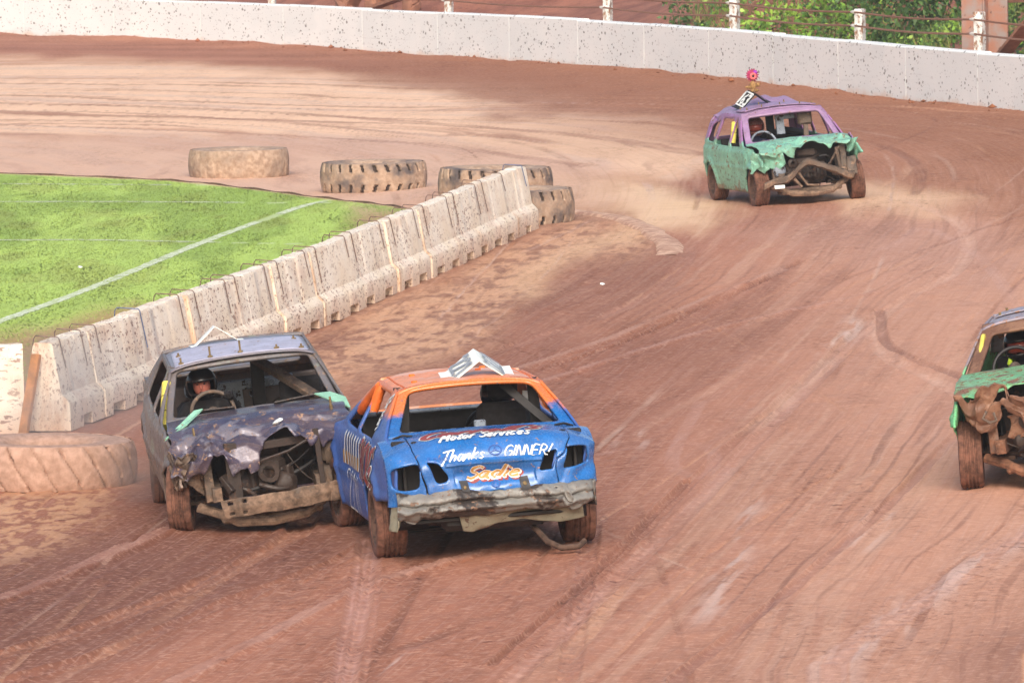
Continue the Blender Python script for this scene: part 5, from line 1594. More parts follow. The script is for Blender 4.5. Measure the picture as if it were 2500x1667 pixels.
# ------------------------------------------------------------------ people
def person(mw, label, hips, suit, helmet, visor, hands=None, turn=0.0, lean=0.0, roll=None, face=True, headdz=0.0):
    """a seated driver in car axes; hips = seat point; hands = two points the hands hold"""
    e = empty('person', mw); tag(e, label, 'person')
    hx, hy, hz = hips
    tr = roll or (lambda A: A)
    def T(p):
        p = np.array([p], float); return Vector(tr(p + np.array(hips))[0])
    sh, nk = .47, .58
    J = {'pel': ((0, 0, .05), .16), 'abd': ((0, .0 + lean * .3, .22), .145), 'che': ((0, -.02 + lean * .7, .40), .16), 'nec': ((0, -.01 + lean, nk - .03), .062), 'hed': ((0, .01 + lean, nk + .09 + headdz), .085),
         'sL': ((-.17, -.03 + lean * .8, sh), .078), 'sR': ((.17, -.03 + lean * .8, sh), .078),
         'hL': ((-.1, .06, .03), .1), 'hR': ((.1, .06, .03), .1), 'kL': ((-.16, .46, .13), .075), 'kR': ((.16, .46, .13), .075), 'aL': ((-.12, .78, -.14), .05), 'aR': ((.12, .78, -.14), .05), 'tL': ((-.12, .94, -.12), .04), 'tR': ((.12, .94, -.12), .04)}
    hd = hands or ((-.17, .40, .33), (.17, .40, .33))
    for s_, k in ((-1, 'L'), (1, 'R')):
        h_ = Vector(hd[0 if s_ < 0 else 1]); s0_ = Vector(J['s' + k][0])
        mid = (h_ + s0_) / 2 + Vector((s_ * .10, -.02, -.12))
        J['e' + k] = (tuple(mid), .052); J['w' + k] = (tuple(h_ + (mid - h_).normalized() * .07), .036)
    names = list(J); ix = {n_: i for i, n_ in enumerate(names)}
    E = [('pel', 'abd'), ('abd', 'che'), ('che', 'nec'), ('nec', 'hed'), ('che', 'sL'), ('che', 'sR'), ('sL', 'eL'), ('sR', 'eR'), ('eL', 'wL'), ('eR', 'wR'), ('pel', 'hL'), ('pel', 'hR'), ('hL', 'kL'), ('hR', 'kR'), ('kL', 'aL'), ('kR', 'aR'), ('aL', 'tL'), ('aR', 'tR')]
    me = bpy.data.meshes.new('body'); me.from_pydata([T(J[n_][0]) for n_ in names], [(ix[a], ix[b]) for a, b in E], [])
    me.materials.append(MT[suit]); b = bpy.data.objects.new('body', me); COL.objects.link(b); b.parent = e
    md = b.modifiers.new('skin', 'SKIN'); md.use_smooth_shade = True
    for i, n_ in enumerate(names):
        sv_ = me.skin_vertices[0].data[i]; sv_.radius = (J[n_][1], J[n_][1] * (.8 if n_ in ('pel', 'abd', 'che') else 1)); sv_.use_root = (n_ == 'pel')
    b.modifiers.new('sub', 'SUBSURF').render_levels = 2
    b.modifiers['sub'].levels = 1
    # gloved hands: palm and five bent fingers round the rim
    for s_, k in ((-1, 'L'), (1, 'R')):
        h_ = Vector(hd[0 if s_ < 0 else 1]); w_ = Vector(J['w' + k][0]); ax = (h_ - w_).normalized()
        side = ax.cross(Vector((0, 0, 1))).normalized(); up_ = side.cross(ax)
        mb = MB()
        mb.tube([w_, w_ + ax * .03, w_ + ax * .075], [.034, .043, .04], 10)
        for q in range(4):
            o_ = w_ + ax * .07 + side * (.028 - .019 * q); l_ = (.033, .037, .035, .028)[q]
            p1 = o_ + ax * l_ + up_ * .012; p2 = p1 + ax * .014 - up_ * .026; p3 = p2 - ax * .02 - up_ * .018
            mb.tube([o_ - ax * .02, o_, p1, p2, p3], [.011, .0115, .0105, .0095, .008], 7)
        o_ = w_ + ax * .025 + side * (-.036 * s_); p1 = o_ + side * (-.026 * s_) + ax * .02 - up_ * .008; p2 = p1 + ax * .028 - up_ * .02
        mb.tube([o_, p1, p2], [.013, .012, .009], 7)
        mb.v = [tuple(T(q)) for q in mb.v]
        mb.build('glove', MT['black'], e, smooth=60)
    # head: face, helmet shell with an opening, visor
    hc = Vector((0, .01 + lean, nk + .12 + headdz)); rot = Matrix.Rotation(R_(turn), 3, 'Z')
    def H(mb): mb.v = [tuple(T(hc + rot @ Vector(q))) for q in mb.v]; return mb
    if face:
        fb = MB(); fb.ball((0, .01, -.01), (.078, .098, .115), 16, 12)
        fb.ball((0, .112, -.012), (.015, .02, .026), 8, 6)                    # nose
        H(fb).build('face', MT['skin'], e)
        eb = MB()
        for s_ in (-1, 1): eb.ball((s_ * .03, .095, .015), (.013, .01, .008), 8, 6)
        eb.ball((0, .098, -.06), (.024, .008, .006), 8, 4); H(eb).build('eyes_and_mouth', MT['black'], e)
    # shell
    th = np.linspace(.0, math.pi * .80, 20); ph = np.linspace(-math.pi, math.pi, 37)
    A_, B_ = np.meshgrid(th, ph, indexing='ij')
    Rr = .148 + .012 * np.cos(B_) * np.sin(A_)
    Xs = Rr * np.sin(A_) * np.sin(B_) * .92; Ys = (Rr * np.sin(A_) * np.cos(B_)) * 1.06; Zs = Rr * np.cos(A_) * 1.02
    V_ = np.stack([Xs, Ys, Zs], -1)
    chin = (A_ > 1.9) & (np.abs(B_) < .9); V_[..., 1] += np.where(chin, .02, 0)
    fs = []; nb = len(ph)
    for i in range(len(th) - 1):
        for j in range(nb - 1):
            a_, b_ = (th[i] + th[i + 1]) / 2, (ph[j] + ph[j + 1]) / 2
            if abs(b_) < 1.0 and 1.28 < a_ < 2.02: continue
            fs.append((i * nb + j, (i + 1) * nb + j, (i + 1) * nb + j + 1, i * nb + j + 1))
    hb = MB(); hb.add(V_.reshape(-1, 3), fs)
    H(hb); ho = hb.build('helmet', MT[helmet], e, smooth=40, solid=.012)
    if visor:
        vb = MB(); vv = []; 
        for zz_ in (.045, .0, -.05):
            for b_ in np.linspace(-.95, .95, 9): vv.append((.14 * math.sin(b_) * .9, .15 * math.cos(b_), zz_))
        vb.add(vv, [(i * 9 + j, i * 9 + j + 1, (i + 1) * 9 + j + 1, (i + 1) * 9 + j) for i in range(2) for j in range(8)])
        H(vb).build('visor', MT[visor], ho, smooth=60, solid=.006)
    return e

# ==================================================================== blue saloon, seen from behind
mw = car_matrix(1183, 1339, -7.8, -1.415)
blue = empty('banger_car', mw)
tag(blue, 'blue banger saloon with orange roof seen from behind, hand lettered boot lid', 'car', 'banger racing cars')
c = dict(W=1.82, belt=.93, zr=1.36, wr=.60, yr=-2.28, yf=2.2, wb=2.83, r=.31, ra=.37, sill=.24, tail_z0=.56, nose_z0=.30, cowl=.85, bulk=-1.6, tr=.09, tf=.12)
c['top'] = [(2.2, .70), (1.5, .90), (.92, .98), (.22, 1.34), (.0, 1.365), (-.95, 1.365), (-1.12, 1.34), (-1.72, 1.03), (-1.95, .985), (-2.12, .93), (-2.24, .86), (-2.28, .78)]
D = deformer([((-.9, -2.2, .6), (.3, .4, .2), (.02, .05, -.02)), ((.85, -2.3, .72), (.25, .3, .14), (-.03, .10, .02)), ((0, -2.44, .72), (.5, .25, .10), (0, .07, 0)), ((-.55, -2.4, .95), (.22, .3, .12), (0, .05, -.035)), ((.5, -2.4, .9), (.2, .3, .1), (0, .04, -.02)),
              ((-.9, .3, .6), (.2, .5, .2), (.035, 0, 0)), ((-.9, -.5, .7), (.2, .3, .15), (.025, 0, 0)), ((-.3, -.5, 1.4), (.35, .4, .2), (0, 0, -.018)), ((.3, .1, 1.4), (.3, .3, .2), (0, 0, -.015))],
             [((0, -2.4, .62), (.95, .3, .12), .016, 6, 5), ((0, 0, .6), (1.2, 2.6, .6), .004, 3, 8), ((.72, -2.35, .72), (.22, .3, .18), .022, 7, 9), ((-.62, -2.4, .72), (.16, .3, .2), .014, 8, 10)], pitch=0.0)
wins = [rpoly([(.70, .97), (.12, 1.30), (-.02, 1.315), (-.06, .955)], .05), rpoly([(-.15, .955), (-.12, 1.315), (-.86, 1.315), (-1.06, 1.24), (-1.12, .96)], .06)]
sp, wf = side_panels(blue, c, MT['blue_side'], D, wins)
interior(blue, c, D, MT['inside'], False)
# roof
def roof_fn(c_, crown=.045, zz=1.375):
    def fn(U, V):
        w_ = c_['wr'] + .0 * V
        return np.stack([U * w_, V, zz + crown * (1 - np.abs(U) ** 2.2) - .03 * np.abs(U) ** 8 - .02 * np.clip((V - .0) / .3, 0, 1) ** 2 - .02 * np.clip((-.85 - V) / .3, 0, 1) ** 2], 1)
    return fn
rf = roof_fn(c)
ro = panel('roof', rf, [(-1.04, -1.12), (1.04, -1.12), (1.04, .2), (-1.04, .2)], [], 40, 40, MT['orange_roof'], blue, D, .015)
# drip channels and small tabs on the roof
mb = MB()
for sg in (-1, 1):
    pts = [rf(np.array([sg * .9]), np.array([y]))[0] + np.array([0, 0, .006]) for y in np.linspace(-1.1, .18, 14)]
    mb.tube(pts, .009, 6)
mb.warp(D).build('roof_gutter', MT['orange_pad'], ro)
mb = MB()
for x_, y_ in ((-.62, -.2), (.02, .1), (.45, .05), (.62, -.05), (.3, -.35), (-.72, -.85)):
    p_ = rf(np.array([x_]), np.array([y_]))[0]; mb.box(p_ + np.array([0, 0, .012]), (.05, .03, .02), None, .004)
mb.warp(D).build('roof_tab', MT['orange_pad'], ro)
# rear screen frame with the big opening; paint follows the flank
def back_fn(U, V):      # V 0 at the deck, 1 at the roof
    w_ = .80 + (.605 - .80) * V
    return np.stack([U * w_, -1.735 + V * .62 + .06 * U ** 4, 1.025 + V * .335 + .035 * (1 - U ** 2) * V - .02 * np.abs(U) ** 6], 1)
panel('rear_screen_frame', back_fn, [(-1.0, -.02), (1.0, -.02), (1.0, 1.02), (-1.0, 1.02)], [rpoly([(-.87, .05), (.87, .05), (.85, .93), (-.85, .93)], .10)], 64, 30, MT['blue'], blue, D, .03)
def front_fn(U, V):
    w_ = .80 + (.60 - .80) * V
    return np.stack([U * w_, .93 - V * .72 - .06 * U ** 4, .985 + V * .37 + .03 * (1 - U ** 2)], 1)
panel('windscreen_frame', front_fn, [(-1, 0), (1, 0), (1, 1.02), (-1, 1.02)], [rpoly([(-.88, .06), (.88, .06), (.86, .9), (-.86, .9)], .06)], 60, 24, MT['orange_roof'], blue, D, .03)
panel('bonnet', lambda U, V: np.stack([U * (.78 - .08 * V), .95 + V * 1.2, .99 - .2 * V ** 1.6 + .03 * (1 - U ** 2)], 1), [(-1, 0), (1, 0), (1, 1), (-1, 1)], [], 20, 20, MT['blue'], blue, D, .015)
panel('nose', lambda U, V: np.stack([U * .72, 2.17 + .06 * (1 - U ** 2), .78 - V * .4], 1), [(-1, 0), (1, 0), (1, 1), (-1, 1)], [], 16, 10, MT['blue'], blue, D, .015)
# tail: deck, lip and rear face in one profile, cut into boot lid and two quarters
PR = np.array([(-1.72, 1.03), (-1.95, 1.028), (-2.18, 1.018), (-2.30, .99), (-2.37, .93), (-2.415, .85), (-2.43, .76), (-2.425, .66), (-2.40, .55), (-2.39, .50)])
PL_ = np.r_[0, np.cumsum(np.hypot(*np.diff(PR, axis=0).T))]
def tail_xy(Xm, Sm):
    y = np.interp(Sm, PL_, PR[:, 0]); z = np.interp(Sm, PL_, PR[:, 1])
    y2 = np.interp(Sm + .03, PL_, PR[:, 0]); z2 = np.interp(Sm + .03, PL_, PR[:, 1]); y3 = np.interp(Sm - .03, PL_, PR[:, 0]); z3 = np.interp(Sm - .03, PL_, PR[:, 1])
    y = (y + y2 + y3) / 3; z = (z + z2 + z3) / 3
    fl = sstep(.35, .75, Sm)
    u = np.abs(Xm) / .88
    y = y + .10 * fl * u ** 4 + .08 * fl * u ** 14
    z = z - .05 * (1 - fl) * u ** 4 - .085 * sstep(.05, .5, Sm) * sstep(1.0, .6, Sm) * u ** 5 + .014 * (1 - u ** 2)
    # horizontal grip ridge and plate recess
    y = y - .022 * np.exp(-((Sm - .80) / .02) ** 4) * (np.abs(Xm + .0) < .40) + .02 * np.exp(-((Sm - .93) / .07) ** 4) * (np.abs(Xm) < .34)
    z = z + .0 * Xm
    return np.stack([Xm * (1 - .0 * fl), y, z], 1)
lamp_l = [(-.86, .765), (-.67, .74), (-.61, .77), (-.625, .965), (-.80, .985), (-.86, .95)]
lamp_l = rpoly(lamp_l, .05)
lamp_li = rpoly([(-.55, .755), (-.47, .77), (-.39, .90), (-.40, .95), (-.50, .955)], .03)
lamp_r = rpoly([(.615, .70), (.80, .695), (.84, .88), (.70, .91), (.60, .895)], .035)
lamp_ri = rpoly([(.43, .745), (.54, .72), (.505, .905), (.375, .915)], .025)
lid_keep = [(-.66, .02), (.66, .02), (.655, .60), (.58, .78), (.525, .82), (.53, 1.02), (.50, 1.09), (.2, 1.085), (.05, 1.06), (-.12, 1.085), (-.3, 1.15), (-.42, 1.17), (-.57, 1.02), (-.60, .82), (-.655, .6)]
lid = panel('boot_lid', tail_xy, lid_keep, [lamp_li, lamp_ri], 90, 70, MT['blue'], blue, D, .02)
panel('rear_quarter', tail_xy, [(-.885, .02), (-.668, .02), (-.663, .6), (-.608, .82), (-.585, 1.03), (-.45, 1.15), (-.885, 1.15)], [lamp_l], 40, 70, MT['blue'], blue, D, .02)
panel('rear_quarter', tail_xy, [(.668, .02), (.885, .02), (.885, 1.05), (.80, 1.08), (.6, 1.10), (.51, 1.105), (.54, 1.02), (.534, .825), (.59, .785), (.663, .6)], [lamp_r], 40, 70, MT['blue'], blue, D, .02)
# crumpled bracket in each lamp hole, dark lamp wells behind
for sg, xs in ((-1, (-.62, -.54, .77, .97)), (1, (.53, .62, .73, .91))):
    mb = MB(); n = 9; P = np.zeros((n, 5, 3))
    for i in range(n):
        for j in range(5):
            s_ = xs[2] + (xs[3] - xs[2]) * i / (n - 1); x_ = xs[0] + (xs[1] - xs[0]) * j / 4 + (.05 * i / (n - 1) if sg < 0 else -.03 * i / (n - 1))
            q = tail_xy(np.array([x_]), np.array([s_]))[0]; P[i, j] = q + np.array([0, .045 + .02 * ((i * 7 + j * 3) % 5) / 5, .01 * ((i * 3 + j) % 3)])
    mb.sheet(P); mb.warp(D); mb.build('lamp_bracket', MT['blue_side'], blue, smooth=20, solid=.006)
mb = MB(); mb.box((0, -2.0, .70), (1.6, .06, .62), None, .01); mb.box((0, -2.0, .36), (1.5, .62, .04), None, .01)
for sg in (-1, 1): mb.box((sg * .72, -2.0, .7), (.03, .3, .5), None, .005)
mb.warp(D).build('boot_inner', MT['black'], blue)
# seams: thin dark tubes follow the lid gap; handle ridge ends, lock, rubber straps, deck hooks
mb = MB(); q = tail_xy(np.array([0.02]), np.array([1.0]))[0]
n = 20; mb.tube([(q[0] + .032 * math.cos(2 * math.pi * k / n), q[1] - .012, q[2] + .03 * math.sin(2 * math.pi * k / n)) for k in range(n + 1)], .008, 6, False); mb.ball((q[0], q[1] - .004, q[2]), (.02, .012, .02), 10, 6)
mb.warp(D).build('boot_lock', MT['blue_side'], lid)
for x_ in (-.27, .245):
    mb = MB(); P = np.zeros((9, 2, 3))
    for i in range(9):
        s_ = .955 + .2 * i / 8
        for j, dx in ((0, -.035), (1, .035)):
            q = tail_xy(np.array([x_ + dx + .03 * i / 8]), np.array([min(s_, 1.2)]))[0]; P[i, j] = q + np.array([0, -.022, -.0 if s_ < 1.1 else -(s_ - 1.1) * .5])
    mb.sheet(P); mb.warp(D); st_ = mb.build('rubber_strap', MT['strap'], blue, solid=.014, smooth=0)
    mb = MB(); q = P[2].mean(0); mb.ball(tuple(q + np.array([0, -.012, 0])), (.016, .01, .016), 8, 5); mb.warp(D).build('bolt', MT['bolt'], st_)
mb = MB()
for sg in (-1, 1):
    a = tail_xy(np.array([sg * .60]), np.array([.16]))[0]; b = tail_xy(np.array([sg * .76]), np.array([.10]))[0]
    mb.tube([a + np.array([0, 0, .012]), (a + b) / 2 + np.array([0, 0, .03]), b + np.array([0, 0, .012])], .011, 6)
    q = tail_xy(np.array([sg * .62]), np.array([.42]))[0]; mb.ball(tuple(q + np.array([0, 0, .006])), (.03, .02, .014), 8, 5)
mb.warp(D).build('bonnet_pin', MT['black'], blue)
# parcel-shelf lip with little tabs under the rear screen
mb = MB(); mb.box((0, -1.66, 1.03), (1.24, .05, .012), None, .003)
for k in range(11): mb.box((-.58 + .116 * k, -1.685, 1.045), (.05, .012, .02), None, .002)
mb.warp(D).build('shelf_lip', MT['inside_grey'], blue)
# emblem ring, badge letters, lettering
sT = lambda U, V: tail_xy(U, .735 - V)          # V up from the middle of the lettered band
n = 28; mb = MB(); ctr = np.array([.02, 0.005]); ring = []
for k in range(n + 1):
    q = tail_xy(np.array([ctr[0] + .052 * math.cos(2 * math.pi * k / n)]), np.array([.705 - .046 * math.sin(2 * math.pi * k / n)]))[0]; ring.append(q + np.array([0, -.016, 0]))
mb.tube(ring, .006, 6, False)
for a_ in (90, 210, 330):
    q0 = tail_xy(np.array([ctr[0]]), np.array([.705]))[0]; q1 = tail_xy(np.array([ctr[0] + .05 * math.cos(R_(a_))]), np.array([.705 - .044 * math.sin(R_(a_))]))[0]
    mb.tube([q0 + np.array([0, -.018, 0]), q1 + np.array([0, -.016, 0])], [.007, .003], 6)
mb.warp(D).build('star_emblem', MT['blue_side'], lid)
fit = lambda text, size, w_, sl, tr, width: letters(text, size, w_, sl, tr, True, width / letters(text, size, w_, sl, tr)[1])[0]
q, wd = letters('E200', .05, .008, 0, 1.5, False)
decal('badge', q, sT, MT['blue_side'], lid, D, .012, (-.54, -.04))
q = fit('Thanks', .105, .014, .35, 1.0, .36); decal('lettering', q, sT, MT['white_paint'], lid, D, .004, (-.43, -.05))
q = fit('GINNER!', .092, .013, .3, 1.12, .40); decal('lettering', q, sT, MT['white_paint'], lid, D, .004, (.085, -.04))
decal('lettering', fit("Carroll's", .24, .085, .6, 1.2, 1.04), lambda U, V: tail_xy(U, .46 - V), MT['white_paint'], lid, D, .002, (-.58, .03))
decal('lettering', fit("Carroll's", .24, .060, .6, 1.2, 1.04), lambda U, V: tail_xy(U, .46 - V), MT['red_paint'], lid, D, .005, (-.58, .03))
decal('lettering', fit('Motor Services', .13, .024, .5, 1.12, .76), lambda U, V: tail_xy(U, .575 - V), MT['white_paint'], lid, D, .007, (-.42, .01))
for off, w_, mt_, dx, dz in ((.001, .058, 'red_paint', .012, -.012), (.0035, .05, 'white_paint', 0, 0), (.006, .028, 'gold_paint', -.002, .006)):
    q = fit('Sadie', .12, w_ * .8, .3, 1.05, .46); decal('lettering', q, lambda U, V: tail_xy(U, .945 - V), MT[mt_], lid, D, off, (-.235 + dx, -.01 + dz))
    q = letters('I', .09, w_ * .7, 0, 1)[0]; decal('flourish', q, lambda U, V: tail_xy(U, .965 - V), MT['white_paint' if mt_ == 'gold_paint' else mt_], lid, D, off, (.06 + dx, -.005 + dz), 90)
# lettering down the left flank: u runs towards the tail as read from outside, v up
side_l = lambda U, V: np.stack([-wf(-U, V), -U, V], 1)
def flank(text, size, w_, mt_, u0, v0, sx=1.0, off=.015, sl=.1, tr=1.0, curvy=True, rot=0):
    off -= .008
    q, wd = letters(text, size, w_, sl, tr, curvy, sx); decal('lettering', q, side_l, MT[mt_], sp[0], D, off, (u0, v0), rot)
flank('RACING', .30, .075, 'white_paint', .52, .60, 1.0, .014); flank('RACING', .30, .05, 'red_paint', .52, .60, 1.0, .018)
for k in range(7): flank('I', .26, .06, 'white_paint', -.62 + .16 * k, .64, 1, .014, .12); flank('I', .10, .06, 'gold_paint', -.64 + .16 * k, .64, 1, .018, .12)
flank('221', .34, .02, 'white_paint', -.5, .26, 1.3, .015, 0, 1.1, False); flank('III', .3, .018, 'white_paint', .12, .28, 1.2, .015, 0, 1, False)
flank('Brian', .15, .022, 'white_paint', 1.0, 1.28, .8, .015, .1, 1, True, -66)
# bumper: crushed metal beam, torn left end, hanging valance, exhaust
def bump_fn(U, V):
    v = V
    y = -2.40 - .09 * np.sin(np.clip(v, 0, 1) * math.pi) ** .7 + .10 * np.abs(U) ** 5 + .035 * np.exp(-((v - .45) / .08) ** 2) - .02 * np.exp(-((v - .68) / .08) ** 2)
    return np.stack([U * .82 + .0, y, .60 - v * .215 + .0 * U], 1)
D2 = deformer([((0, -2.45, .45), (.5, .3, .2), (0, .05, 0))], [((0, -2.4, .45), (1.2, .5, .5), .011, 4.5, 15), ((0, -2.4, .45), (1.2, .5, .5), .0045, 22, 18), ((0.1, -2.4, .50), (.3, .5, .06), .012, 9, 181), ((-.3, -2.4, .42), (.2, .5, .06), .012, 9, 182), ((.5, -2.4, .42), (.25, .5, .06), .014, 9, 183), ((-.7, -2.4, .45), (.16, .4, .3), .02, 10, 19), ((.68, -2.4, .45), (.16, .4, .3), .016, 11, 20)])
bp = panel('rear_bumper', bump_fn, [(-1, 0), (1, 0), (1, .82), (.8, 1.0), (.3, .90), (-.1, .96), (-.5, 1.0), (-.9, 1.06), (-1, .9)], [rrect(-.30, .10, -.27, .14, .01), rrect(.60, .12, .63, .16, .01)], 130, 34, MT['crush'], blue, D2, .012, 14)
for x_, z_ in ((-.56, .475), (.60, .50)):
    mb = MB(); mb.lathe([(.035, 0), (.035, -.02), (.02, -.024), (.018, -.008), (.001, -.008), (.001, 0)], 16, 'Y', (x_, -2.485, z_))
    mb.warp(D2).build('bumper_mount', MT['crush'], bp)
panel('bumper_end', lambda U, V: np.stack([-.80 - .05 * V + .03 * np.sin(U * 9), -2.36 + U * .34, .57 - V * .27], 1), [(0, 0), (1, .1), (.8, 1.0), (.1, 1.05)], [], 20, 20, MT['valance'], blue, D2, .012, 25)
panel('bumper_end', lambda U, V: np.stack([.82 + .03 * np.sin(U * 9), -2.36 + U * .3, .6 - V * .22], 1), [(0, 0), (1, .1), (.8, .9), (.1, 1.0)], [], 16, 16, MT['crush'], blue, D2, .012, 25)
panel('rear_valance', lambda U, V: np.stack([U, -2.34 + .07 * V + .03 * np.sin(U * 5), .40 - V * .14 + .02 * U], 1), [(-.32, .05), (.72, 0), (.74, .9), (.55, .95), (.25, .7), (0, .66), (-.2, 1.0), (-.28, .95)], [], 60, 16, MT['valance'], blue, deformer([], [((.2, -2.3, .3), (1, .5, .4), .016, 6, 25)]), .012, 30)
mb = MB(); mb.tube([(.30, -1.7, .27), (.36, -2.1, .2), (.42, -2.3, .11), (.52, -2.4, .06), (.66, -2.42, .065), (.72, -2.36, .1)], .026, 10); mb.build('exhaust_pipe', MT['dark_steel'], blue)
mb = MB(); mb.bar((-.62, -1.415, .31), (.62, -1.415, .31), .09, .09); mb.ball((0, -1.415, .31), (.14, .13, .14), 12, 8); mb.box((0, -1.9, .33), (.9, .7, .16), None, .05); mb.bar((-.4, -1.4, .3), (-.4, .6, .26), .1, .1); mb.bar((.4, -1.4, .3), (.4, .6, .26), .1, .1)
mb.box((0, .2, .22), (1.55, 3.6, .03), None, .01)
mb.build('rear_axle', MT['black'], blue)
# inside: roll hoop posts, diagonal brace, seat, padding on the left pillars
for a_, b_, w_ in (((-.60, -.95, .4), (-.555, -.92, 1.37), .13), ((.60, -.95, .4), (.56, -.92, 1.37), .09)):
    mb = MB(); mb.bar(a_, b_, w_, .04, (0, 1, 0)); mb.warp(D).build('roll_post', MT['black'], blue)
mb = MB(); mb.bar((.30, -.92, 1.34), (.70, -1.2, .95), .07, .03, (0, 1, 0)); mb.warp(D).build('roll_brace', MT['black'], blue)
mb = MB(); mb.box((0, .74, 1.015), (1.4, .05, .035), None, .012); mb.warp(D).build('dash_rail', MT['inside_grey'], blue)
mb = MB(); mb.box((0, .80, .72), (1.44, .03, .62), None, .01); mb.warp(D).build('dashboard', MT['black'], blue)
mb = MB(); mb.box((0, -1.55, .8), (1.5, .04, .42), None, .01); mb.warp(D).build('rear_bulkhead', MT['black'], blue)
seat(blue, (.34, -.25, .44), MT['seat'], D, .72)
mb = MB(); mb.bar((.53, -.66, 1.15), (.54, -.665, 1.24), .06, .006, (0, 1, 0)); mb.warp(D).build('seat_label', MT['white'], blue)
mb = MB(); mb.box((.06, -1.2, 1.03), (.10, .05, .08), None, .01); mb.warp(D).build('grey_bracket', MT['inside_grey'], blue)
for sg, seg in ((-1, [((-.74, .52, 1.08), (-.62, .05, 1.31)), ((-.71, -.10, 1.12), (-.625, -.11, 1.33))]), (1, [((.655, -1.28, 1.15), (.60, -1.02, 1.32))])):
    for a, b in seg:
        mb = MB(); a, b = Vector(a), Vector(b); mb.tube([a.lerp(b, k / 6) for k in range(7)], [.045, .05, .047, .05, .046, .05, .045], 10); mb.warp(D).build('pillar_padding', MT['orange_pad'], blue)
for x_, y_, sd_ in ((-.80, -1.415, -1), (.80, -1.415, 1), (-.80, 1.415, -1), (.80, 1.415, 1)):
    make_wheel(blue, (x_, y_, .31), .318, .265, sd_, steer=(6 if y_ > 0 else 0), camber=(0), style='mesh')
roof_board(blue, (.11, -.82, 1.41), .36, .30, 36, D, .065, '221', 'grey_print', wt=.032, tilt=13)
steering(blue, (.34, .42, .86), D, MT['black'])
pb_ = person(mw, 'driver in black helmet and dark suit seen from behind in the blue car', (.34, -.30, .50), 'suit', 'helmet', None, None, 0, 0.02, D)
for sg in (-1, 1):
    mb = MB(); mb.tube([(.34 + sg * .10, -.40, .86), (.34 + sg * .12, -.5, .98), (.34 + sg * .13, -.46, 1.03), (.34 + sg * .12, -.36, 1.03), (.34 + sg * .1, -.2, .92)], .028, 6); mb.warp(D).build('harness_strap', MT['orange'], pb_)

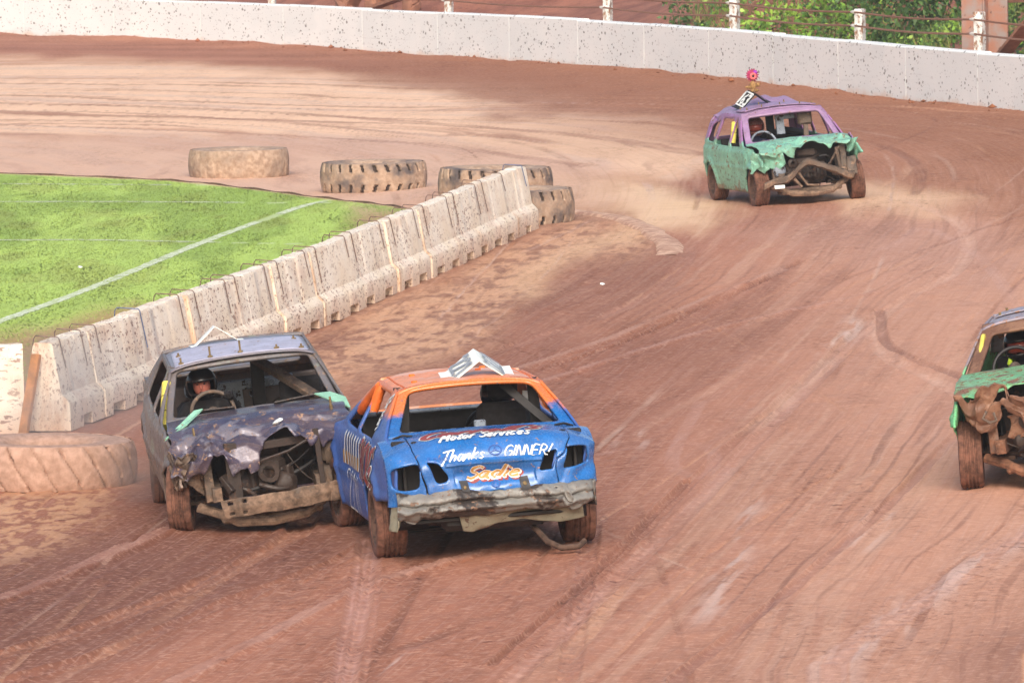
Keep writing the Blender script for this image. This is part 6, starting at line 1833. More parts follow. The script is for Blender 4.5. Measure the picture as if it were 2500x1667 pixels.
# ==================================================================== shared front-end wreckage for cars that face the camera
def front_guts(car, c, D, beam, cross_z=.2, yn=None, mat='mud_steel', eng=(0, 0)):
    """engine, chassis legs, cross member, arms; x here is car right"""
    yn = yn or c['wb'] / 2 + .35
    w = c['W'] / 2
    mb = MB()
    ex, ey = eng
    mb.box((ex, c['wb'] / 2 + .02 + ey, .50), (.46, .52, .34), None, .05); mb.box((ex - .05, c['wb'] / 2 + .05 + ey, .72), (.34, .40, .12), None, .04)
    mb.ball((ex + .22, yn - .22 + ey, .47), (.15, .12, .14), 14, 8); mb.ball((ex - .2, yn - .2 + ey, .42), (.11, .1, .11), 12, 8)
    mb.lathe([(.10, 0), (.10, .04), (.06, .05), (.06, .0)], 16, 'Y', (ex - .06, yn - .12 + ey, .55)); mb.lathe([(.07, 0), (.07, .04), (.03, .05), (.03, .0)], 14, 'Y', (ex + .2, yn - .1 + ey, .62))
    mb.warp(deformer([], [((0, c['wb'] / 2, .5), (1, 1, 1), .02, 6, 44)])); mb.warp(D).build('engine', MT['dark_steel'], car, smooth=30)
    rr = random.Random(int(abs(ex * 100)) + int(c['W'] * 100))
    for q in range(7):
        a_ = Vector((rr.uniform(-.5, .5), yn - rr.uniform(.08, .35), rr.uniform(.3, .75))); b_ = Vector((rr.uniform(-.5, .5), yn - rr.uniform(.05, .3), rr.uniform(.25, .7)))
        m_ = (a_ + b_) / 2 + Vector((rr.uniform(-.1, .1), .08, rr.uniform(-.15, .1)))
        mb = MB(); mb.tube([a_ * (1 - t_) ** 2 + m_ * 2 * t_ * (1 - t_) + b_ * t_ * t_ for t_ in [i / 9 for i in range(10)]], .022 if q < 3 else .007, 7)
        mb.warp(D).build('hose' if q < 3 else 'wire', MT['black' if q % 2 else 'dark_steel'], car)
    if True:
        # torn radiator core between the legs
        panel('radiator', lambda U, V: np.stack([U, yn - .16 + .02 * np.sin(U * 60), .36 + V], 1), [(-.30 + ex, 0), (.26 + ex, .02), (.30 + ex, .20), (.1 + ex, .27), (-.12 + ex, .18), (-.28 + ex, .24)], [], 120, 8, MT['dark_steel'], car, D, .008)
    for sg in (-1, 1):
        mb = MB()
        mb.bar((sg * .44, c['cowl'] - .1, .40), (sg * .46, yn - .02, .42), .09, .12); mb.bar((sg * .52, yn - .12, .36), (sg * .54, yn - .2, .80), .09, .05)
        mb.bar((sg * .62, c['cowl'], .78), (sg * .64, yn - .15, .74), .07, .07)
        mb.warp(D).build('chassis_leg', MT[mat], car)
    mb = MB(); zc = cross_z
    mb.tube([(-.62, yn - .26, zc + .12), (-.45, yn - .16, zc + .06), (-.30, yn - .08, zc - .02), (0, yn - .06, zc - .045), (.30, yn - .08, zc - .02), (.45, yn - .16, zc + .06), (.62, yn - .26, zc + .12)], .045, 8)
    mb.box((0, yn - .25, zc), (.9, .3, .06), None, .02)
    mb.warp(D).build('cross_member', MT[mat], car)
    for sg in (-1, 1):
        mb = MB(); y0 = c['wb'] / 2
        mb.bar((sg * .36, y0 + .1, .26), (sg * (w - .2), y0 + .02, .24), .05, .035); mb.bar((sg * .36, y0 - .1, .28), (sg * (w - .2), y0, .25), .05, .035); mb.bar((sg * .42, y0 + .16, .34), (sg * (w - .2), y0 + .05, .31), .025, .025)
        mb.bar((sg * (w - .26), y0, .25), (sg * (w - .30), y0 - .02, .72), .05, .05)
        mb.build('suspension_arm', MT['dark_steel'], car)
        mb = MB(); mb.tube([(sg * (w - .29) + .055 * math.cos(a_), y0 + .055 * math.sin(a_), .36 + .018 * a_ / 1) for a_ in np.linspace(0, 6 * math.pi, 60)], .011, 5); mb.build('coil_spring', MT['dark_steel'], car)
    if beam:
        mb = MB()
        mb.sheet(beam); mb.warp(D)
        return mb

# ==================================================================== purple saloon
mw = car_matrix(656, 1283, 174, 1.35)
pur = empty('banger_car', mw)
tag(pur, 'mud caked purple banger saloon with crumpled bonnet facing the camera beside the blue car', 'car', 'banger racing cars')
c = dict(W=1.76, belt=.90, zr=1.30, wr=.64, yr=-2.2, yf=2.0, wb=2.7, r=.30, ra=.38, sill=.22, tail_z0=.5, nose_z0=.60, cowl=.62, bulk=-1.15, tr=.08, tf=.06)
c['top'] = [(1.98, .62), (1.7, .84), (1.3, .88), (.72, .93), (.02, 1.29), (-.2, 1.315), (-1.0, 1.315), (-1.2, 1.29), (-1.72, .98), (-2.1, .95), (-2.2, .86)]
RO, PI_, DZ = 4.6, -3.6, .075   # body lean and nose dive
D = deformer([((.85, 1.7, .75), (.25, .45, .3), (-.09, -.10, -.10)), ((-.85, 1.75, .7), (.25, .4, .3), (.05, -.12, -.02)), ((.8, .9, .6), (.2, .6, .3), (-.04, 0, 0)), ((.8, -.4, .6), (.2, .5, .3), (.02, 0, 0))],
             [((.85, 1.65, .65), (.3, .5, .4), .04, 5, 31), ((-.85, 1.7, .65), (.3, .5, .4), .04, 5, 36), ((0, 0, .6), (1.2, 2.6, .5), .010, 3, 38)], roll=RO, pitch=PI_, dz=DZ)
wins = [rpoly([(.50, .93), (.0, 1.25), (-.12, 1.265), (-.16, .92)], .05), rpoly([(-.25, .92), (-.22, 1.265), (-.95, 1.265), (-1.1, 1.2), (-1.15, .93)], .05)]
sp, wf = side_panels(pur, c, MT['purple_side'], D, wins)
interior(pur, c, D, MT['inside'])
rfp = roof_fn(dict(wr=.655), .04, 1.315)
rfun = lambda U, V: rfp(U, V + .0)
panel('roof', rfun, [(-1.0, -1.18), (1.0, -1.18), (1.0, .04), (-1.0, .04)], [], 36, 36, MT['purple_roof'], pur, D, .015)
rplate = panel('roof_plate', lambda U, V: rfp(U, V) + np.array([0, 0, .02]), [(-.90, -.78), (.90, -.80), (.92, .0), (-.92, .0)], [], 30, 20, MT['purple_plate'], pur, deformer([((0, 0, 1.3), (.4, .2, .3), (0, 0, -.012))], [((0, -.3, 1.3), (1, 1, 1), .006, 3, 3)], roll=RO, pitch=PI_, dz=DZ), .006)
for x_, y_, h_ in ((.83, -.04, .05), (.42, -.05, .09), (0.0, -.05, .10), (-.5, -.05, .03), (-.84, -.06, .03), (.82, -.5, .03), (-.8, -.6, .03)):
    q = rfp(np.array([x_]), np.array([y_]))[0]; mb = MB(); mb.tube([q + np.array([0, 0, .02]), q + np.array([0, 0, .025 + h_])], .009, 8); mb.lathe([(.026, 0), (.022, .012), (.001, .012), (.001, 0)], 8, 'Z', tuple(q + np.array([0, 0, .02])))
    mb.warp(D).build('bolt', MT['bolt'], rplate)
def scr_fn(U, V):
    w_ = .775 + (.645 - .775) * V
    return np.stack([U * w_, .70 - V * .70 - .07 * U ** 4, .935 + V * .36 + .025 * (1 - U ** 2)], 1)
panel('windscreen_frame', scr_fn, [(-1, -.03), (1, -.03), (1, 1.02), (-1, 1.02)], [rpoly([(-.925, .03), (.925, .03), (.91, .945), (-.91, .945)], .07)], 70, 30, MT['purple_side'], pur, D, .03)
def bk_fn(U, V):
    w_ = .76 + (.65 - .76) * V
    return np.stack([U * w_, -1.72 + V * .54 + .05 * U ** 4, .97 + V * .335 + .03 * (1 - U ** 2) * V], 1)
panel('rear_screen_frame', bk_fn, [(-1, -.02), (1, -.02), (1, 1.02), (-1, 1.02)], [rpoly([(-.85, .10), (.85, .10), (.83, .9), (-.83, .9)], .08)], 50, 24, MT['purple_side'], pur, D, .03)
panel('boot_lid', lambda U, V: np.stack([U * .80, -1.72 - V * .5, .97 - .03 * V + .02 * (1 - U ** 2)], 1), [(-1, 0), (1, 0), (1, 1), (-1, 1)], [], 16, 12, MT['purple_side'], pur, D, .015)
panel('tail_panel', lambda U, V: np.stack([U * .82, -2.22 + .1 * U ** 4, .94 - V * .45], 1), [(-1, 0), (1, 0), (1, 1), (-1, 1)], [], 16, 12, MT['purple_side'], pur, D, .015)
# bonnet: u = picture right (car left), v = 0 at the screen .. 1 at the nose, >1 hangs down
def bon_fn(U, V):
    z = .955 + .02 * (1 - (U / .78) ** 2) - .10 * np.clip(V, 0, 1) ** 2 - .13 * np.clip(V - .75, 0, 1) - .55 * np.clip(V - 1.0, 0, 1)
    y = .72 + 1.12 * np.clip(V, 0, 1) + .12 * np.clip(V - 1, 0, 1)
    return np.stack([-U, y, z + .035 * np.exp(-((V - .45) / .25) ** 2) - .05 * np.exp(-((U + .72) / .16) ** 2) * V], 1)
bk = [(-.78, .05), (-.35, .0), (.3, -.02), (.78, .0), (.80, .75), (.79, 1.16), (.68, 1.20), (.60, 1.10), (.52, 1.16), (.47, 1.05), (.40, 1.16), (.35, 1.0), (.29, 1.08), (.22, .97), (.10, .93), (-.01, .97), (-.05, 1.12), (-.07, 1.34), (-.15, 1.36), (-.17, 1.28), (-.24, 1.32), (-.30, 1.42), (-.34, 1.30), (-.39, 1.16), (-.48, 1.10), (-.55, 1.22), (-.64, 1.12), (-.70, 1.22), (-.79, 1.16), (-.80, .8)]
Db = deformer([((.72, 1.55, .9), (.22, .5, .4), (0, 0, -.05)), ((-.35, 1.7, .8), (.2, .25, .3), (0, 0, .05))], [((0, 1.78, .8), (1.2, .24, .5), .05, 5.5, 51), ((0, 1.5, .9), (1.1, .4, .4), .018, 4, 55), ((-.45, 1.6, .85), (.25, .25, .3), .045, 9, 58), ((.6, 1.7, .8), (.25, .3, .4), .06, 8, 61)], roll=RO, pitch=PI_, dz=DZ)
bonn = panel('bonnet', bon_fn, bk, [], 110, 90, MT['purple'], pur, Db, .010, 28)
mb = MB(); q = bon_fn(np.array([.14]), np.array([.80]))[0]; mb.ball(tuple(q + np.array([0, 0, .012])), (.05, .04, .014), 16, 6); mb.warp(Db).build('round_badge', MT['white'], bonn)
# crumpled inner wings either side under the bonnet edge
for sg, sd in ((1, 71), (-1, 77)):
    panel('crumpled_wing', lambda U, V, sg=sg: np.stack([sg * (.83 - U * .36), 1.78 + .10 * np.sin(U * 5) - .12 * V, .80 - V * .36 - .06 * U], 1), [(-.08, -.05), (.5, -.08), (1.0, .05), (.95, .5), (.7, .62), (.6, .95), (.3, .7), (.12, .85), (-.08, .5)] if sg > 0 else [(-.08, -.05), (1.0, -.08), (1.0, .12), (.3, .15), (.2, .4), (-.05, .45)], [], 44, 44, MT['mud_steel'] if sg > 0 else MT['purple_side'], pur, deformer([], [((sg * .7, 1.75, .65), (.5, .5, .5), .06, 7, sd), ((sg * .7, 1.75, .65), (.5, .5, .5), .02, 19, sd + 2)], roll=RO, pitch=PI_, dz=DZ), .01, 25)
# mint triangles of sheet at the rear corners of the bonnet
def plate(par, pts, mat, D_, name='sheet_plate', th=.012):
    mb = MB(); mb.add(pts, [tuple(range(len(pts)))]); mb.warp(D_); return mb.build(name, MT[mat], par, smooth=0, solid=th)
plate(pur, [(.86, 1.30, .90), (.52, .80, 1.03), (.44, .78, 1.035), (.62, 1.12, .97)], 'mint_plate', D)
plate(pur, [(.52, .80, 1.03), (.16, .76, 1.015), (.16, .70, .99), (.46, .72, .99)], 'dark_steel', D)
plate(pur, [(-.84, 1.22, .93), (-.56, .80, 1.04), (-.70, .78, 1.03), (-.82, .95, .99)], 'mint_plate', D)
plate(pur, [(-.56, .80, 1.04), (-.2, .76, 1.0), (-.2, .70, .98), (-.56, .74, 1.0)], 'dark_steel', D)
plate(pur, [(.70, 1.52, .865), (.52, 1.56, .87), (.50, 1.44, .90), (.62, 1.40, .90)], 'mint_plate', D)
plate(pur, [(-.60, 1.38, .93), (-.72, 1.40, .91), (-.70, 1.22, .95), (-.58, 1.2, .96)], 'mint_plate', D)
for x_, y_, z_ in ((.60, 1.48, .87), (-.66, 1.30, .94)):
    mb = MB(); mb.tube([(x_, y_, z_), (x_, y_, z_ + .05), (x_, y_ - .005, z_ + .055), (x_, y_ - .01, z_ + .13)], [.018, .018, .012, .011], 8); mb.warp(D).build('bonnet_pin', MT['bolt'], pur)
front_guts(pur, c, D, None, .17, 1.85, 'mud_steel', (.05, 0))
# bumper beam with bolt holes, sitting off to one side
def beam_fn(U, V):
    return np.stack([-U, 1.92 + .07 * np.sin((U + .4) * 2.4) - .05 * np.abs(V - .5) * 2 * .4, .40 - V * .155 + .05 * (U - .15)], 1)
bh_ = [rrect(u_ - .022, v_ - .10, u_ + .022, v_ + .10, .02) for u_, v_ in ((-.36, .22), (-.24, .2), (-.36, .78), (-.24, .8))]
panel('bumper_beam', beam_fn, [(-.44, 0), (-.38, -.02), (.60, -.02), (.66, -.1), (.69, 1.02), (.5, 1.0), (-.42, 1.0)], bh_, 100, 22, MT['mud_steel'], pur, deformer([], [((0, 1.9, .35), (1, .4, .4), .008, 7, 81), ((-.62, 1.9, .4), (.14, .3, .3), .03, 12, 83)], roll=RO, pitch=PI_, dz=DZ), .03, 30)
mb = MB()
mb.bar((.30, 1.84, .86), (.30, 1.82, .34), .12, .05); mb.bar((-.46, 1.80, .88), (-.47, 1.80, .40), .10, .05); mb.bar((.5, 1.74, .78), (-.7, 1.74, .80), .05, .07); mb.bar((.32, 1.86, .44), (.40, 1.80, .58), .10, .04)
mb.tube([(.1, 1.85, .66), (-.2, 1.9, .74), (-.38, 1.86, .80)], .012, 6)
mb.warp(deformer([], [((0, 1.8, .6), (1, .5, .5), .018, 7, 85)], roll=RO, pitch=PI_, dz=DZ)).build('radiator_support', MT['dark_steel'], pur)
mb = MB(); n = 6; mb.box((-.66, 1.70, .66), (.34, .16, .22), None, .04); mb.warp(deformer([], [((-.66, 1.7, .66), (.4, .4, .4), .02, 7, 86)], roll=RO, pitch=PI_, dz=DZ)).build('headlamp_box', MT['mud_steel'], pur)
mb = MB(); mb.box((-.1, 1.76, .22), (.55, .06, .05), None, .01); mb.box((-.16, 1.795, .225), (.09, .008, .035)); mb.warp(D).build('steering_rack', MT['dark_steel'], pur)
# inside
mb = MB(); mb.bar((-.16, -1.0, .5), (-.19, -.95, 1.30), .12, .04, (0, 1, 0)); mb.warp(D).build('roll_post', MT['black'], pur)
mb = MB(); mb.bar((-.18, -.95, 1.16), (-.62, -.1, .88), .11, .05, (0, 0, 1)); mb.warp(D).build('roll_brace', MT['mud_steel'], pur)
panel('rear_bulkhead', lambda U, V: np.stack([-U, -1.12 + .02 * U, V], 1), [(-.72, .35), (.72, .35), (.72, .97), (-.72, .97)], [rrect(-.5, .66, -.18, .84, .03), rrect(-.02, .80, .03, .86, .02), rrect(.30, .5, .48, .75, .06), rrect(-.09, .55, -.04, .6, .02)], 50, 24, MT['inside'], pur, D, .02)
mb = MB(); mb.box((-.0, -1.09, .925), (1.0, .02, .09), None, .01); mb.box((.05, -1.085, .78), (.16, .02, .30), None, .01); mb.warp(D).build('bulkhead_plate', MT['inside_grey'], pur)
mb = MB()
for x_, z_ in ((.05, .84), (-.1, .92), (-.3, .92), (.05, .72), (-.12, .83)): mb.lathe([(.035, 0), (.03, .03), (.018, .03), (.018, 0)], 14, 'Y', (x_, -1.075, z_))
mb.warp(D).build('bush', MT['inside_grey'], pur)
mb = MB(); mb.bar((-.52, -.55, .5), (-.54, -.62, 1.0), .40, .10, (0, 1, 0), .04); mb.warp(D).build('seat_back', MT['seat'], pur)
seat(pur, (.37, -.42, .38), MT['seat'], D, .5)
for k in range(3):
    mb = MB(); a = Vector((.765, .34 - .10 * k - .04, 1.03 + .0)); 
    y0_ = .33 - .0 * k
    p0_, p1_ = Vector((.79, .46, .86)), Vector((.70, .10, 1.21))
    mb.tube([p0_.lerp(p1_, (k + .04) / 3), p0_.lerp(p1_, (k + .96) / 3)], .045, 12); mb.warp(D).build('pillar_padding', MT['yellow_pad'], pur)
sw, rot = steering(pur, (.33, .30, .92), D, MT['mud_steel'], .195, 24)
for x_, y_, sd_, stt in ((.76, 1.35, 1, 10), (-.76, 1.35, -1, 10), (.76, -1.35, 1, 0), (-.76, -1.35, -1, 0)):
    make_wheel(pur, (x_, y_, .295), .305, .215, sd_, steer=-stt * .9, style='alloy')
roof_board(pur, (.16, -.92, 1.355), .13, .25, 38, D, .05, None, mat='white', yaw=4, tilt=3)
person(mw, 'driver in black helmet and dark suit gripping the steering wheel of the purple car', (.37, -.40, .40), 'suit', 'helmet', None, ((-.20, .70, .66), (.14, .62, .50)), -8, .10, D)

# ==================================================================== mint hatchback
mw = car_matrix(1970, 494, 167.2, 1.18)
mint = empty('banger_car', mw)
tag(mint, 'mint green hatchback banger with lilac roof and caved in front alone on the far bend', 'car', 'banger racing cars')
c = dict(W=1.60, belt=.84, zr=1.31, wr=.60, yr=-1.75, yf=1.72, wb=2.36, r=.27, ra=.335, sill=.21, tail_z0=.42, nose_z0=.62, cowl=.62, bulk=-1.0, tr=.06, tf=.04)
c['top'] = [(1.70, .62), (1.5, .80), (1.0, .86), (.72, .88), (.22, 1.27), (.05, 1.30), (-1.3, 1.32), (-1.52, 1.28), (-1.72, .88), (-1.76, .8)]
RO = 2.0
D = deformer([((.8, 1.3, .8), (.2, .35, .2), (-.05, -.05, -.03)), ((-.8, 1.3, .75), (.25, .4, .3), (.04, -.1, .05)), ((.8, .3, .5), (.2, .5, .25), (-.03, 0, 0)), ((.6, -1.3, 1.3), (.3, .35, .2), (-.02, 0, -.05)), ((-.2, -1.1, 1.35), (.3, .35, .3), (0, 0, .07))],
             [((.8, 1.3, .7), (.25, .5, .3), .035, 5, 131), ((-.8, 1.35, .7), (.3, .45, .35), .04, 5, 136), ((0, 0, .6), (1.2, 2.3, .5), .008, 3, 138), ((0, -1.35, 1.25), (1, .4, .3), .035, 4, 141)], roll=RO)
wins = [rpoly([(.56, .865), (.12, 1.22), (.02, 1.24), (-.04, .855)], .04), rpoly([(-.12, .855), (-.09, 1.24), (-.72, 1.24), (-.86, .86)], .04), rpoly([(-.97, .88), (-.86, 1.22), (-1.30, 1.22), (-1.45, .90)], .05)]
sp, wf = side_panels(mint, c, MT['lilac_side'], D, wins)
interior(mint, c, D, MT['inside'])
rfm = lambda U, V: np.stack([U * .615, V, 1.315 + .05 * (1 - np.abs(U) ** 2.2) - .025 * np.clip(V / .25, 0, 1) ** 2 - .03 * np.abs(U) ** 8 + .03 * np.exp(-((V + 1.1) / .25) ** 2) * (U < .2)], 1)
panel('roof', rfm, [(-1, -1.52), (1, -1.52), (1, .22), (-1, .22)], [], 36, 44, MT['lilac'], mint, D, .015)
Dp = deformer([((0, 0, 1.3), (.4, .3, .3), (0, 0, -.01))], [((0, 0, 1.3), (1, 1, 1), .012, 3.5, 145)], roll=RO)
rplate = panel('roof_plate', lambda U, V: rfm(U, V) + np.array([0, 0, .03]), [(-.92, -.42), (.5, -.5), (.92, -.30), (.88, .14), (-.86, .16)], [], 30, 20, MT['lilac'], mint, Dp, .008)
for x_, y_ in ((.8, .08), (.45, .1), (0, .11), (-.5, .1), (-.8, .08), (.8, -.25), (.3, -.35), (-.3, -.35)):
    q = rfm(np.array([x_]), np.array([y_]))[0]; mb = MB(); mb.tube([q + np.array([0, 0, .03]), q + np.array([0, 0, .07])], .010, 6); mb.warp(Dp).build('bolt', MT['bolt'], rplate)
def scr_fn(U, V):
    w_ = .715 + (.605 - .715) * V
    return np.stack([U * w_, .74 - V * .52 - .06 * U ** 4, .89 + V * .405 + .02 * (1 - U ** 2)], 1)
panel('windscreen_frame', scr_fn, [(-1, -.03), (1, -.03), (1, 1.03), (-1, 1.03)], [rpoly([(-.88, .03), (.88, .03), (.86, .88), (-.86, .88)], .07)], 64, 30, MT['lilac'], mint, D, .035)
panel('rear_screen_frame', lambda U, V: np.stack([U * (.70 - .09 * V), -1.74 + V * .22 + .05 * U ** 4, .88 + V * .42], 1), [(-1, -.02), (1, -.02), (1, 1.02), (-1, 1.02)], [rpoly([(-.86, .08), (.86, .08), (.84, .84), (-.84, .84)], .08)], 44, 24, MT['lilac'], mint, D, .03)
panel('tailgate', lambda U, V: np.stack([U * .72, -1.76 + .08 * U ** 4, .88 - V * .46], 1), [(-1, 0), (1, 0), (1, 1), (-1, 1)], [], 16, 12, MT['mint'], mint, D, .015)
def bonm(U, V):
    z = .905 + .015 * (1 - (U / .74) ** 2) - .06 * np.clip(V, 0, 1) - .12 * np.clip(V - .7, 0, 1) - .5 * np.clip(V - 1, 0, 1) + .05 * np.exp(-((U - .05) / .25) ** 2 - ((V - .85) / .3) ** 2)
    return np.stack([-U, .76 + .86 * np.clip(V, 0, 1) + .10 * np.clip(V - 1, 0, 1), z], 1)
bk = [(-.74, .0), (.74, .0), (.74, .55), (.62, .62), (.60, .95), (.50, 1.02), (.40, .94), (.30, 1.12), (.22, .96), (.10, .90), (-.05, .88), (-.16, 1.0), (-.26, 1.25), (-.36, 1.02), (-.46, 1.10), (-.60, 1.15), (-.74, 1.02)]
Dm = deformer([((-.62, 1.3, .85), (.2, .3, .3), (0, 0, .04)), ((.1, 1.1, .9), (.3, .3, .3), (0, 0, .03))], [((0, 1.5, .8), (1.1, .3, .5), .06, 5, 151), ((0, 1.2, .9), (1.1, .5, .4), .028, 4.5, 155), ((0, 1.3, .9), (1.1, .5, .4), .012, 11, 157)], roll=RO)
panel('bonnet', bonm, bk, [], 90, 70, MT['mint'], mint, Dm, .010, 26)
# front wings, torn: left-hand one stands out as a flap
panel('crumpled_wing', lambda U, V: np.stack([-(.56 + U * .22), 1.40 + .14 * np.sin(U * 3) - .2 * V * U, .88 - V * .19 - .03 * U], 1), [(0, 0), (1, -.1), (1.15, .5), (1.0, .95), (.55, .8), (.3, 1.05), (.02, .8)], [], 30, 30, MT['mint'], mint, deformer([], [((-.7, 1.5, .75), (.4, .4, .4), .05, 6, 161)], roll=RO), .01, 26)
panel('crumpled_wing', lambda U, V: np.stack([.80 - U * .36, 1.42 + .22 * U - .05 * V, .80 - V * .3 - .02 * U], 1), [(-.05, -.1), (1.0, 0), (1.05, .5), (.8, .95), (.55, .75), (.4, 1.0), (.2, .7), (-.05, .9)], [], 36, 30, MT['mint'], mint, deformer([], [((.65, 1.5, .7), (.4, .4, .4), .05, 7, 165), ((.65, 1.5, .7), (.4, .4, .4), .015, 18, 166)], roll=RO), .01, 26)
front_guts(mint, c, D, None, .19, 1.62, 'mud_steel', (.05, -.05))
# bent bumper strip arching up in the middle
n = 40; P = np.zeros((n, 4, 3))
for i in range(n):
    u = -.74 + 1.36 * i / (n - 1)
    zc = .33 + .27 * math.exp(-((u + .02) / .34) ** 2) + .05 * max(0, u) - .02 * math.sin(u * 14)
    for j, (dy, dz) in enumerate([(0, .055), (.03, .03), (.03, -.03), (0, -.055)]): P[i, j] = (-u, 1.66 + dy - .10 * u * u, zc + dz)
mb = MB(); mb.sheet(P); mb.warp(deformer([], [((0, 1.65, .5), (1, .4, .4), .016, 7, 171)], roll=RO)).build('bumper_beam', MT['mud_steel'], mint, solid=.012, smooth=30)
mb = MB(); mb.bar((-.38, 1.6, .78), (-.42, 1.64, .42), .06, .03); mb.bar((-.42, 1.62, .78), (-.30, 1.5, .55), .03, .03); mb.bar((-.62, 1.5, .62), (-.60, 1.62, .36), .13, .05); mb.bar((.3, 1.62, .42), (.18, 1.6, .25), .05, .04); mb.tube([(.25, 1.6, .5), (.1, 1.66, .3), (-.05, 1.66, .26)], .014, 6)
mb.warp(deformer([], [((0, 1.6, .5), (1, .5, .5), .02, 7, 175)], roll=RO)).build('radiator_support', MT['mud_steel'], mint)
mb = MB(); mb.lathe([(.10, 0), (.08, .05), (.03, .07), (.001, .07), (.02, .0)], 18, 'Y', (.47, 1.52, .52)); mb.warp(D).build('headlamp_bowl', MT['inside_grey'], mint)
mb = MB(); mb.box((.52, 1.66, .28), (.14, .02, .06), None, .004); mb.warp(deformer([], [((.52, 1.66, .28), (.3, .3, .3), .03, 9, 177)])).build('torn_plate', MT['white'], mint)
# inside: roll post, hanging mirror block, stuff
mb = MB(); mb.bar((-.02, -.6, .5), (0.0, -.55, 1.31), .12, .04, (0, 1, 0)); mb.warp(D).build('roll_post', MT['black'], mint)
mb = MB(); mb.box((-.08, .02, 1.20), (.30, .05, .07), None, .01); mb.bar((0, .02, 1.22), (0, .05, .95), .12, .05, (0, 1, 0)); mb.warp(D).build('camera_bracket', MT['inside_grey'], mint)
mb = MB(); mb.box((-.36, .10, 1.16), (.22, .06, .20), None, .05); mb.bar((-.36, .12, 1.06), (-.33, .2, .86), .07, .04, (0, 1, 0)); mb.warp(D).build('hanging_flap', MT['mud_steel'], mint)
mb = MB(); mb.box((0, -.98, .66), (1.3, .04, .5), None, .01); mb.tube([(-.6, -.95, .88), (-.3, -.9, .95), (0, -.9, .9), (.5, -.95, .88)], .05, 8); mb.warp(D).build('rear_bulkhead', MT['black'], mint)
mb = MB(); mb.box((0, .60, .885), (1.3, .16, .06), None, .02); mb.warp(D).build('dashboard', MT['black'], mint)
seat(mint, (.33, -.42, .34), MT['seat'], D, .52)
for k in range(2):
    p0_, p1_ = Vector((.715, -.06, .90)), Vector((.655, -.05, 1.21)); mb = MB(); mb.tube([p0_.lerp(p1_, (k + .03) / 2), p0_.lerp(p1_, (k + .97) / 2)], .042, 12); mb.warp(D).build('pillar_padding', MT['yellow_pad'], mint)
steering(mint, (.33, .28, .86), D, MT['inside_grey'], .19, 26)
for x_, y_, sd_, stt in ((.70, 1.18, 1, 0), (-.74, 1.20, -1, -6), (.70, -1.18, 1, 0), (-.70, -1.18, -1, 0)):
    make_wheel(mint, (x_, y_, .275), .283, .21, sd_, steer=stt, camber=(4 if (x_ < 0 and y_ > 0) else 0), style='steel')
roof_board(mint, (.22, -.58, 1.375), .32, .30, 42, D, .06, '163', 'white_paint', 'white_paint', mat='black', yaw=6, wt=.04, tilt=-9)
person(mw, 'driver in muddy red helmet behind the wheel of the mint hatchback', (.33, -.38, .36), 'suit_blue', 'helmet_red', 'visor', ((-.16, .62, .50), (.17, .62, .50)), -6, .20, D, headdz=.03)

# ==================================================================== green car cut by the picture's edge
mw = car_matrix(2588, 1180, 188.5, 1.33)
grn = empty('banger_car', mw)
tag(grn, 'green fronted banger caked in brown mud, cut off by the right picture edge', 'car', 'banger racing cars')
c = dict(W=1.74, belt=.93, zr=1.36, wr=.62, yr=-2.1, yf=1.95, wb=2.65, r=.30, ra=.385, sill=.23, tail_z0=.5, nose_z0=.68, cowl=.62, bulk=-1.1, tr=.08, tf=.05)
c['top'] = [(1.93, .70), (1.7, .88), (1.3, .92), (.74, .97), (.06, 1.33), (-.15, 1.36), (-1.0, 1.36), (-1.2, 1.33), (-1.75, 1.0), (-2.05, .97), (-2.1, .9)]
RO = 4.5
D = deformer([((.8, 1.6, .8), (.25, .4, .2), (-.02, -.08, -.03))], [((.8, 1.6, .7), (.25, .45, .3), .03, 5, 231), ((-.8, 1.6, .7), (.25, .45, .3), .05, 5, 236), ((0, 0, .6), (1.2, 2.6, .5), .008, 3, 238)], roll=RO)
wins = [rpoly([(.52, .96), (.04, 1.29), (-.10, 1.31), (-.14, .95)], .05), rpoly([(-.22, .95), (-.2, 1.31), (-.95, 1.31), (-1.1, 1.24), (-1.15, .96)], .05)]
sp, wf = side_panels(grn, c, MT['green_side'], D, wins)
interior(grn, c, D, MT['inside'])
rfg = lambda U, V: np.stack([U * .635, V, 1.36 + .04 * (1 - np.abs(U) ** 2.2) - .02 * np.clip(V / .1, 0, 1) ** 2 - .03 * np.abs(U) ** 8], 1)
panel('roof', rfg, [(-1, -1.2), (1, -1.2), (1, .08), (-1, .08)], [], 30, 30, MT['grey_car'], grn, D, .015)
rplate = panel('roof_plate', lambda U, V: rfg(U, V) + np.array([0, 0, .022]), [(-.9, -.95), (.88, -.95), (.88, -.45), (-.9, -.45)], [], 20, 14, MT['grey_car'], grn, D, .008)
for x_, y_ in ((.8, -.5), (.3, -.5), (.75, -.9), (.2, -.9), (-.4, -.5)):
    q = rfg(np.array([x_]), np.array([y_]))[0]; mb = MB(); mb.tube([q + np.array([0, 0, .02]), q + np.array([0, 0, .05])], .014, 6); mb.warp(D).build('bolt', MT['bolt'], rplate)
def scr_fn(U, V):
    w_ = .765 + (.63 - .765) * V
    return np.stack([U * w_, .72 - V * .66 - .07 * U ** 4, .975 + V * .37 + .025 * (1 - U ** 2)], 1)
ho_ = rpoly([(-.86, .03), (.86, .03), (.82, .80), (-.82, .80)], .05)
panel('windscreen_frame', scr_fn, [(-1, -.03), (1, -.03), (1, 1.03), (-1, 1.03)], [ho_], 64, 30, MT['brown_crush'], grn, D, .03)
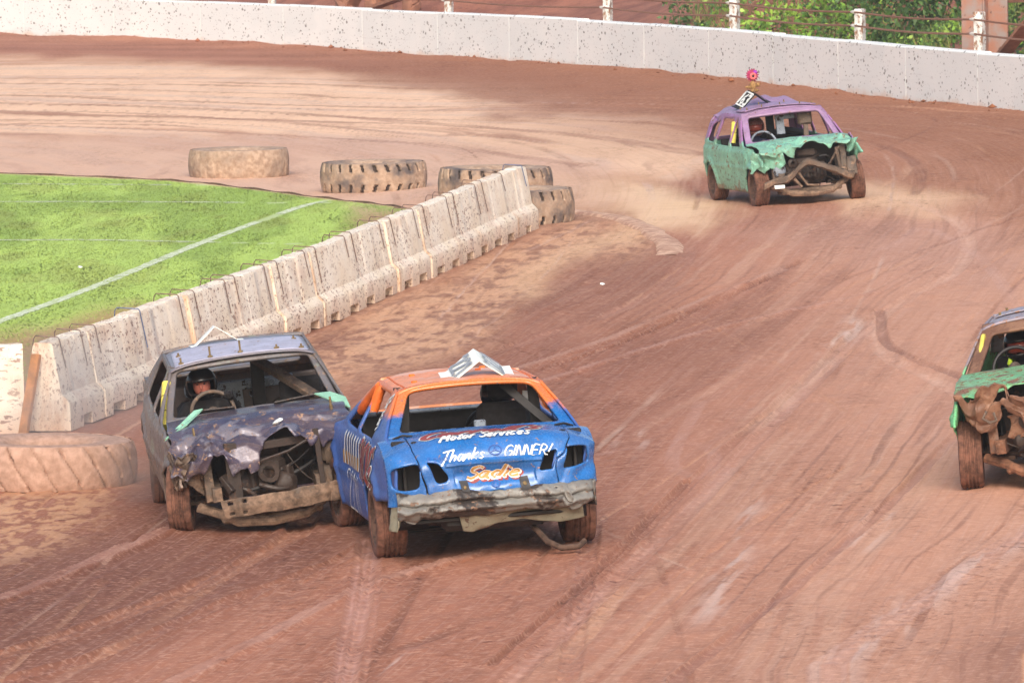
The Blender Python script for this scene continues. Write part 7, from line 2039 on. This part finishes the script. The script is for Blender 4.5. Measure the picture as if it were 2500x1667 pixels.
panel('rear_screen_frame', lambda U, V: np.stack([U * (.75 - .12 * V), -1.74 + V * .54 + .05 * U ** 4, 1.0 + V * .345], 1), [(-1, -.02), (1, -.02), (1, 1.02), (-1, 1.02)], [rpoly([(-.85, .1), (.85, .1), (.83, .9), (-.83, .9)], .08)], 44, 20, MT['grey_car'], grn, D, .03)
panel('boot_lid', lambda U, V: np.stack([U * .78, -1.74 - V * .36, 1.0 - .03 * V], 1), [(-1, 0), (1, 0), (1, 1), (-1, 1)], [], 12, 8, MT['green'], grn, D, .015)
panel('tail_panel', lambda U, V: np.stack([U * .80, -2.12 + .1 * U ** 4, .97 - V * .45], 1), [(-1, 0), (1, 0), (1, 1), (-1, 1)], [], 12, 8, MT['green'], grn, D, .015)
def bong(U, V):
    z = 1.0 + .02 * (1 - (U / .8) ** 2) - .10 * np.clip(V, 0, 1) ** 1.5 - .25 * np.clip(V - .8, 0, 1)
    return np.stack([-U, .74 + 1.0 * np.clip(V, 0, 1.2), z], 1)
Dg = deformer([], [((0, 1.75, .85), (1.1, .25, .5), .035, 5, 251), ((0, 1.3, .9), (1.1, .6, .4), .012, 4, 255)], roll=RO)
panel('bonnet', bong, [(-.80, .0), (.8, 0), (.8, .9), (.5, .98), (.3, .9), (0, .96), (-.3, .88), (-.42, 1.0), (-.5, .9), (-.62, .98), (-.82, .95)], [], 80, 50, MT['green'], grn, Dg, .010, 28)
panel('crumpled_nose', lambda U, V: np.stack([-U, 1.80 + .10 * np.cos(U * 3) - .10 * V, .88 - V * .42], 1), [(-.84, .05), (-.62, -.10), (-.45, -.02), (-.36, .22), (-.25, .0), (.2, .05), (.84, 0), (.82, .5), (.3, .62), (-.3, .55), (-.42, .42), (-.46, .78), (-.60, .55), (-.76, .35)], [rpoly([(-.44, .12), (-.34, .34), (-.42, .36), (-.5, .2)], .03)], 100, 50, MT['brown_crush'], grn, deformer([], [((0, 1.8, .7), (1.1, .5, .5), .075, 5, 261), ((0, 1.8, .7), (1.1, .5, .5), .022, 14, 265)], roll=RO), .012, 25)
panel('crumpled_nose', lambda U, V: np.stack([-U, 1.74 + .06 * np.sin(U * 4), .66 - V * .4], 1), [(-.36, .0), (.8, -.1), (.8, .85), (.2, .9), (-.1, 1.0), (-.28, .8), (-.2, .55), (-.38, .4)], [rrect(-.22, .12, .3, .26, .03)], 90, 50, MT['brown_crush'], grn, deformer([], [((0, 1.8, .6), (1.1, .5, .5), .06, 6, 271), ((0, 1.8, .6), (1.1, .5, .5), .02, 15, 275)], roll=RO), .012, 25)
front_guts(grn, c, D, None, .2, 1.78, 'brown_crush')
mb = MB(); mb.tube([(.52, 1.92, .76), (.56, 1.94, .70), (.50, 1.95, .66), (.44, 1.94, .67), (.46, 1.92, .74)], .014, 6); mb.warp(D).build('towing_eye', MT['mud_steel'], grn)
mb = MB(); mb.box((0, -1.08, .68), (1.3, .04, .6), None, .01); mb.warp(D).build('rear_bulkhead', MT['black'], grn)
mb = MB(); mb.box((0, .60, .98), (1.4, .16, .05), None, .02); mb.warp(D).build('dashboard', MT['black'], grn)
mb = MB(); mb.bar((.68, .55, 1.0), (.60, .15, 1.27), .07, .05, (1, 0, 0), .02); mb.warp(deformer([], [((.6, .3, 1.1), (.4, .4, .4), .03, 9, 281)])).warp(D).build('pillar_padding', MT['yellow_pad'], grn)
seat(grn, (.36, -.40, .40), MT['seat'], D, .5)
steering(grn, (.36, .36, .98), D, MT['black'], .19, 24)
for x_, y_, sd_, stt in ((.76, 1.33, 1, 4), (-.76, 1.33, -1, 4), (.76, -1.33, 1, 0), (-.76, -1.33, -1, 0)):
    make_wheel(grn, (x_, y_, .295), .302, .21, sd_, steer=stt, style='alloy')
pg_ = person(mw, 'driver in dark suit with lime flashes behind the green car steering wheel', (.36, -.36, .42), 'suit', 'helmet', 'visor', ((-.18, .66, .52), (.18, .66, .52)), 0, .06, D)
mb = MB(); mb.tube([(.26, -.25, .93), (.24, -.2, .98), (.28, -.2, 1.02)], .022, 6); mb.tube([(.44, -.25, .93), (.46, -.2, .98), (.44, -.2, 1.02)], .022, 6); mb.warp(D).build('shoulder_flash', MT['hivis'], pg_)

# ------------------------------------------------------------------ felt toy on the hatchback's number board
toy_m = mint.matrix_world @ Matrix.Translation((.24, -.56, 1.57)) @ Matrix.Scale(.80, 4)
toy = empty('felt_toy', toy_m); tag(toy, 'pink and yellow felt toy perched on the number board of the mint hatchback', 'toy')
mb = MB(); mb.ball((0, 0, .13), (.06, .05, .09), 12, 8); mb.ball((.1, .01, .10), (.06, .03, .03), 8, 6); mb.ball((-.09, 0, .13), (.05, .03, .035), 8, 6); mb.ball((.03, .05, .03), (.035, .06, .03), 8, 6); mb.ball((-.05, .05, .03), (.035, .06, .03), 8, 6)
mb.warp(lambda A: A + (np.stack([n3(A * 22, 1), n3(A * 22, 2), n3(A * 22, 3)], 1) - .5) * .035).build('body', MT['straw'], toy)
mb = MB(); n = 16
for k in range(n):
    a = 2 * math.pi * k / n; mb.tube([(.06 * math.cos(a), 0, .31 + .06 * math.sin(a)), (.125 * math.cos(a), -.01, .31 + .125 * math.sin(a))], [.03, .008], 6)
mb.ball((0, -.02, .31), (.10, .06, .10), 14, 10); mb.build('mane', MT['pink'], toy)
mb = MB(); mb.tube([(.045 * math.cos(a), .05, .295 + .045 * math.sin(a)) for a in np.linspace(0, 2 * math.pi, 16)], .022, 8, False); mb.build('snout', MT['coral'], toy)
mb = MB(); mb.ball((0, .045, .295), (.035, .02, .03), 10, 6); mb.build('mouth', MT['black'], toy)
mb = MB(); mb.ball((-.05, .01, .36), (.045, .045, .04), 8, 6); mb.build('tuft', MT['purple_felt'], toy)
